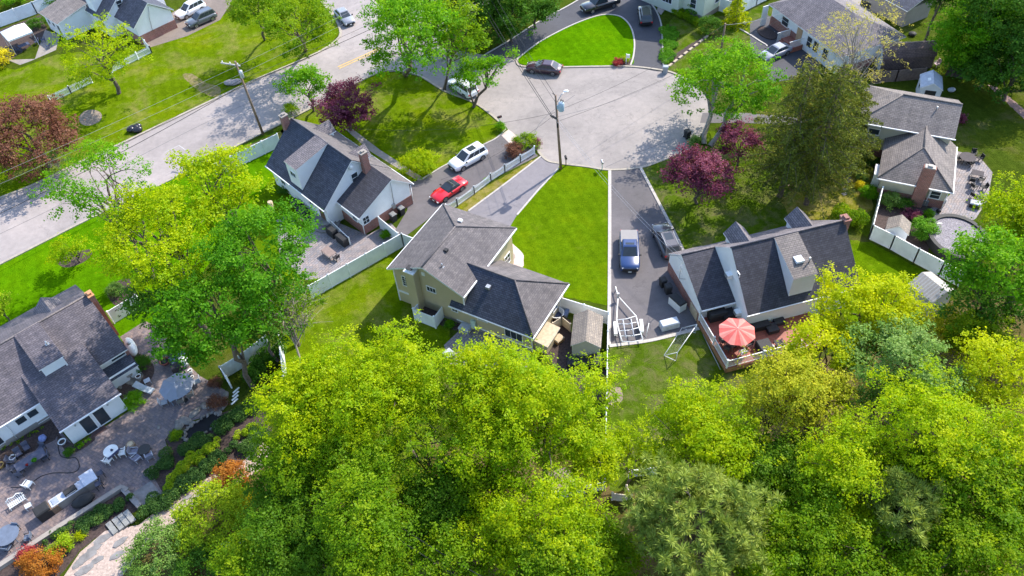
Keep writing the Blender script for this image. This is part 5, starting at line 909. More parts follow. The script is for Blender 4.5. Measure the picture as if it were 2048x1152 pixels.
m = MB(); m.lathe((4.2, 9.4, 5.6), [(.07, 0), (.07, .6)], 8); make_obj('vent_pipe', m, METAL, H)
m = MB(); m.bx(-.09, 7.4, -.1, 0, 2.46, 2.58); m.bx(7.3, 7.4, 0, 8, 2.46, 2.58); m.bx(-3.4, 6.7, 6.6, 6.7, 4.26, 4.38); m.tube([(5.3, .3, 2.5), (5.3, .3, .1)], .05, 5); m.tube([(6.95, .3, 2.5), (6.95, .3, .1)], .05, 5); make_obj('gutter', m, TRIM, H)
m = MB(); m.bx(-.35, .4, 1.2, 3.0, .5, 2.1); b = make_obj('bay_window', m, TRIM, H); m = MB(); m.bx(-.38, -.34, 1.3, 2.9, .9, 2.0); make_obj('pane', m, GLASS, b)

# --- far grey roof corner at the top right
loc, rz = frame_at(1812, 20, 2.6, -65)
H = thing('grey_outbuilding', 'grey roofed outbuilding cut by the top edge at the right', 'outbuilding', loc, rz)
m = MB(); m.bx(-7, 0, .3, 5, 0, 2.5); make_obj('wall', m, CONC, H); m = MB(); m.slab([(-7.3, 0, 2.55), (.3, 0, 2.55), (.3, 2.7, 3.6), (-7.3, 2.7, 3.6)], .12); m.slab([(-7.3, 5.4, 2.55), (-7.3, 2.7, 3.6), (.3, 2.7, 3.6), (.3, 5.4, 2.55)], .12); make_obj('roof', m, [R_BLUE, TRIM], H)

# --- sheds
def shed(name, label, corner, h, deg, w, l, ridge, wall, roof, over=.15, door=None, ridge_along='y', doors=True):
    """gabled shed; local x runs along the width, y along the length"""
    loc, rz = frame_at(*corner, h, deg); s = thing(name, label, 'shed', loc, rz); o = over; c = w/2
    m = MB(); m.ext([(o, 0), (w-o, 0), (w-o, h-.06), (c, ridge-.12), (o, h-.06)], o, l-o, 'y'); make_obj('wall', m, wall, s)
    m = MB(); m.slab([(0, 0, h), (c, 0, ridge), (c, l, ridge), (0, l, h)], .09); m.slab([(w, 0, h), (w, l, h), (c, l, ridge), (c, 0, ridge)], .09); make_obj('roof', m, [roof, TRIM], s)
    if doors: m = MB(); m.bx(c-.6, c+.6, o-.03, o+.01, .05, h-.25) if doors == 'front' else m.bx(c-.6, c+.6, l-o-.01, l-o+.03, .05, h-.25); make_obj('door', m, door or TRIM, s)
    return s
s = shed('garden_shed', 'small cream shed with pale shingles behind the tan house', (1141, 691.5), 1.9, -11, 2.75, 3.75, 2.75, siding('shed_boards', (.60, .57, .47), .12), R_SHED, .12)
s = shed('garden_shed', 'white panelled shed with taupe roof inside the pool yard fence', (1771, 459), 1.9, -29, 2.2, 1.9, 2.7, SIDE_W, R_SHED, .1)
s = shed('resin_shed', 'pale grey resin shed with dark open doorway behind the taupe house', (1841, 176), 2.0, -21, 2.5, 3.0, 2.8, siding('resin_panels', (.62, .64, .68), .3), plain('resin_roof', (.42, .44, .50), .6, .2, 2), .08, BLACK, doors='front')  # black door panel paints the shade inside the open doorway
m = MB(); m.bx(.05, .09, 1.2, 1.7, 1.2, 1.6); make_obj('window', m, GLASS, s); m = MB(); m.slab([(.7, .9, 2.53), (1.1, .9, 2.68), (1.1, 1.5, 2.68), (.7, 1.5, 2.53)], .03, 0, 0); make_obj('roof_light', m, PLASTW, s)
loc, rz = frame_at(1757, 143, 0, -2); s = thing('barn_shed', 'long brown shingled barn shed with white gable doors', 'shed', loc, rz)
gp = [(0, 0), (2.6, 0), (2.6, 1.7), (2.1, 2.6), (1.3, 3.0), (.5, 2.6), (0, 1.7)]
m = MB(); m.ext(gp, .1, 6.6); make_obj('wall', m, R_BROWN, s); m = MB(); m.ext(gp, .05, .1); make_obj('gable_front', m, SIDE_W, s)
m = MB()
for a, b in ((6, 5), (5, 4), (4, 3), (3, 2)):
    p, q = gp[a], gp[b]; m.slab([(0, p[0], p[1]+.08), (6.75, p[0], p[1]+.08), (6.75, q[0], q[1]+.08), (0, q[0], q[1]+.08)], .08)
make_obj('roof', m, [R_BROWN, R_BROWN], s); m = MB(); m.bx(.02, .1, .5, 2.1, .1, 2.0); d = make_obj('door', m, TRIM, s)
m = MB(); m.box((.02, .9, 1.05), (.04, .08, 2.0)); m.box((.02, 1.7, 1.05), (.04, .08, 2.0)); make_obj('door_brace', m, BLACK, d)
s = shed('metal_shed', 'grey metal shed with white ribbed roof half hidden by the big maple', (1866, 606), 2.1, 25, 2.9, 2.9, 2.8, siding('metal_panels', (.42, .42, .40), .3), bricky('ribbed_metal', (.30, .275, .26), (.27, .25, .24), (.35, .35, .35), .3, 20, .05, True, .4, .15), .12)
loc, rz = frame_at(1752, 112, 0, -20); s = thing('canvas_cover', 'low brown covered stack against the right end of the hip roofed house', 'cover', loc, rz)
m = MB(); m.ext([(0, 0), (2.2, 0), (2.0, 1.2), (1.1, 1.5), (.2, 1.2)], 0, 3.2); make_obj('tarp', m, plain('brown_tarp', (.12, .075, .07), .8, .3, 3), s)

# ---------------------------------------------------------------- fences
def fence(name, label, px, h, mat=None, kind='solid', span=2.4, pts=None, cap=True, group=None):
    mat = mat or VINYL; pts = [G(x, y)[:2] for x, y in px] if pts is None else pts; o = pts[0]
    root = thing(name, label, 'fence', (o[0], o[1], 0), 0, group); Q = []
    for i in range(len(pts)-1):
        a, b = pts[i]-o, pts[i+1]-o; L = np.linalg.norm(b-a); k = max(1, round(L/span)); rz = math.atan2(*(b-a)[::-1])
        for j in range(k):
            p = a+(b-a)*j/k; q = a+(b-a)*(j+1)/k; c = (p+q)/2; l = L/k-0.1; mb = MB(); Q.append(p)
            if kind == 'solid':
                mb.box((c[0], c[1], h/2+.03), (l, .04, h-.1), rz); mb.box((c[0], c[1], h-.04), (l, .075, .1), rz); mb.box((c[0], c[1], .12), (l, .07, .12), rz)
            elif kind == 'board':
                mb.box((c[0], c[1], h/2), (L/k+.1, .05, h), rz)
            else:
                d = (q-p)/np.linalg.norm(q-p); n = int(l/.13)
                for zz in (.2, h-.28): mb.box((c[0], c[1], zz), (l, .05, .09), rz)
                for t in range(n):
                    s = p+d*(.05+l*(t+.5)/n); dip = .16*(2*(t+.5)/n-1)**2-.08 if kind == 'scallop' else 0
                    mb.box((s[0], s[1], h/2+dip/2), (.065, .025, h-.12+dip), rz)
            make_obj('panel', mb, mat, root, uv=False)
        Q.append(b)
    for p in Q:
        mb = MB(); mb.box((p[0], p[1], (h+.06)/2), (.13, .13, h+.06))
        if cap: mb.add([(p[0]-.09, p[1]-.09, h+.06), (p[0]+.09, p[1]-.09, h+.06), (p[0]+.09, p[1]+.09, h+.06), (p[0]-.09, p[1]+.09, h+.06), (p[0], p[1], h+.15)], [[0, 1, 4], [1, 2, 4], [2, 3, 4], [3, 0, 4], [3, 2, 1, 0]])
        make_obj('post', mb, mat, root, uv=False)
    return root
fence('privacy_fence', 'long white privacy fence between the white cape house patio and the tan house lawn', [(626, 597), (808, 493), (838, 505)], 1.9)
fence('privacy_fence', 'short white fence from the brick garage wall to the corner of the long fence', [(762, 457), (800, 489)], 1.7)
fence('privacy_fence', 'white fence running from the main road to the chimney end of the cape house', [(436, 354), (562, 293)], 1.9)
fence('picket_fence', 'scalloped white picket fence beside the red sports car', [(893, 425), (915, 413), (949, 388.5), (982, 363), (1010, 345), (1041, 325.5), (1069, 308.5)], 1.15, kind='scallop', span=3)
f = fence('gate_fence', 'white gate with black hinges beside the brick gable of the patio house', [(229, 647), (285, 613)], 1.8)
m = MB()
for s in (.25, .6):
    for z in (.5, 1.4): p = (G(285, 613)-G(229, 647))*s; m.box((p[0]+.03, p[1]-.03, z), (.25, .06, .07), .9)
make_obj('hinge', m, BLACK, f)
fence('privacy_fence', 'weathered white fence in the shade of the deep green maple', [(451, 757), (494, 731), (540, 695)], 1.8, plain('weathered_vinyl', (.55, .60, .58), .6, .15, 2))
fence('privacy_fence', 'stub of white fence turning toward the pond at the shaded fence end', [(451, 757), (464, 776)], 1.8)
fence('privacy_fence', 'narrow white fence at the left end of the tan house back lawn', [(566, 692), (577, 778)], 1.9)
fence('privacy_fence', 'white fence joining the dark roofed wing to the long driveway', [(1120, 619), (1216, 649)], 1.8)
fence('dividing_fence', 'thin white fence seen from above between the two back yards', [(1216, 650), (1214, 720), (1213, 800), (1211, 880), (1209, 977)], 1.6, span=2.6)
fence('low_fence', 'low white fence closing the back yard under the lime trees', [(1086, 1003), (1150, 991), (1208, 979)], 1.2)
fence('low_fence', 'short pale fence panel beside the grey-green pine', [(1224, 1000), (1262, 1005), (1252, 985)], 1.1, plain('pale_boards', (.55, .48, .42), .8, .15))
fence('low_fence', 'white rail at the top of the grey-green pine', [(1258, 955), (1312, 948)], 1.1)
fence('low_fence', 'white rail at the bottom left behind the lime shrub', [(452, 1100), (520, 1072)], 1.0)
fence('privacy_fence', 'white privacy fence around the pool yard', [(1756, 402), (1737, 478), (1779.4, 499), (1826.7, 525.6), (1876.7, 552), (1915, 573)], 1.95, span=2.6)
fence('picket_fence', 'white picket fence under the airy tree beside the copper maple', [(103, 206), (143, 187), (185, 166)], 1.15, kind='picket')
fence('picket_fence', 'white picket fence with a corner beside the brick end of the blue-white house', [(225, 146), (250, 133), (304, 106), (285, 84), (268, 77)], 1.15, kind='picket')
fence('privacy_fence', 'white privacy fence at the very top left corner', [(-50, 74), (0, 55), (75, 28), (115, 10)], 1.95)
fence('privacy_fence', 'white fence beside the cream house corner', [(1438, 22), (1458, 29)], 1.95)
fence('privacy_fence', 'white fence at the top edge right of the gold conical conifer', [(1480, 28), (1512, 11), (1550, -8)], 1.95)
fence('board_fence', 'grey-brown board fence between the barn shed and the taupe house', [(1742, 166), (1790, 163), (1846, 158)], 1.6, plain('fence_boards', (.15, .115, .10), .9, .3, 3), kind='board', cap=False)
fence('board_fence', 'dark board fence behind the resin shed', [(1892, 150), (1925, 158)], 1.6, plain('dark_fence_boards', (.06, .05, .045), .9, .3, 3), kind='board', cap=False)

# ---------------------------------------------------------------- poles and wires
def pole(label, base, h, lean, street=None):
    b = G(*base); r = thing('utility_pole', label, 'utility pole', (b[0], b[1], 0)); m = MB(); m.tube([(0, 0, -.1), (lean[0], lean[1], h)], .17, 9, 0, True, .11); make_obj('shaft', m, POLE, r, uv=False); return r, b
P1, b1 = pole('wooden utility pole with a grey transformer at the bottom of the court', (1122, 338), 9.9, (-.45, .2))
m = MB(); m.lathe((.12, -.1, 8.1), [(.30, 0), (.33, .05), (.33, .95), (.26, 1.05), (.1, 1.08)], 12); m.box((-.2, 0, 8.5), (.3, .12, .5)); t = make_obj('transformer', m, plain('transformer_grey', (.33, .43, .50), .45, .1), P1)
m = MB(); m.lathe((.12, .05, 9.15), [(.05, 0), (.07, .1), (.05, .3)], 7); m.lathe((.3, -.1, 9.15), [(.05, 0), (.07, .1), (.05, .3)], 7); make_obj('bushing', m, BLACK, t)
m = MB(); m.tube([(-.4, .1, 8.9), (.2, .5, 9.7), (.55, .8, 9.8)], .04, 6); a = make_obj('lamp_arm', m, METAL, P1); m = MB(); m.ball((.75, .95, 9.8), (.32, .2, .11), 10); make_obj('lamp_head', m, PLASTW, a)
m = MB(); m.tube([(-.5, .2, 9.85), (-.75, .3, 10.15)], .04, 6); m.box((-.75, -.15, 7.4), (.9, .18, .16), -.9); m.box((-.3, 0, 6.2), (.2, .25, .6)); make_obj('fitting', m, BLACK, P1)
P2, b2 = pole('wooden utility pole with a crossarm beside the main road', (526, 268), 10.3, (-.35, .05))
m = MB(); m.box((-1.1, .4, 9.75), (2.6, .12, .14), 2.75); a = make_obj('crossarm', m, plain('grey_arm', (.42, .40, .38), .8, .2), P2)
m = MB()
for s in (-1.05, 0, 1.05): m.lathe((-1.1+s*math.cos(2.75), .4+s*math.sin(2.75), 9.82), [(.05, 0), (.07, .12), (.04, .25)], 7)
make_obj('insulator', m, PLASTW, a)
m = MB(); m.lathe((.0, -.28, 8.3), [(.2, 0), (.22, .05), (.22, .9), (.1, 1.0)], 10); make_obj('transformer', m, SILVER, P2)
P3, b3 = pole('short weathered pole behind the leaning court maple', (1437, 132), 6.0, (.1, .1))
def wire(name, label, a, b, sag=1.0, r=.022, group=None, mat=None):
    a = np.array(a, float); b = np.array(b, float)
    pts = [(a+(b-a)*t-np.array([0, 0, sag*4*t*(1-t)]))-a for t in np.linspace(0, 1, 19)]; m = MB(); m.tube(pts, r, 4)
    o = make_obj(name, m, mat or BLACK, uv=False); o.location = a; return tag(o, label, 'wire', group)
WIRE2 = plain('grey_cable', (.25, .25, .26), .5, .1)
top = b1+np.array([-.5, .2, 9.9]); far = G(905, -70)+np.array([0, 0, 10.2])
wire('power_line', 'overhead power line from the top of the transformer pole toward the top edge', top, far, 1.2)
wire('power_line', 'second overhead line just below the pole top, toward the top edge', top-np.array([-.1, 0, 1.0]), far-np.array([.8, 0, 1.0]), 1.2, .018)
wire('phone_cable', 'thick pair of cables, upper one, ending in a black splice on the transformer pole', top-np.array([.3, .3, 2.5]), far-np.array([1.6, 0, 2.6]), 1.0, .032)
wire('phone_cable', 'thick pair of cables, lower one, ending in a black splice on the transformer pole', top-np.array([.35, .3, 2.75]), far-np.array([2.0, 0, 3.0]), 1.1, .03)
wire('power_line', 'overhead line from the transformer pole across the court to the pole by the maple', top-np.array([-.2, 0, 2.0]), b3+np.array([.1, .1, 5.9]), .8, .02)
wire('power_line', 'lower line across the court toward the spruces', top-np.array([-.2, 0, 3.4]), G(1560, 100)+np.array([0, 0, 5]), 1.0, .02)
wire('power_line', 'line from the transformer pole toward the white cape house', top-np.array([0, 0, 2.2]), G(735, 330)+np.array([0, 0, 5.2]), 1.0, .016)
wire('power_line', 'line from the transformer pole to the roof of the tan house', top-np.array([0, 0, 2.4]), G(893, 430)+np.array([0, 0, 5.0]), .8, .016)
hx = np.array(H4[0])+np.array([0, 0, 0]); ca, sa = math.cos(H4[1]), math.sin(H4[1])
wire('power_line', 'pale service line from the transformer pole to the gable above the silver car', top-np.array([0, 0, 2.6]), hx+np.array([ca*.5-sa*5.6, sa*.5+ca*5.6, 4.3]), .9, .012, None, plain('pale_cable', (.42, .42, .45), .5))
wire('power_line', 'second pale service line running just left of the first above the blue pickup', top-np.array([0, 0, 3.1]), hx+np.array([ca*.5-sa*5.1, sa*.5+ca*5.1, 4.0]), .9, .012, None, MATS['pale_cable'])
wire('power_line', 'line along the right of the pole by the maple toward the porch house', b3+np.array([.1, .1, 5.8]), G(1585, 55)+np.array([0, 0, 3]), .5, .02, None, WIRE2)
t2 = b2+np.array([-.35, 0, 7.2]); dr = (G(612, 160)-G(173, 380)); dr /= np.linalg.norm(dr)
wire('phone_cable', 'heavy cable on the roadside pole running left along the main road', t2, t2-dr*48-np.array([0, 0, .5]), .9, .035)
wire('phone_cable', 'heavy cable on the roadside pole running right along the main road', t2, t2+dr*52, .9, .035)
wire('phone_cable', 'thin cable above the heavy one, left of the roadside pole', t2+np.array([0, 0, .7]), t2-dr*48+np.array([0, 0, .3]), .9, .02)
wire('phone_cable', 'thin cable above the heavy one, right of the roadside pole', t2+np.array([0, 0, .7]), t2+dr*52+np.array([0, 0, .7]), .9, .02)
for k, lb in ((0, 'high wire from the left tip of the crossarm'), (1, 'high wire from the right tip of the crossarm')):
    q = b2+np.array([-1.1+(2*k-1)*1.05*math.cos(2.75), .4+(2*k-1)*1.05*math.sin(2.75), 10.05]); wire('power_line', lb+' along the worn lawn', q+dr*52, q-dr*48, 1.4, .014, None, WIRE2)
wire('phone_cable', 'upper black cable crossing the dark trees at the bottom edge', G(700, 985, 8), G(985, 1165, 8), .6, .03)
wire('phone_cable', 'lower black cable crossing the dark trees at the bottom edge', G(690, 1003, 7.6), G(970, 1185, 7.6), .6, .03)

# ---------------------------------------------------------------- vehicles
CARS = {
 'suv': dict(st=[(-.5, .78, .42, .80), (-.485, .92, .30, .98), (-.40, .99, .22, 1.03), (-.1, 1, .22, 1.02), (.2, 1, .22, 1.02), (.3, .99, .22, 1.0), (.42, .95, .22, .93), (.475, .87, .25, .84), (.5, .72, .32, .68)], cab=(-.485, .245, -.42, .045), wb=.59),
 'sedan': dict(st=[(-.5, .76, .40, .72), (-.48, .90, .28, .90), (-.36, .98, .2, .96), (-.1, 1, .2, .95), (.2, 1, .2, .95), (.3, .98, .2, .90), (.42, .93, .2, .82), (.475, .84, .24, .72), (.5, .68, .3, .58)], cab=(-.40, .24, -.245, .035), wb=.575),
 'pickup': dict(st=[(-.5, .93, .42, .98), (-.485, .97, .34, 1.10), (-.3, 1, .3, 1.12), (-.1, 1, .28, 1.12), (.2, 1, .28, 1.12), (.3, .99, .28, 1.1), (.43, .96, .28, 1.04), (.48, .90, .3, .95), (.5, .78, .4, .78)], cab=(-.15, .235, -.12, .085), wb=.60),
 'sports': dict(st=[(-.5, .86, .34, .68), (-.485, .95, .24, .82), (-.34, 1, .18, .86), (-.1, .98, .16, .80), (.05, .97, .16, .78), (.25, 1, .16, .76), (.4, .96, .16, .64), (.47, .86, .18, .52), (.5, .7, .26, .40)], cab=(-.30, .12, -.13, -.03), wb=.545)}
def car(name, label, cx, cy, rear, front, kind, L, W, Hh, col, roof=None, sun=False, bed=None, cat='car', lower=None, h=0.0):
    c = G(cx, cy); a = head(rear, front); r = thing(name, label, cat, (c[0], c[1], 0), a); K = CARS[kind]; w = W/2
    m = MB(); o = 0; st = K['st']; n = 10
    for xf, wf, zb, zt in st:
        x = xf*L; ww = w*wf; m.v += [(x, -ww*.86, zb), (x, -ww*.97, zb+.10), (x, -ww, zb+(zt-zb)*.55), (x, -ww*.975, zt-.10), (x, -ww*.88, zt-.015), (x, ww*.88, zt-.015), (x, ww*.975, zt-.10), (x, ww, zb+(zt-zb)*.55), (x, ww*.97, zb+.10), (x, ww*.86, zb)]
    for i in range(len(st)-1):
        for j in range(n): m.f.append([i*n+j, (i+1)*n+j, (i+1)*n+(j+1) % n, i*n+(j+1) % n]); m.m.append(1 if j in (0, 8, 9) else 0); m.sm.append(True)
    m.f.append(list(range(n))); m.f.append([(len(st)-1)*n+j for j in range(n)][::-1]); m.m += [0, 1 if kind != 'sports' else 0]; m.sm += [False, False]
    zb = max(s[3] for s in st)-.06; x0, x1, x2, x3 = [q*L for q in K['cab']]; wb_, wt = w*.88, w*.70; zt = Hh
    base = [(x0, -wb_*.95, zb), (x1, -wb_*.93, zb), (x1, wb_*.93, zb), (x0, wb_*.95, zb)]; sh = [(x2, -wt, zt-.07), (x3, -wt, zt-.06), (x3, wt, zt-.06), (x2, wt, zt-.07)]; tp = [(x2+.12, -wt*.82, zt), (x3-.15, -wt*.82, zt), (x3-.15, wt*.82, zt), (x2+.12, wt*.82, zt)]
    pm = 2 if roof else 0
    m.add(base+sh, [[0, 1, 5, 4], [1, 2, 6, 5], [2, 3, 7, 6], [3, 0, 4, 7]], pm); m.add(sh+tp, [[0, 1, 5, 4], [1, 2, 6, 5], [2, 3, 7, 6], [3, 0, 4, 7], [4, 5, 6, 7]], pm)
    for s in (-1, 1):
        for xx in (-K['wb']/2, K['wb']/2): k0 = len(m.v); m.v += [(xx*L+.40*math.cos(t*math.pi/7), s*(w+.003), .33+.40*math.sin(t*math.pi/7)) for t in range(8)]; m.f.append([k0+t for t in range(8)][::s]); m.m.append(1); m.sm.append(False)
    body = make_obj('body', m, [col, lower or BLACK, roof or col], r, uv=False)
    def lerp(p, q, t): return tuple(p[i]+(q[i]-p[i])*t for i in range(3))
    def panel(nm, A, B, C, Dd, u0, u1, v0, v1, split=0, mat=GLASS, out=.012):
        A, B, C, Dd = [np.array(z) for z in (A, B, C, Dd)]; nr = np.cross(B-A, Dd-A); nr = nr/np.linalg.norm(nr)*out; g = MB(); k = split+1
        for i in range(k):
            ua = u0+(u1-u0)*(i+(.04 if i else 0))/k; ub = u0+(u1-u0)*(i+1-(.04 if i < split else 0))/k
            g.add([tuple(np.array(lerp(lerp(A, B, u), lerp(Dd, C, u), v))+nr) for u, v in ((ua, v0), (ub, v0), (ub, v1), (ua, v1))], [[0, 1, 2, 3]])
        return make_obj(nm, g, mat, r, uv=False)
    panel('windscreen', base[1], base[2], sh[2], sh[1], .06, .94, .06, .96); panel('rear_window', base[3], base[0], sh[0], sh[3], .08, .92, .30 if kind == 'suv' else .1, .93)
    panel('side_window', base[0], base[1], sh[1], sh[0], .07, .90, .16, .92, 2 if kind == 'suv' else 1); panel('side_window', base[2], base[3], sh[3], sh[2], .10, .93, .16, .92, 2 if kind == 'suv' else 1)
    if sun: panel('sunroof', tp[0], tp[1], tp[2], tp[3], .42 if kind != 'pickup' else .55, .92 if kind != 'pickup' else .92, .12, .88, 0, GLASS, .006)
    for s in (-1, 1):
        for xx in (-K['wb']/2, K['wb']/2):
            g = MB(); R = .335; pr = [(0, -.1), (R-.05, -.1), (R, -.06), (R, .06), (R-.05, .1), (0, .1)]; k0 = 0; N_ = 16
            for rad, yy in pr[1:5]: g.v += [(rad*math.cos(2*math.pi*j/N_), yy, rad*math.sin(2*math.pi*j/N_)) for j in range(N_)]
            for i in range(3):
                for j in range(N_): g.f.append([i*N_+j, i*N_+(j+1) % N_, (i+1)*N_+(j+1) % N_, (i+1)*N_+j]); g.m.append(0); g.sm.append(True)
            g.f.append(list(range(N_))[::-1]); g.f.append([3*N_+j for j in range(N_)]); g.m += [0, 0]; g.sm += [False, False]
            wh = make_obj('wheel', g, TYRE, r, (xx*L, s*(w-.08), R), uv=False); g = MB(); yy = s*.105
            for t in range(5): A = t*2*math.pi/5; g.add([(.06*math.cos(A-.6), yy, .06*math.sin(A-.6)), (.235*math.cos(A-.2), yy, .235*math.sin(A-.2)), (.235*math.cos(A+.2), yy, .235*math.sin(A+.2)), (.06*math.cos(A+.6), yy, .06*math.sin(A+.6))], [[0, 1, 2, 3][::-s]])
            q = [(.24*math.cos(2*math.pi*j/14), yy, .24*math.sin(2*math.pi*j/14)) for j in range(14)]+[(.20*math.cos(2*math.pi*j/14), yy, .20*math.sin(2*math.pi*j/14)) for j in range(14)]
            g.add(q, [[j, (j+1) % 14, 14+(j+1) % 14, 14+j][::s] for j in range(14)]); make_obj('rim', g, RIM, wh, uv=False)
        zl = st[-2][3]-.14; g = MB(); g.box((L*.468, s*w*.70, zl), (.26, w*.26, .13), -s*.35); make_obj('headlight', g, LAMPW, r, uv=False)
        g = MB(); g.box((-L*.488, s*w*.76, st[1][3]-.2), (.12, w*.26, .2 if kind != 'pickup' else .4), s*.12); make_obj('tail_light', g, LAMPR, r, uv=False)
        g = MB(); g.box((x1-.25, s*(w+.06), zb+.06), (.14, .2, .13)); make_obj('mirror', g, BLACK, r, uv=False)
    g = MB(); g.box((L*.492, 0, .50 if kind != 'sports' else .42), (.05, W*.52, .2)); make_obj('grille', g, BLACK, r, uv=False)
    g = MB(); g.box((L*.503, 0, .36), (.02, .32, .13)); make_obj('licence_plate', g, PLASTW, r, uv=False)
    if bed: g = MB(); g.bx(-L*.485, -L*.155, -w*.86, w*.86, 1.10, 1.165); make_obj('bed_cover', g, bed, r, uv=False)
    if kind == 'suv': g = MB(); g.bx(x2+.2, x3-.3, -wt*.93, -wt*.88, zt-.02, zt+.04); g.bx(x2+.2, x3-.3, wt*.88, wt*.93, zt-.02, zt+.04); make_obj('roof_rail', g, METAL if col is not MATS.get('w') else METAL, r, uv=False)
    return r
PW = paint('pearl_white', (.78, .79, .80)); PG = paint('steel_grey', (.10, .11, .13)); PS = paint('silver_paint', (.26, .27, .31)); PB = paint('black_paint', (.012, .011, .013)); PBL = paint('navy_blue', (.018, .045, .15)); PR = paint('signal_red', (.62, .006, .018)); PBR = paint('maroon_black', (.05, .02, .03))
car('sport_utility', 'white sport utility vehicle parked beside the brick end of the blue-white house', 383, 27, (408, 14), (358, 40), 'suv', 4.8, 1.88, 1.7, PW)
car('sport_utility', 'dark grey sport utility vehicle parked against the lawn by the blue-white house', 405, 45, (430, 33), (380, 55), 'suv', 4.6, 1.84, 1.68, PG)
car('sedan', 'grey sedan parked at the mouth of the side street', 690, 40, (676, 25), (704, 54), 'sedan', 4.7, 1.82, 1.45, PS)
car('sport_utility', 'white sport utility vehicle parked on the court behind the small split maple', 926, 182, (950, 199), (903, 168), 'suv', 4.8, 1.9, 1.75, PW)
car('sedan', 'black and maroon sedan parked at the top kerb of the court', 1088, 143, (1118, 146), (1058, 139.5), 'sedan', 4.85, 1.85, 1.46, PBR)
car('pickup_truck', 'black pickup truck at the top of the black drive', 1200, 16, (1240, 4), (1160, 27), 'pickup', 5.7, 2.0, 1.9, PB, cat='truck')
car('sport_utility', 'black car with pale rear window on the right leg of the black drive', 1290, 38, (1292, 54), (1287, 20), 'suv', 4.7, 1.88, 1.65, PB)
car('sport_utility', 'white crossover with a glass roof on the driveway of the white cape house', 937, 324, (962, 311), (912, 339), 'suv', 4.85, 1.92, 1.68, PW, sun=True)
car('sports_car', 'red sports car with a black roof beside the picket fence', 898, 386, (922, 371), (874, 402), 'sports', 4.5, 1.82, 1.18, PR, roof=PB)
car('pickup_truck', 'blue pickup truck with a grey bed cover on the long driveway', 1258, 511, (1257, 470), (1260, 550), 'pickup', 5.35, 2.0, 1.8, PBL, bed=plain('bed_cover_vinyl', (.25, .235, .23), .7, .06), sun=True, cat='truck')
car('sport_utility', 'silver-grey sport utility vehicle parked beside the gable of the white house', 1331, 489, (1343, 518), (1319, 463), 'suv', 4.9, 1.95, 1.75, paint('bronze_grey', (.075, .066, .07)), sun=True)
car('sedan', 'pale car half hidden by the maple at the foot of the porch stairs', 1549, 112, (1572, 102), (1526, 122), 'sedan', 4.7, 1.82, 1.46, PS)

# ---------------------------------------------------------------- yard furniture and small things
def chair(name, label, px, py, deg, mat, z=0.0, w=.52, sh=.43, bh=.88, legmat=None, arms=True, group=None, cat='chair'):
    p = G(px, py, z); r = thing(name, label, cat, (p[0], p[1], z), math.radians(deg), group); lm = legmat or mat
    m = MB(); m.box((0, 0, sh), (w, w, .05)); make_obj('seat', m, mat, r, uv=False)
    m = MB(); m.ext([(-w/2, sh), (-w/2-.06, bh), (-w/2-.11, bh), (-w/2-.05, sh)], -w/2, w/2, 'y'); make_obj('backrest', m, mat, r, uv=False)
    for x, y in ((.9, .9), (.9, -.9), (-.9, .9), (-.9, -.9)): m = MB(); m.box((x*w/2, y*w/2, sh/2), (.045, .045, sh)); make_obj('leg', m, lm, r, uv=False)
    if arms:
        for s in (-1, 1): m = MB(); m.box((-.02, s*w/2, sh+.2), (w, .06, .03)); m.box((w/2-.04, s*w/2, sh+.1), (.03, .04, .2)); make_obj('armrest', m, lm, r, uv=False)
    return r
def table(name, label, px, py, deg, l, w, h, mat, z=0.0, rnd=False, legmat=None, cat='table', group=None):
    p = G(px, py, z); r = thing(name, label, cat, (p[0], p[1], z), math.radians(deg), group); m = MB()
    if rnd: m.lathe((0, 0, h-.04), [(l/2, 0), (l/2, .04)], 22, 0, False)
    else: m.box((0, 0, h-.02), (l, w, .04))
    make_obj('tabletop', m, mat, r, uv=False); k = .6 if rnd else .9
    for a, b in ((1, 1), (1, -1), (-1, 1), (-1, -1)): m = MB(); m.box((a*l/2*k, b*(l if rnd else w)/2*k, (h-.04)/2), (.05, .05, h-.04)); make_obj('leg', m, legmat or mat, r, uv=False)
    return r
def umbrella(name, label, px, py, hz, R, mat, z=0.0, n=8, rise=.5, rot=0.0, stripe=None):
    p = G(px, py, z+hz); r = thing(name, label, 'parasol', (p[0], p[1], z), rot); m = MB(); c = (0, 0, hz+rise)
    for i in range(n):
        a, b = 2*math.pi*i/n, 2*math.pi*(i+1)/n; K = 5; g = []
        for k in range(K+1):
            t = k/K; row = []
            for j in range(5):
                s = j/4; A = a+(b-a)*s; edge = (math.cos((b-a)/2)/math.cos((s-.5)*(b-a)))*R*t; row.append((edge*math.cos(A), edge*math.sin(A), hz+rise*(1-t**1.25)-.05*t*math.sin(math.pi*s)))
            g.append(row)
        o = len(m.v); m.v += [q for row in g for q in row]
        for k in range(K):
            for j in range(4): m.f.append([o+k*5+j, o+(k+1)*5+j, o+(k+1)*5+j+1, o+k*5+j+1]); m.m.append(1 if stripe and j in (0, 3) else 0); m.sm.append(False)
    o = make_obj('canopy', m, [mat, stripe or mat], r, uv=False); sd = o.modifiers.new('thickness', 'SOLIDIFY'); sd.thickness = .012
    m = MB(); m.tube([(0, 0, 0), (0, 0, hz+rise+.08)], .03, 7); make_obj('pole', m, SILVER, r, uv=False)
    m = MB()
    for i in range(n): a = 2*math.pi*i/n; m.tube([(0, 0, hz+rise-.03), (R*.97*math.cos(a), R*.97*math.sin(a), hz-.02)], .014, 4)
    make_obj('rib', m, PLASTW, r, uv=False); m = MB(); m.lathe((0, 0, 0), [(.26, 0), (.26, .07), (.05, .12)], 14); make_obj('base', m, BLACK, r, uv=False); return r
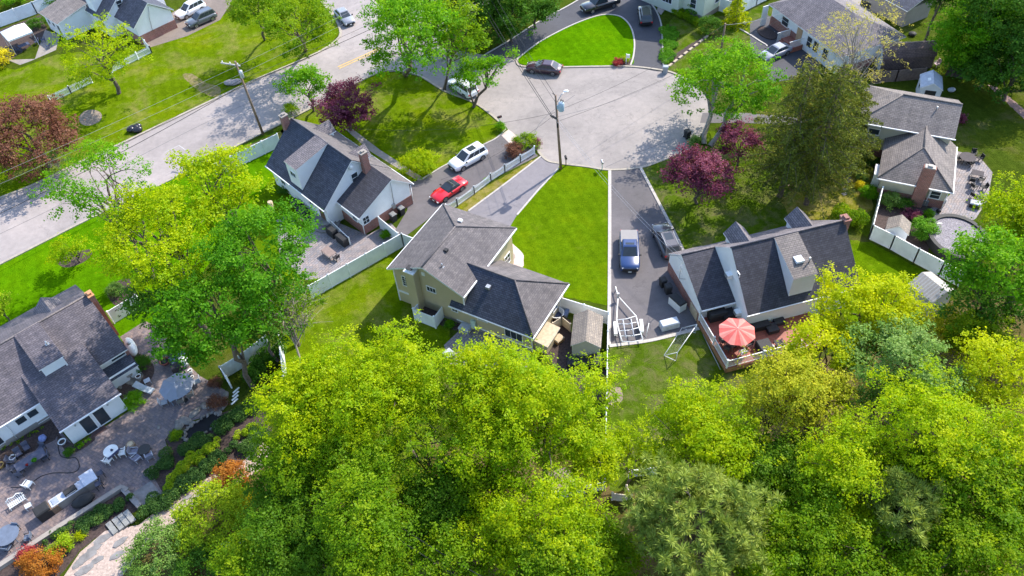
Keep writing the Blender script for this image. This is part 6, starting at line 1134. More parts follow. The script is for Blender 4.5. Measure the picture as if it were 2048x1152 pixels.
def block(name, label, px, py, deg, d, mat, lidmat=None, z=0.0, cat='box', lidh=.08, taper=1.0):
    p = G(px, py, z); r = thing(name, label, cat, (p[0], p[1], z), math.radians(deg)); x, y, h = d; m = MB(); h0 = h-(lidh if lidmat else 0); k = taper
    m.add([(-x/2*k, -y/2*k, 0), (x/2*k, -y/2*k, 0), (x/2*k, y/2*k, 0), (-x/2*k, y/2*k, 0), (-x/2, -y/2, h0), (x/2, -y/2, h0), (x/2, y/2, h0), (-x/2, y/2, h0)], [[3, 2, 1, 0], [4, 5, 6, 7], [0, 1, 5, 4], [1, 2, 6, 5], [2, 3, 7, 6], [3, 0, 4, 7]])
    make_obj('body', m, mat, r, uv=False)
    if lidmat:
        m = MB(); m.add([(-x/2-.03, -y/2-.03, h0+.002), (x/2+.03, -y/2-.03, h0+.002), (x/2+.03, y/2+.03, h0+.002), (-x/2-.03, y/2+.03, h0+.002), (-x/2+.05, -y/2+.05, h), (x/2-.05, -y/2+.05, h), (x/2-.05, y/2-.05, h), (-x/2+.05, y/2-.05, h)], [[3, 2, 1, 0], [4, 5, 6, 7], [0, 1, 5, 4], [1, 2, 6, 5], [2, 3, 7, 6], [3, 0, 4, 7]]); make_obj('lid', m, lidmat, r, uv=False)
    return r
def bin_(label, px, py, deg, mat, lid=None, k=1.0, z=0.0):
    r = block('wheeled_bin', label, px, py, deg, (.6*k, .68*k, 1.05*k), mat, lid or mat, z, 'bin', .08, .82)
    for s in (-1, 1): m = MB(); m.tube([(-.28*k-.0, s*.26*k, .1), (-.28*k, s*.31*k, .1)], .1, 10); make_obj('wheel', m, TYRE, r, uv=False)
    m = MB(); m.box((-.33*k, 0, .95*k), (.05, .5*k, .05)); make_obj('handle', m, BLACK, r, uv=False); return r
def blob(name, label, px, py, deg, d, mat, cat, z=0.0, seed=1, parts=1):
    p = G(px, py, z); m = MB()
    for i in range(parts): rd = random.Random(seed+i); m.ball(((rd.random()-.5)*d[0]*(parts > 1), (rd.random()-.5)*d[1]*(parts > 1), d[2]*.5), (d[0]/2, d[1]/2, d[2]*.52), 14, 0, .16, seed+i)
    o = make_obj(name, m, mat, None, (p[0], p[1], z), math.radians(deg), uv=False); return tag(o, label, cat)
def pot(name, label, px, py, r0, h, mat, fill=None, z=0.0, plant=None):
    p = G(px, py, z); r = thing(name, label, 'pot', (p[0], p[1], z)); m = MB(); m.lathe((0, 0, 0), [(r0*.6, 0), (r0*.85, h*.6), (r0, h*.9), (r0*1.1, h), (r0*.85, h), (r0*.8, h*.8)], 14); make_obj('bowl', m, mat, r, uv=False)
    m = MB(); m.lathe((0, 0, h*.8), [(r0*.8, 0), (r0*.3, .04)], 12); make_obj('soil', m, fill or MULCH, r, uv=False); return r
def mailbox(label, px, py, deg, boxm, postm):
    p = G(px, py); r = thing('mailbox', label, 'mailbox', (p[0], p[1], 0), math.radians(deg)); m = MB(); m.box((0, 0, .5), (.1, .1, 1.0)); m.box((.12, 0, .95), (.4, .09, .06)); make_obj('post', m, postm, r, uv=False)
    m = MB(); m.ext([(-.12, 1.0), (.12, 1.0), (.12, 1.15), (.08, 1.23), (0, 1.26), (-.08, 1.23), (-.12, 1.15)], -.2, .35); make_obj('box', m, boxm, r, uv=False); m = MB(); m.box((.1, -.14, 1.2), (.03, .02, .2)); make_obj('flag', m, LAMPR, r, uv=False); return r

# court and driveways
mailbox('pale mailbox on a post at the top corner of the front lawn', 1204, 340, 95, METAL, PLASTW); mailbox('black mailbox on a dark post beside the transformer pole', 1132, 331, 95, BLACK, WOOD); mailbox('white and black mailbox at the tip of the corner lawn', 999, 249, 20, BLACK, PLASTW)
p = G(1252, 128); r = thing('sign_post', 'white post with a hanging board at the tip of the island lawn', 'sign', (p[0], p[1], 0), -.2); m = MB(); m.box((0, 0, .75), (.1, .1, 1.5)); m.box((.2, 0, 1.4), (.5, .08, .08)); make_obj('post', m, PLASTW, r, uv=False); m = MB(); m.box((.25, 0, 1.1), (.35, .04, .4)); make_obj('board', m, PLASTW, r, uv=False)
bin_('black wheeled bin at the right rim of the court', 1374, 275, 20, BLACK)
b = bin_('grey recycling bin at the right end of the black drive', 1330, 146, -100, plain('bin_grey', (.30, .33, .36), .5), None)
bin_('dark wheeled bin against the brick garage wall, nearer the white fence', 788, 441, 40, BLACK, plain('bin_lid', (.2, .2, .2), .5)); bin_('dark wheeled bin against the brick garage wall, farther from the fence', 804, 428, 40, BLACK, MATS['bin_lid'])
bin_('black wheeled bin by the brick gable wall, upper of two', 1325, 572, 192, BLACK); bin_('black wheeled bin by the brick gable wall, lower of two', 1335, 585, 192, BLACK)
block('storage_box', 'white storage box with a dark lid against the brick gable wall', 1354, 613, -60, (1.6, .85, 1.15), PLASTW, BLACK, 0, 'storage box', .14)
block('deck_box', 'pale ribbed storage box alone on the driveway', 1338, 653, 12, (1.75, .85, .75), plain('pale_resin', (.55, .57, .60), .5), plain('box_lid_resin', (.40, .44, .50), .5), 0, 'storage box', .12)
# boat trailer
o = G(1228, 588); r = thing('boat_trailer', 'empty white boat trailer at the bottom of the long driveway', 'trailer', (o[0], o[1], 0))
def rel(x, y, h): q = G(x, y, h)-o; return (q[0], q[1], h)
tA, tB = rel(1231, 573, .5), rel(1236, 592, .5); L1, L2, L3 = rel(1233, 640, .55), rel(1238, 662, .55), rel(1244, 683, .55); Q1, Q2, Q3 = rel(1272, 632, .55), rel(1278, 655, .55), rel(1286, 680, .55)
m = MB(); m.tube([tA, tB], .06, 6); m.tube([tB, L1, L2, L3], .06, 6); m.tube([tB, Q1, Q2, Q3], .06, 6); make_obj('frame', m, PLASTW, r, uv=False)
for i, (a, b) in enumerate(((L1, Q1), (L2, Q2), (rel(1236, 648, .5), rel(1275, 644, .5)), (rel(1240, 672, .55), rel(1283, 668, .55)), (L3, Q3))): mid = tuple((np.array(a)+np.array(b))/2-np.array([0, 0, .15])); m = MB(); m.tube([a, mid, b], .045, 6); make_obj('cross_member', m, PLASTW, r, uv=False)
for i, (a, b) in enumerate(((rel(1246, 640, .7), rel(1252, 676, .7)), (rel(1262, 638, .7), rel(1268, 674, .7)))): m = MB(); m.tube([a, b], .06, 5); make_obj('bunk', m, FABRIC, r, uv=False)
for x, y in ((1230.5, 660), (1283, 655)):
    q = rel(x, y, .3); a = head((1238, 690), (1232, 600)); m = MB(); d = np.array([math.cos(a), math.sin(a)]); s = np.array([-d[1], d[0]])
    m.box((q[0], q[1], .62), (1.5, .3, .06), a); m.box((q[0]+d[0]*.72, q[1]+d[1]*.72, .48), (.06, .3, .3), a); m.box((q[0]-d[0]*.72, q[1]-d[1]*.72, .48), (.06, .3, .3), a); make_obj('mudguard', m, PLASTW, r, uv=False)
    for t in (-.36, .36): m = MB(); c = np.array([q[0], q[1]])+d*t; m.tube([(c[0]-s[0]*.11, c[1]-s[1]*.11, .3), (c[0]+s[0]*.11, c[1]+s[1]*.11, .3)], .3, 14); make_obj('wheel', m, TYRE, r, uv=False)
m = MB(); m.tube([rel(1232, 580, .5), rel(1232, 580, .02)], .05, 6); m.box(rel(1236, 590, .8), (.25, .2, .5)); make_obj('winch_stand', m, METAL, r, uv=False)
m = MB(); m.tube([rel(1291, 676, .0), rel(1298, 646, .9)], .035, 5); make_obj('guide_pole', m, PLASTW, r, uv=False)
# goal
o = G(1352, 722); r = thing('soccer_goal', 'white framed soccer goal on the worn back lawn beside the deck', 'goal', (o[0], o[1], 0)); gh = 1.25
A, B, F, E2 = rel(1328, 711, 0), rel(1352, 722, 0), rel(1391, 666, 0), rel(1364, 656, 0); C = (B[0], B[1], gh); Dg = (F[0], F[1], gh)
m = MB(); [m.tube(q, .035, 6) for q in ((B, C), (F, Dg), (C, Dg), (A, E2), (A, B), (E2, F), (C, A), (Dg, E2))]; make_obj('frame', m, PLASTW, r, uv=False)
m = MB()
for i in range(1, 16): t = i/16; m.tube([tuple(np.array(C)+(np.array(Dg)-np.array(C))*t), tuple(np.array(A)+(np.array(E2)-np.array(A))*t)], .004, 3)
for i in range(1, 7): t = i/7; m.tube([tuple(np.array(C)+(np.array(A)-np.array(C))*t), tuple(np.array(Dg)+(np.array(E2)-np.array(Dg))*t)], .004, 3)
make_obj('net', m, plain('net_cord', (.35, .36, .36), .8), r, uv=False)
p = G(1440, 720, .0); m = MB(); a = G(1412, 672)-p; b = G(1448, 742)-p; m.tube([(a[0], a[1], .25), (b[0], b[1], .25)], .05, 5); m.tube([(a[0]-.3, a[1], .25), (b[0]-.35, b[1], .25)], .04, 5); tag(make_obj('ladder', m, METAL, None, (p[0], p[1], 0), uv=False), 'metal ladder lying along the skirt of the red deck', 'ladder')

# the red deck
dz = .62
RED1 = plain('red_canvas', (.58, .10, .09), .8, .1); RED2 = plain('faded_red_canvas', (.64, .22, .19), .8, .1)
umbrella('parasol', 'red striped parasol over the deck table', 1474, 663, 2.05, 1.68, RED1, dz, 8, .45, .2, RED2)
table('deck_table', 'dark table under the red parasol', 1470, 688, 30, 1.9, 1.1, .74, plain('brown_tabletop', (.16, .11, .09), .5), dz)
for q, (x, y, d, lb) in enumerate([(1445, 686, 20, 'dark metal chair between the parasol and the left balustrade'), (1454, 701, 50, 'dark metal chair at the corner end of the parasol table'), (1496, 693, 200, 'dark metal chair right of the parasol table'), (1484, 710, 110, 'pale sling chair nearest the front balustrade')]): chair('deck_chair', lb, x, y, d, plain('dark_sling', (.07, .06, .06), .7) if q < 3 else FABRIC, dz, group='chairs round the deck table')
block('fire_table', 'black square covered table by the front balustrade', 1527, 699, 12, (1.2, 1.2, .8), BLACK, DARK, dz, 'table'); chair('wicker_chair', 'black wicker armchair by the front balustrade', 1557, 692, 100, DARK, dz, .75, .4, .8)
p = G(1543, 698, dz); m = MB(); m.lathe((0, 0, 0), [(.2, 0), (.24, .1), (.24, .38), (.1, .48)], 14); tag(make_obj('round_stool', m, PLASTW, None, (p[0], p[1], dz), uv=False), 'small white round stool between the covered table and the wicker chair', 'stool')
block('wicker_sofa', 'long black wicker sofa along the deck wall', 1512, 656, 12, (2.4, .9, .6), DARK, None, dz, 'sofa'); block('wicker_ottoman', 'black wicker ottoman in the middle of the deck', 1543, 660, 12, (1.05, .95, .42), DARK, None, dz, 'ottoman'); block('wicker_ottoman', 'black wicker ottoman nearest the panelled door', 1557, 645, 12, (1.0, .8, .42), DARK, None, dz, 'ottoman')
block('covered_grill', 'covered black grill against the west wing wall', 1433, 637, 12, (1.7, .75, 1.0), BLACK, BLACK, dz, 'grill', .25, .95); block('black_cabinet', 'black cabinet beside the covered grill under the window air conditioner', 1455, 632, 12, (1.2, 1.0, .55), DARK, None, dz, 'cabinet')

# tan house yard
block('storage_box', 'grey lidded box beside the tan house back wall', 931, 660, -32, (1.1, .8, .62), plain('grey_resin', (.33, .35, .42), .5), plain('grey_lid', (.42, .44, .50), .5), 0, 'storage box', .2)
block('cushioned_chair', 'dark wicker chair with a pale cushion at the edge of the lime tree', 898, 712, 40, (.95, .95, .5), DARK, FABRIC, 0, 'chair', .16)
blob('trash_can', 'black round trash can in the corner of the white fence', 812, 487, 0, (.7, .7, .9), BLACK, 'bin', 0, 3)
m = MB(); p = G(985, 660); m.box((0, 0, .35), (1.7, .7, .1)); m.box((0, .3, .75), (1.7, .08, .8)); m.box((-.75, 0, .17), (.1, .6, .35)); m.box((.75, 0, .17), (.1, .6, .35)); tag(make_obj('garden_bench', m, WOOD, None, (p[0], p[1], 0), math.radians(-32), uv=False), 'brown bench under the dark roof wing eave', 'bench')
p = G(1113, 632); r = thing('spare_tub', 'white moulded tub standing among stored things behind the white fence', 'tub', (p[0], p[1], 0), .3); m = MB(); m.lathe((0, 0, 0), [(.5, 0), (.75, .5), (.78, .55), (.66, .55), (.5, .15)], 16); make_obj('shell', m, PLASTW, r, uv=False); m = MB(); m.lathe((0, 0, .16), [(.5, 0), (.2, .02)], 14); make_obj('lining', m, NAVY, r, uv=False)
p = G(1135, 626); m = MB(); m.box((0, 0, .45), (.35, 1.5, .12)); m.box((0, 0, .2), (.3, 1.2, .4)); tag(make_obj('kayak', m, plain('blue_resin', (.15, .2, .33), .5), None, (p[0], p[1], 0), -.45, uv=False), 'narrow blue board stored beside the white tub', 'board')
block('low_crate', 'brown crate of tools left of the white tub', 1108, 622, 10, (.8, .6, .6), WOOD, None)
fence('wooden_gate', 'cream wooden gate panels between the dark wing and the shingled shed', [(1106, 662), (1124, 650), (1141, 664)], 1.2, plain('cream_boards', (.60, .50, .36), .7), kind='board', cap=False)
block('log_rack', 'orange-brown wooden steps beside the shingled shed', 1117, 682, 40, (.9, .7, .5), plain('new_wood', (.40, .2, .09), .8), TANW, 0, 'steps')
block('black_cover', 'flat black covered stack in front of the shingled shed', 1155, 728, -8, (1.9, 1.1, .55), BLACK, BLACK, 0, 'cover', .2); blob('black_cover', 'rounded black covered grill in front of the shingled shed', 1192, 729, 0, (1.9, 1.6, 1.0), BLACK, 'cover', 0, 5)

# cape house patio
p = G(602, 452); tag(make_obj('fire_drum', MB().lathe((0, 0, 0), [(.32, 0), (.42, .25), (.42, .6), (.36, .78), (.3, .8)], 16), plain('pink_red_drum', (.42, .045, .08), .5), None, (p[0], p[1], 0), uv=False), 'red round drum on the cape house patio', 'drum')
block('wicker_sofa', 'dark box seat against the cape house back wall, left one', 594, 412, -49, (1.2, .8, .7), DARK, BLACK, 0, 'seat'); block('wicker_sofa', 'dark box seat against the cape house back wall, right one', 606, 428, -49, (1.5, .85, .7), DARK, BLACK, 0, 'seat')
blob('black_kettle', 'black rounded kettle grill right of the red drum', 619, 446, 0, (.7, .7, .8), BLACK, 'grill', 0, 8)
block('covered_grill', 'black covered grill beside the white stair rail, upper one', 666, 470, -49, (1.3, .75, 1.05), BLACK, BLACK, 0, 'grill', .2, .95); block('covered_grill', 'black covered grill beside the white stair rail, lower one', 687, 486, -49, (1.5, .8, 1.0), BLACK, BLACK, 0, 'grill', .2, .95)
a, b = G(663, 452), G(701, 489); r = thing('stair_rail', 'white stair rail between the black grills and the brick wall', 'railing', (a[0], a[1], 0)); rail(r, 'balustrade', (0, 0), (b-a)[:2], .95, PLASTW)
for q in ((0, 0), tuple((b-a)[:2])): m = MB(); m.box((q[0], q[1], .55), (.13, .13, 1.1)); make_obj('post', m, PLASTW, r, uv=False)
table('patio_table', 'brown folding table on the lower end of the cape house patio', 660, 512, -49, 1.6, .9, .72, plain('brown_resin', (.22, .16, .14), .6)); chair('patio_chair', 'dark chair right of the brown folding table', 674, 520, 140, DARK)
p = G(545, 425); m = MB(); m.tube([(0, 0, 0), (.1, .1, 1.5)], .28, 9); tag(make_obj('tree_stump', m, TANW, None, (p[0], p[1], 0), uv=False), 'pale cut tree stump behind the white cape house', 'stump')

# pool yard and taupe house
o = G(1909, 489); r = thing('swimming_pool', 'round above-ground pool with a wrinkled silvery cover and black rim', 'pool', (o[0], o[1], 0)); pr = 2.65
m = MB(); n = 28
for a, b, zz in ((pr, 0, 0), (pr, 1.15, 0), (pr+.2, 1.15, 0), (pr+.2, 1.25, 0), (pr-.2, 1.25, 0), (pr-.2, 1.0, 0)): m.v += [(a*math.cos(2*math.pi*j/n), a*1.15*math.sin(2*math.pi*j/n), b) for j in range(n)]
for i in range(5):
    for j in range(n): m.f.append([i*n+j, i*n+(j+1) % n, (i+1)*n+(j+1) % n, (i+1)*n+j]); m.m.append(0); m.sm.append(False)
make_obj('rim', m, BLACK, r, uv=False)
cm, ct, cp = nodes_of('pool_cover'); w_ = noise(ct, 0.75, world(ct), 7, 0.72, 3.5); cc = ramp(ct, w_, [(0.34, (0.26, 0.235, 0.28)), (0.43, (0.05, 0.042, 0.058)), (0.46, (0.24, 0.22, 0.27)), (0.50, (0.03, 0.025, 0.035)), (0.54, (0.25, 0.225, 0.27)), (0.63, (0.06, 0.05, 0.07))]); ct.links.new(cc, cp.inputs['Base Color']); cp.inputs['Roughness'].default_value = .55; bump(ct, cp, w_, .8, .15)
m = MB(); m.lathe((0, 0, 1.0), [(pr-.19, .1), (pr-.6, .02), (1.2, 0), (.1, .03)], 28, 0, True, 1.15); make_obj('cover', m, cm, r, uv=False)
for x, y in ((1868, 463), (1863, 482)): q = G(x, y)-o; m = MB(); m.tube([(q[0], q[1], 0), (q[0], q[1], 1.1)], .05, 5); m.box((q[0]+.2, q[1], 1.1), (.5, .12, .05)); make_obj('strut', m, PLASTW, r, uv=False)
block('air_conditioner', 'grey outdoor air conditioner beside the brick chimney of the taupe house', 1846, 406, -26, (.85, .85, .75), METAL, plain('fan_grille', (.18, .2, .22), .5), 0, 'air conditioner')
table('patio_table', 'dark round dining table by the corner of the taupe roof', 1931, 324, -10, 1.7, 1.7, .73, plain('dark_tabletop', (.06, .05, .055), .85), 0, True)
for x, y, d, lb in [(1915, 322, -10, 'left of the dark round table'), (1938, 332, 110, 'below the dark round table'), (1957, 322, 190, 'right of the dark round table'), (1945, 313, 250, 'above the dark round table')]: chair('iron_chair', 'black iron chair '+lb, x, y, d, BLACK, group='black chairs on the purple-grey patio')
table('coffee_table', 'dark square table at the right of the purple-grey patio', 1952, 354, -30, 1.2, .9, .6, MATS['dark_tabletop'])
for x, y, d, lb in [(1942, 366, 60, 'left below the dark square table'), (1960, 364, 140, 'right of the dark square table'), (1946, 378, 20, 'middle of the column of black chairs'), (1965, 380, 180, 'right of the column of black chairs'), (1945, 396, 30, 'lowest on the left of the column of black chairs'), (1957, 402, 120, 'beside the lowest grey table')]: chair('iron_chair', 'black iron chair '+lb, x, y, d, BLACK, group='black chairs on the purple-grey patio')
block('grey_table', 'small grey box table at the bottom of the purple-grey patio', 1948, 413, -30, (1.0, .75, .6), BLACK, FABRIC, 0, 'table')
r = chair('pool_clutter', 'white stacked chair by the downpipe of the taupe house', 1884, 408, 60, FABRIC); blob('hose_reel', 'dark hose reel at the foot of the downpipe of the taupe house', 1876, 425, 0, (.5, .5, .5), BLACK, 'hose reel', 0, 11)
chair('garden_chair', 'pink-white plastic chair alone on the far shaded lawn', 1872, 133, 200, plain('pink_plastic', (.62, .42, .45), .5), 0, .6, .42, .95); blob('fire_pit', 'dark round fire pit on the far shaded lawn', 1824, 71, 0, (1.0, 1.0, .5), BLACK, 'fire pit', 0, 12)
blob('white_bag', 'pale bundle beside the resin shed', 1902, 183, 0, (1.0, .7, .5), FABRIC, 'bundle', 0, 13)
for i, (x, y) in enumerate([(1704, 330), (1702, 338), (1700, 346), (1697, 354), (1695, 362), (1693, 370), (1691, 379), (1689, 388)]): p = G(x, y); tag(make_obj('stepping_stone', MB().box((0, 0, .02), (.55, .4, .05), i*.5), STONE, None, (p[0], p[1], 0), uv=False), 'flat stepping stone in the line beside the garden bed of the taupe house', 'stepping stone', 'stepping stones by the taupe house')
for i in range(8): p = G(1412-i*10.2, 75+i*8.0); tag(make_obj('edging_stone', MB().box((0, 0, .08), (.75, .3, .16), head((1412, 75), (1340, 131))), plain('tan_block', (.42, .34, .25), .9), None, (p[0], p[1], 0), uv=False), 'tan block in the edging right of the black drive', 'edging block', 'edging blocks right of the black drive')
p = G(1487, 49); pot('plant_pot', 'white pot beside the gold conical conifer', 1489, 50, .25, .4, PLASTW)
m = MB(); m.box((0, 0, .3), (1.9, .5, .12)); m.box((-.7, 0, .12), (.2, .4, .24)); m.box((.7, 0, .12), (.2, .4, .24)); p = G(1593, 378); tag(make_obj('log_bench', m, WOOD, None, (p[0], p[1], 0), -.25, uv=False), 'low wooden bench between the two spruce trunks', 'bench')
block('sand_box', 'brown covered trunk against the far grey outbuilding', 1734, 12, -60, (1.6, 1.0, .8), BLACK, BLACK, 0, 'box')

# top left yard
o = G(48, 92); r = thing('canopy_tent', 'white peaked canopy tent over patio furniture at the top left', 'canopy', (o[0], o[1], 0), math.radians(-52)); s = 1.75
m = MB(); c4 = [(-s, -s, 2.3), (s, -s, 2.3), (s, s, 2.3), (-s, s, 2.3)]; m.add(c4+[(0, 0, 3.2)], [[0, 1, 4], [1, 2, 4], [2, 3, 4], [3, 0, 4]]); m.add(c4+[(x*.999, y*.999, 2.08) for x, y, z in c4], [[4, 5, 1, 0], [5, 6, 2, 1], [6, 7, 3, 2], [7, 4, 0, 3]]); q = make_obj('canopy', m, plain('tent_fabric', (.80, .82, .85), .6, .04), r, uv=False); q.modifiers.new('thickness', 'SOLIDIFY').thickness = .015
for x, y in ((-s, -s), (s, -s), (s, s), (-s, s)): m = MB(); m.box((x*.97, y*.97, 1.15), (.05, .05, 2.3)); make_obj('leg', m, PLASTW, r, uv=False)
table('patio_table', 'table in the shade of the canopy tent', 52, 98, 38, 1.5, .9, .72, NAVY)
for x, y, d, lb in [(40, 104, 10, 'lower left of the canopy tent'), (76, 88, 200, 'right of the canopy tent'), (88, 84, 200, 'by the right leg of the canopy tent'), (100, 96, 150, 'lounging at the edge of the concrete patio')]: chair('navy_chair', 'navy chair '+lb, x, y, d, NAVY, group='navy chairs by the canopy tent')
blob('garbage_bags', 'pile of black garbage bags on the worn lawn by the kerb', 270, 263, 20, (1.1, .9, .7), plain('bag_plastic', (.022, .022, .03), .25, .3), 'garbage bags', 0, 21, 6)
blob('round_grill', 'dark round grill right of the yellow bush by the concrete patio', 27, 107, 0, (.8, .8, .8), NAVY, 'grill', 0, 22)
blob('brush_pile', 'pile of grey cut brush on the lawn beside the far kerb', 462, 172, 0, (1.6, 1.2, .5), plain('dry_brush', (.30, .26, .25), .95, .4, 9), 'brush pile', 0, 23, 3)

# the large patio at the left
o = G(268, 703); r = thing('propane_tank', 'white horizontal propane tank beside the brick gable', 'tank', (o[0], o[1], 0), math.radians(-58)); m = MB(); m.ball((0, 0, .75), (1.35, .48, .48), 18); make_obj('vessel', m, PLASTW, r, uv=False); m = MB(); m.lathe((0, 0, 1.18), [(.2, 0), (.2, .12), (.05, .18)], 12); make_obj('dome', m, METAL, r, uv=False)
for x in (-.7, .7): m = MB(); m.box((x, 0, .17), (.15, .7, .34)); make_obj('foot', m, CONC, r, uv=False)
UM = plain('grey_canvas', (.215, .235, .29), .8, .06)
umbrella('parasol', 'grey parasol over the patio dining table', 353, 772, 2.25, 1.55, UM, 0, 8, .5, .3)
table('dining_table', 'pale glass dining table under the grey parasol', 362, 792, 38, 2.2, 1.2, .72, plain('frosted_glass', (.25, .32, .40), .5))
for x, y, d, lb in [(331, 809, 20, 'left end of the parasol table, with a cushion'), (364, 806, 110, 'below the parasol table, left one'), (384, 794, 110, 'below the parasol table, right one'), (396, 768, 200, 'right end of the parasol table')]: chair('sling_chair', 'grey sling chair at the '+lb, x, y, d, FABRIC if lb[0] in 'lr' else plain('mesh_sling', (.16, .15, .14), .8), 0, .58, .42, .95, METAL, group='sling chairs round the parasol table')
o = G(290, 781); r = thing('sun_lounger', 'grey reclining lounger on the curved mulch bed edge', 'lounger', (o[0], o[1], 0), math.radians(155)); m = MB(); m.box((-.45, 0, .35), (1.2, .62, .08)); make_obj('seat', m, plain('lounger_grey', (.36, .40, .44), .7), r, uv=False); m = MB(); m.ext([(.15, .33), (.95, .62), (.93, .70), (.13, .41)], -.31, .31, 'y'); make_obj('backrest', m, MATS['lounger_grey'], r, uv=False)
for x, y in ((-.95, .28), (-.95, -.28), (.3, .28), (.3, -.28)): m = MB(); m.box((x, y, .16), (.05, .05, .32)); make_obj('leg', m, METAL, r, uv=False)
table('side_table', 'small grey side table beside the reclining lounger', 297, 766, 30, .55, .5, .42, FABRIC)
for x, y, lb in [(259, 752, 'white urn on the round stone pad, left one'), (279, 757, 'white urn on the round stone pad, right one')]: pot('urn', lb, x, y, .26, .42, PLASTW)
pot('urn', 'white pot with plants under the lower left corner of the extension roof', 127, 887, .34, .35, PLASTW); pot('urn', 'white ring pot beside the round shrub at the extension corner', 257, 804, .3, .4, PLASTW)
p = G(264, 758); m = MB(); m.lathe((0, 0, 0), [(.2, 0), (.08, .15), (.07, .5), (.3, .6), (.28, .64)], 14); tag(make_obj('bird_bath', m, STONE, None, (p[0], p[1], .03), uv=False), 'small grey bird bath between the white urns', 'bird bath')
pot('fire_bowl', 'red-brown fire bowl on the upper patio', 332, 727, .48, .42, plain('rust_bowl', (.26, .06, .035), .5), BLACK)
block('wicker_sofa', 'dark wicker seat right of the fire bowl, upper one', 347, 714, 30, (.85, .8, .65), DARK, None, 0, 'seat'); block('covered_counter', 'navy covered counter beside the white dome', 361, 724, 38, (1.5, .9, .85), NAVY, NAVY, 0, 'cover'); block('wicker_sofa', 'dark wicker seat right of the fire bowl, lower one', 354, 739, 30, (.85, .8, .65), DARK, None, 0, 'seat')
p = G(374, 733); r = thing('patio_heater', 'white domed patio heater above the navy counter', 'heater', (p[0], p[1], 0)); m = MB(); m.lathe((0, 0, 0), [(.25, 0), (.25, .5), (.05, .55), (.05, 1.1)], 12); make_obj('stand', m, METAL, r, uv=False); m = MB(); m.ball((0, 0, 1.15), (.46, .46, .22), 16); make_obj('dome', m, PLASTW, r, uv=False)
pot('urn', 'small white pot on a dark stand right of the grey parasol', 384, 748, .2, .6, PLASTW); pot('urn', 'second small white pot below the first right of the grey parasol', 386, 757, .15, .3, PLASTW)
# round white set
table('round_table', 'round white table with a dark runner on the patio', 228, 910, 0, 1.25, 1.25, .73, PLASTW, 0, True)
p = G(228, 908, .735); m = MB(); m.box((0, 0, .01), (1.25, .22, .015), .9); m.ball((-.25, .35, .12), (.12, .12, .12), 8); tag(make_obj('table_runner', m, plain('navy_runner', (.03, .035, .08), .8), None, (p[0], p[1], .735), uv=False), 'navy runner lying across the round white table', 'runner')
chair('plastic_chair', 'white plastic chair below the round white table', 220, 925, 70, PLASTW, 0, .55, .42, .85, None, True, 'white chairs on the large patio'); chair('plastic_chair', 'white plastic chair right of the round white table', 248, 910, 190, PLASTW, 0, .55, .42, .85, None, True, 'white chairs on the large patio')
p = G(266, 896); r = thing('barrel', 'dark wooden barrel tub right of the round white table', 'barrel', (p[0], p[1], 0)); m = MB(); m.lathe((0, 0, 0), [(.3, 0), (.36, .35), (.33, .7), (.28, .7), (.26, .5)], 16); make_obj('staves', m, WOOD, r, uv=False); m = MB(); m.lathe((0, 0, .62), [(.355, 0), (.355, .06)], 16); make_obj('hoop', m, TANW, r, uv=False)
table('fire_pit_table', 'dark round fire pit table among the grey wicker chairs', 293, 905, 0, 1.1, 1.1, .55, plain('black_iron', (.03, .026, .024), .5), 0, True)
for x, y, d, lb in [(272, 908, 0, 'left of'), (277, 921, 50, 'below left of'), (302, 917, 120, 'below right of')]: chair('wicker_armchair', 'grey wicker armchair '+lb+' the dark fire pit table', x, y, d, plain('grey_wicker', (.20, .20, .26), .8, .3, 8), 0, .6, .42, .9, FABRIC, group='wicker armchairs round the fire pit table')
# outdoor kitchen
o = G(152, 992); r = thing('outdoor_kitchen', 'pale outdoor kitchen island with built-in grill on the patio', 'kitchen island', (o[0], o[1], 0), math.radians(39)); m = MB(); m.box((0, 0, .44), (3.3, .75, .88)); m.box((1.5, .1, .5), (.9, 1.15, 1.0)); make_obj('counter_base', m, CONC, r, uv=False); m = MB(); m.box((-.2, 0, .905), (3.2, .85, .05)); m.box((1.55, .1, 1.03), (1.15, 1.3, .05)); make_obj('worktop', m, plain('granite_top', (.47, .49, .56), .4, .12, 9), r, uv=False)
m = MB(); m.ext([(-.32, .93), (.28, .93), (.28, 1.1), (.05, 1.28), (-.25, 1.15)], -.55, .45); g = make_obj('grill_hood', m, BLACK, r, uv=False); m = MB(); m.tube([(-.45, -.36, 1.08), (.35, -.36, 1.08)], .02, 5); make_obj('handle', m, SILVER, g, uv=False); m = MB(); m.box((-1.35, 0, .96), (.5, .6, .06)); make_obj('sink_cover', m, SILVER, r, uv=False); m = MB(); m.tube([(.75, .25, .93), (.75, .25, 1.25), (.75, .05, 1.25)], .02, 5); make_obj('tap', m, SILVER, r, uv=False)
block('black_smoker', 'black covered smoker left of the outdoor kitchen', 94, 1030, 39, (1.1, .95, 1.15), BLACK, BLACK, 0, 'smoker', .12); block('brown_cart', 'dark brown two door cart between the smoker and the kitchen', 112, 1020, 39, (.8, .75, .9), WOOD, WOOD, 0, 'cart'); blob('covered_grill', 'dark rounded covered grill in front of the outdoor kitchen', 172, 1006, 30, (1.9, 1.0, 1.0), BLACK, 'grill', 0, 31)
for x, y, d, lb in [(206, 955, 215, 'upper'), (203, 976, 205, 'lower')]: chair('bar_stool', 'dark bar stool at the '+lb+' side of the kitchen counter end', x, y, d, plain('stool_seat', (.07, .07, .10), .6), 0, .48, .75, 1.15, BLACK, False, 'bar stools')
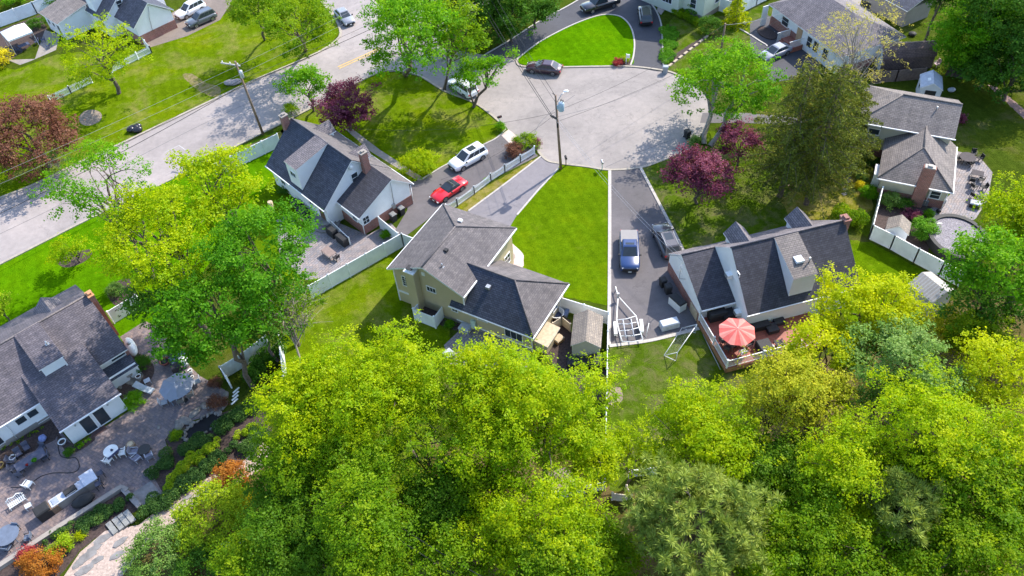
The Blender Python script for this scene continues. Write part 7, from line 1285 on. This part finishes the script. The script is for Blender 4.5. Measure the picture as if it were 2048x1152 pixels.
# dining set left
table('dining_table', 'long dark dining table with a green plant at the left', 68, 928, 39, 2.5, 1.05, .73, plain('slate_table', (.075, .082, .12), .8))
for x, y, d, lb in [(42, 912, -51, 'upper left of the'), (58, 900, -51, 'upper middle of the'), (86, 902, -100, 'upper right of the'), (94, 918, 200, 'right end of the'), (32, 940, 20, 'left end of the'), (44, 950, 100, 'lower left of the'), (28, 925, 0, 'far left of the')]: chair('metal_chair', 'dark metal chair at the '+lb+' long dining table', x, y, d, MATS['slate_table'], 0, .55, .43, .9, BLACK, group='dark chairs round the long dining table')
pot('plant_bowl', 'green plant in a bowl on the long dining table', 70, 922, .22, .2, L_BOX, L_BOX, .73); pot('plant_bowl', 'pink flowers on the long dining table', 55, 931, .12, .15, L_RED2, L_RED2, .73); pot('urn', 'white ringed pot on the chair end of the long dining table', 30, 920, .28, .5, PLASTW)
blob('blue_toy', 'blue and white bundle near the extension corner bed', 88, 880, 0, (.7, .7, .6), plain('blue_cloth', (.22, .27, .5), .8, .4, 5), 'bundle', 0, 41)
pot('plant_pot', 'yellow pot at the left edge of the patio', 4, 934, .3, .4, plain('ochre_pot', (.45, .28, .08), .7))
chair('plastic_chair', 'white plastic chair alone on the open patio', 61, 973, 70, PLASTW, 0, .6, .42, .85, None, True, 'white chairs on the large patio')
o = G(38, 1008); r = thing('garden_bench', 'white slatted bench with a curved back on the patio', 'bench', (o[0], o[1], 0), math.radians(39)); m = MB()
for i in range(9): m.box((-.6+i*.15, 0, .42), (.09, .5, .03))
m.box((0, .25, .39), (1.4, .05, .05)); m.box((0, -.25, .39), (1.4, .05, .05)); make_obj('seat', m, PLASTW, r, uv=False); m = MB(); m.tube([(-.7, .28, .6), (-.35, .3, .95), (0, .3, .78), (.35, .3, .95), (.7, .28, .6)], .04, 6)
for i in range(9): m.box((-.6+i*.15, .28, .62), (.05, .03, .4))
make_obj('backrest', m, PLASTW, r, uv=False)
for x, y in ((-.66, .22), (.66, .22), (-.66, -.22), (.66, -.22)): m = MB(); m.box((x, y, .2), (.06, .06, .4)); make_obj('leg', m, PLASTW, r, uv=False)
table('side_table', 'small white side table beside the white bench', 61, 1016, 35, .5, .45, .45, PLASTW)
table('round_table', 'dark octagonal table in the bottom left corner of the patio', 22, 1078, 20, 1.9, 1.9, .73, plain('grey_blue_table', (.11, .14, .20), .8), 0, True)
for x, y, d, lb in [(34, 1064, -100, 'above the octagonal table'), (60, 1080, 190, 'right of the octagonal table'), (20, 1098, 80, 'below the octagonal table')]: chair('iron_chair', 'dark curved chair '+lb, x, y, d, MATS['grey_blue_table'], 0, .55, .43, .9, BLACK, group='dark chairs round the octagonal table')
pts = [G(116, 875), G(117, 895), G(122, 912), G(137, 917), G(152, 916), G(159, 930), G(155, 941), G(140, 946), G(110, 946), G(85, 952), G(66, 964), G(45, 974), G(22, 975)]; p0 = pts[0]; m = MB(); m.tube([tuple(q-p0+np.array([0, 0, .045])) for q in smooth_line(pts, 4)], .035, 5); tag(make_obj('garden_hose', m, BLACK, None, p0, uv=False), 'dark garden hose snaking over the patio pavers', 'hose')
p = G(198, 863); tag(make_obj('door_mat', MB().box((0, 0, .03), (1.3, .6, .03)), plain('brown_mat', (.07, .04, .04), .95), None, (p[0], p[1], 0), math.radians(40), uv=False), 'brown mat in front of the sliding glass door', 'mat')
strip('retaining_wall', [(-60, 1172), (0, 1137), (120, 1058), (246, 977), (258, 984)], .42, 0, .42, CONC, 'low pale stone wall along the lower edge of the patio', False, 'wall'); strip('retaining_wall', [(246, 977), (262, 995), (282, 1016)], .45, 0, .35, SLATE, 'short stone wall beside the blue-grey landing', False, 'wall')
sa_ = head((214, 1046), (232, 1069))-math.pi/2
for i, (x, y) in enumerate([(262, 1036), (250, 1042), (238, 1049), (225, 1057)]): p = G(x, y); tag(make_obj('stone_step', MB().box((0, 0, .3-i*.07), (.44, 1.35, .14), sa_), plain('step_slab', (.235, .235, .225), .8, .2), None, (p[0], p[1], 0), uv=False), ('first', 'second', 'third', 'lowest')[i]+' bluestone step, counting down from the landing to the gravel path', 'stone step', 'bluestone steps')
rd = random.Random(4)
for i, (x, y, s) in enumerate([(205, 1078, 1.1), (188, 1098, .9), (175, 1112, 1.2), (160, 1125, 1.0), (195, 1120, .8), (170, 1140, 1.1), (235, 1110, .9), (310, 1032, .6), (345, 1015, .6), (375, 995, .6), (240, 1085, .9), (425, 975, .9), (400, 990, .6)]): p = G(x, y); a = rd.random()*3; tag(make_obj('flagstone', MB().prism([(s*.66*math.cos(k*1.05+a)*(1.25 if k % 2 else 1), s*.34*math.sin(k*1.05+a)) for k in range(6)], 0, .04+.004*i), SLATE, None, (p[0], p[1], 0), math.radians(25)+rd.random()*.4, uv=False), 'flat grey flagstone set in the pale gravel path', 'flagstone', 'flagstones in the gravel path')
for i in range(46):
    t = i/46; E_ = [(366, 876), (375, 860), (390, 846), (410, 834), (430, 826), (441, 826), (442, 842), (425, 858), (400, 873), (380, 887), (366, 876)]; k = min(9, int(t*10)); u = t*10-k; x, y = E_[k][0]+(E_[k+1][0]-E_[k][0])*u+rd.uniform(-3, 3), E_[k][1]+(E_[k+1][1]-E_[k][1])*u+rd.uniform(-2, 2)
    p = G(x, y); m = MB(); m.ball((0, 0, .09), (rd.uniform(.12, .28), rd.uniform(.1, .18), rd.uniform(.1, .16)), 8, 0, .35, i); tag(make_obj('pond_stone', m, STONE if i % 3 else SLATE, None, (p[0], p[1], 0), rd.uniform(0, 3), uv=False), 'rounded stone in the rim of the small dark pond', 'stone', 'stones round the pond')
for x, y, s, lb in [(358, 850, 1.3, 'large flat grey slab at the upper left of the pond'), (372, 842, 1.3, 'flat grey slab just above the pond'), (390, 826, 1.2, 'flat pale slab between the pond and the patio'), (412, 812, 1.1, 'broken slab at the patio end of the pond'), (448, 812, .9, 'grey slab right of the pond top'), (452, 790, .8, 'grey slab near the stub of white fence'), (240, 775, .5, 'pale boulder in the curved mulch bed'), (318, 855, .5, 'tan flat stone lying on the patio edge'), (378, 938, .8, 'tan boulder between the lime hedge and the juniper'), (480, 890, .7, 'pale boulder below the right juniper bed')]:
    p = G(x, y); m = MB(); m.ball((0, 0, .05), (s*.55, s*.34, .09), 10, 0, .35, int(x)); tag(make_obj('boulder', m, STONE, None, (p[0], p[1], 0), rd.uniform(0, 3), uv=False), lb, 'boulder')
m = MB(); p = G(471, 790)
for i in range(4): q = G(473-i*1.0+0, 782+i*7.5)-p; m.box((q[0], q[1], .12), (.75, .16, .05), .9)
tag(make_obj('garden_steps', m, PLASTW, None, (p[0], p[1], 0), uv=False), 'short run of white garden steps beside the shaded fence', 'steps')
p = G(90, 615); p = G(1016, 514); tag(make_obj('round_mat', MB().lathe((0, 0, .02), [(.75, 0), (.75, .03)], 20), BRICK, None, (p[0], p[1], 0), uv=False), 'half hidden round brick inset in the pink walk of the tan house', 'inset')
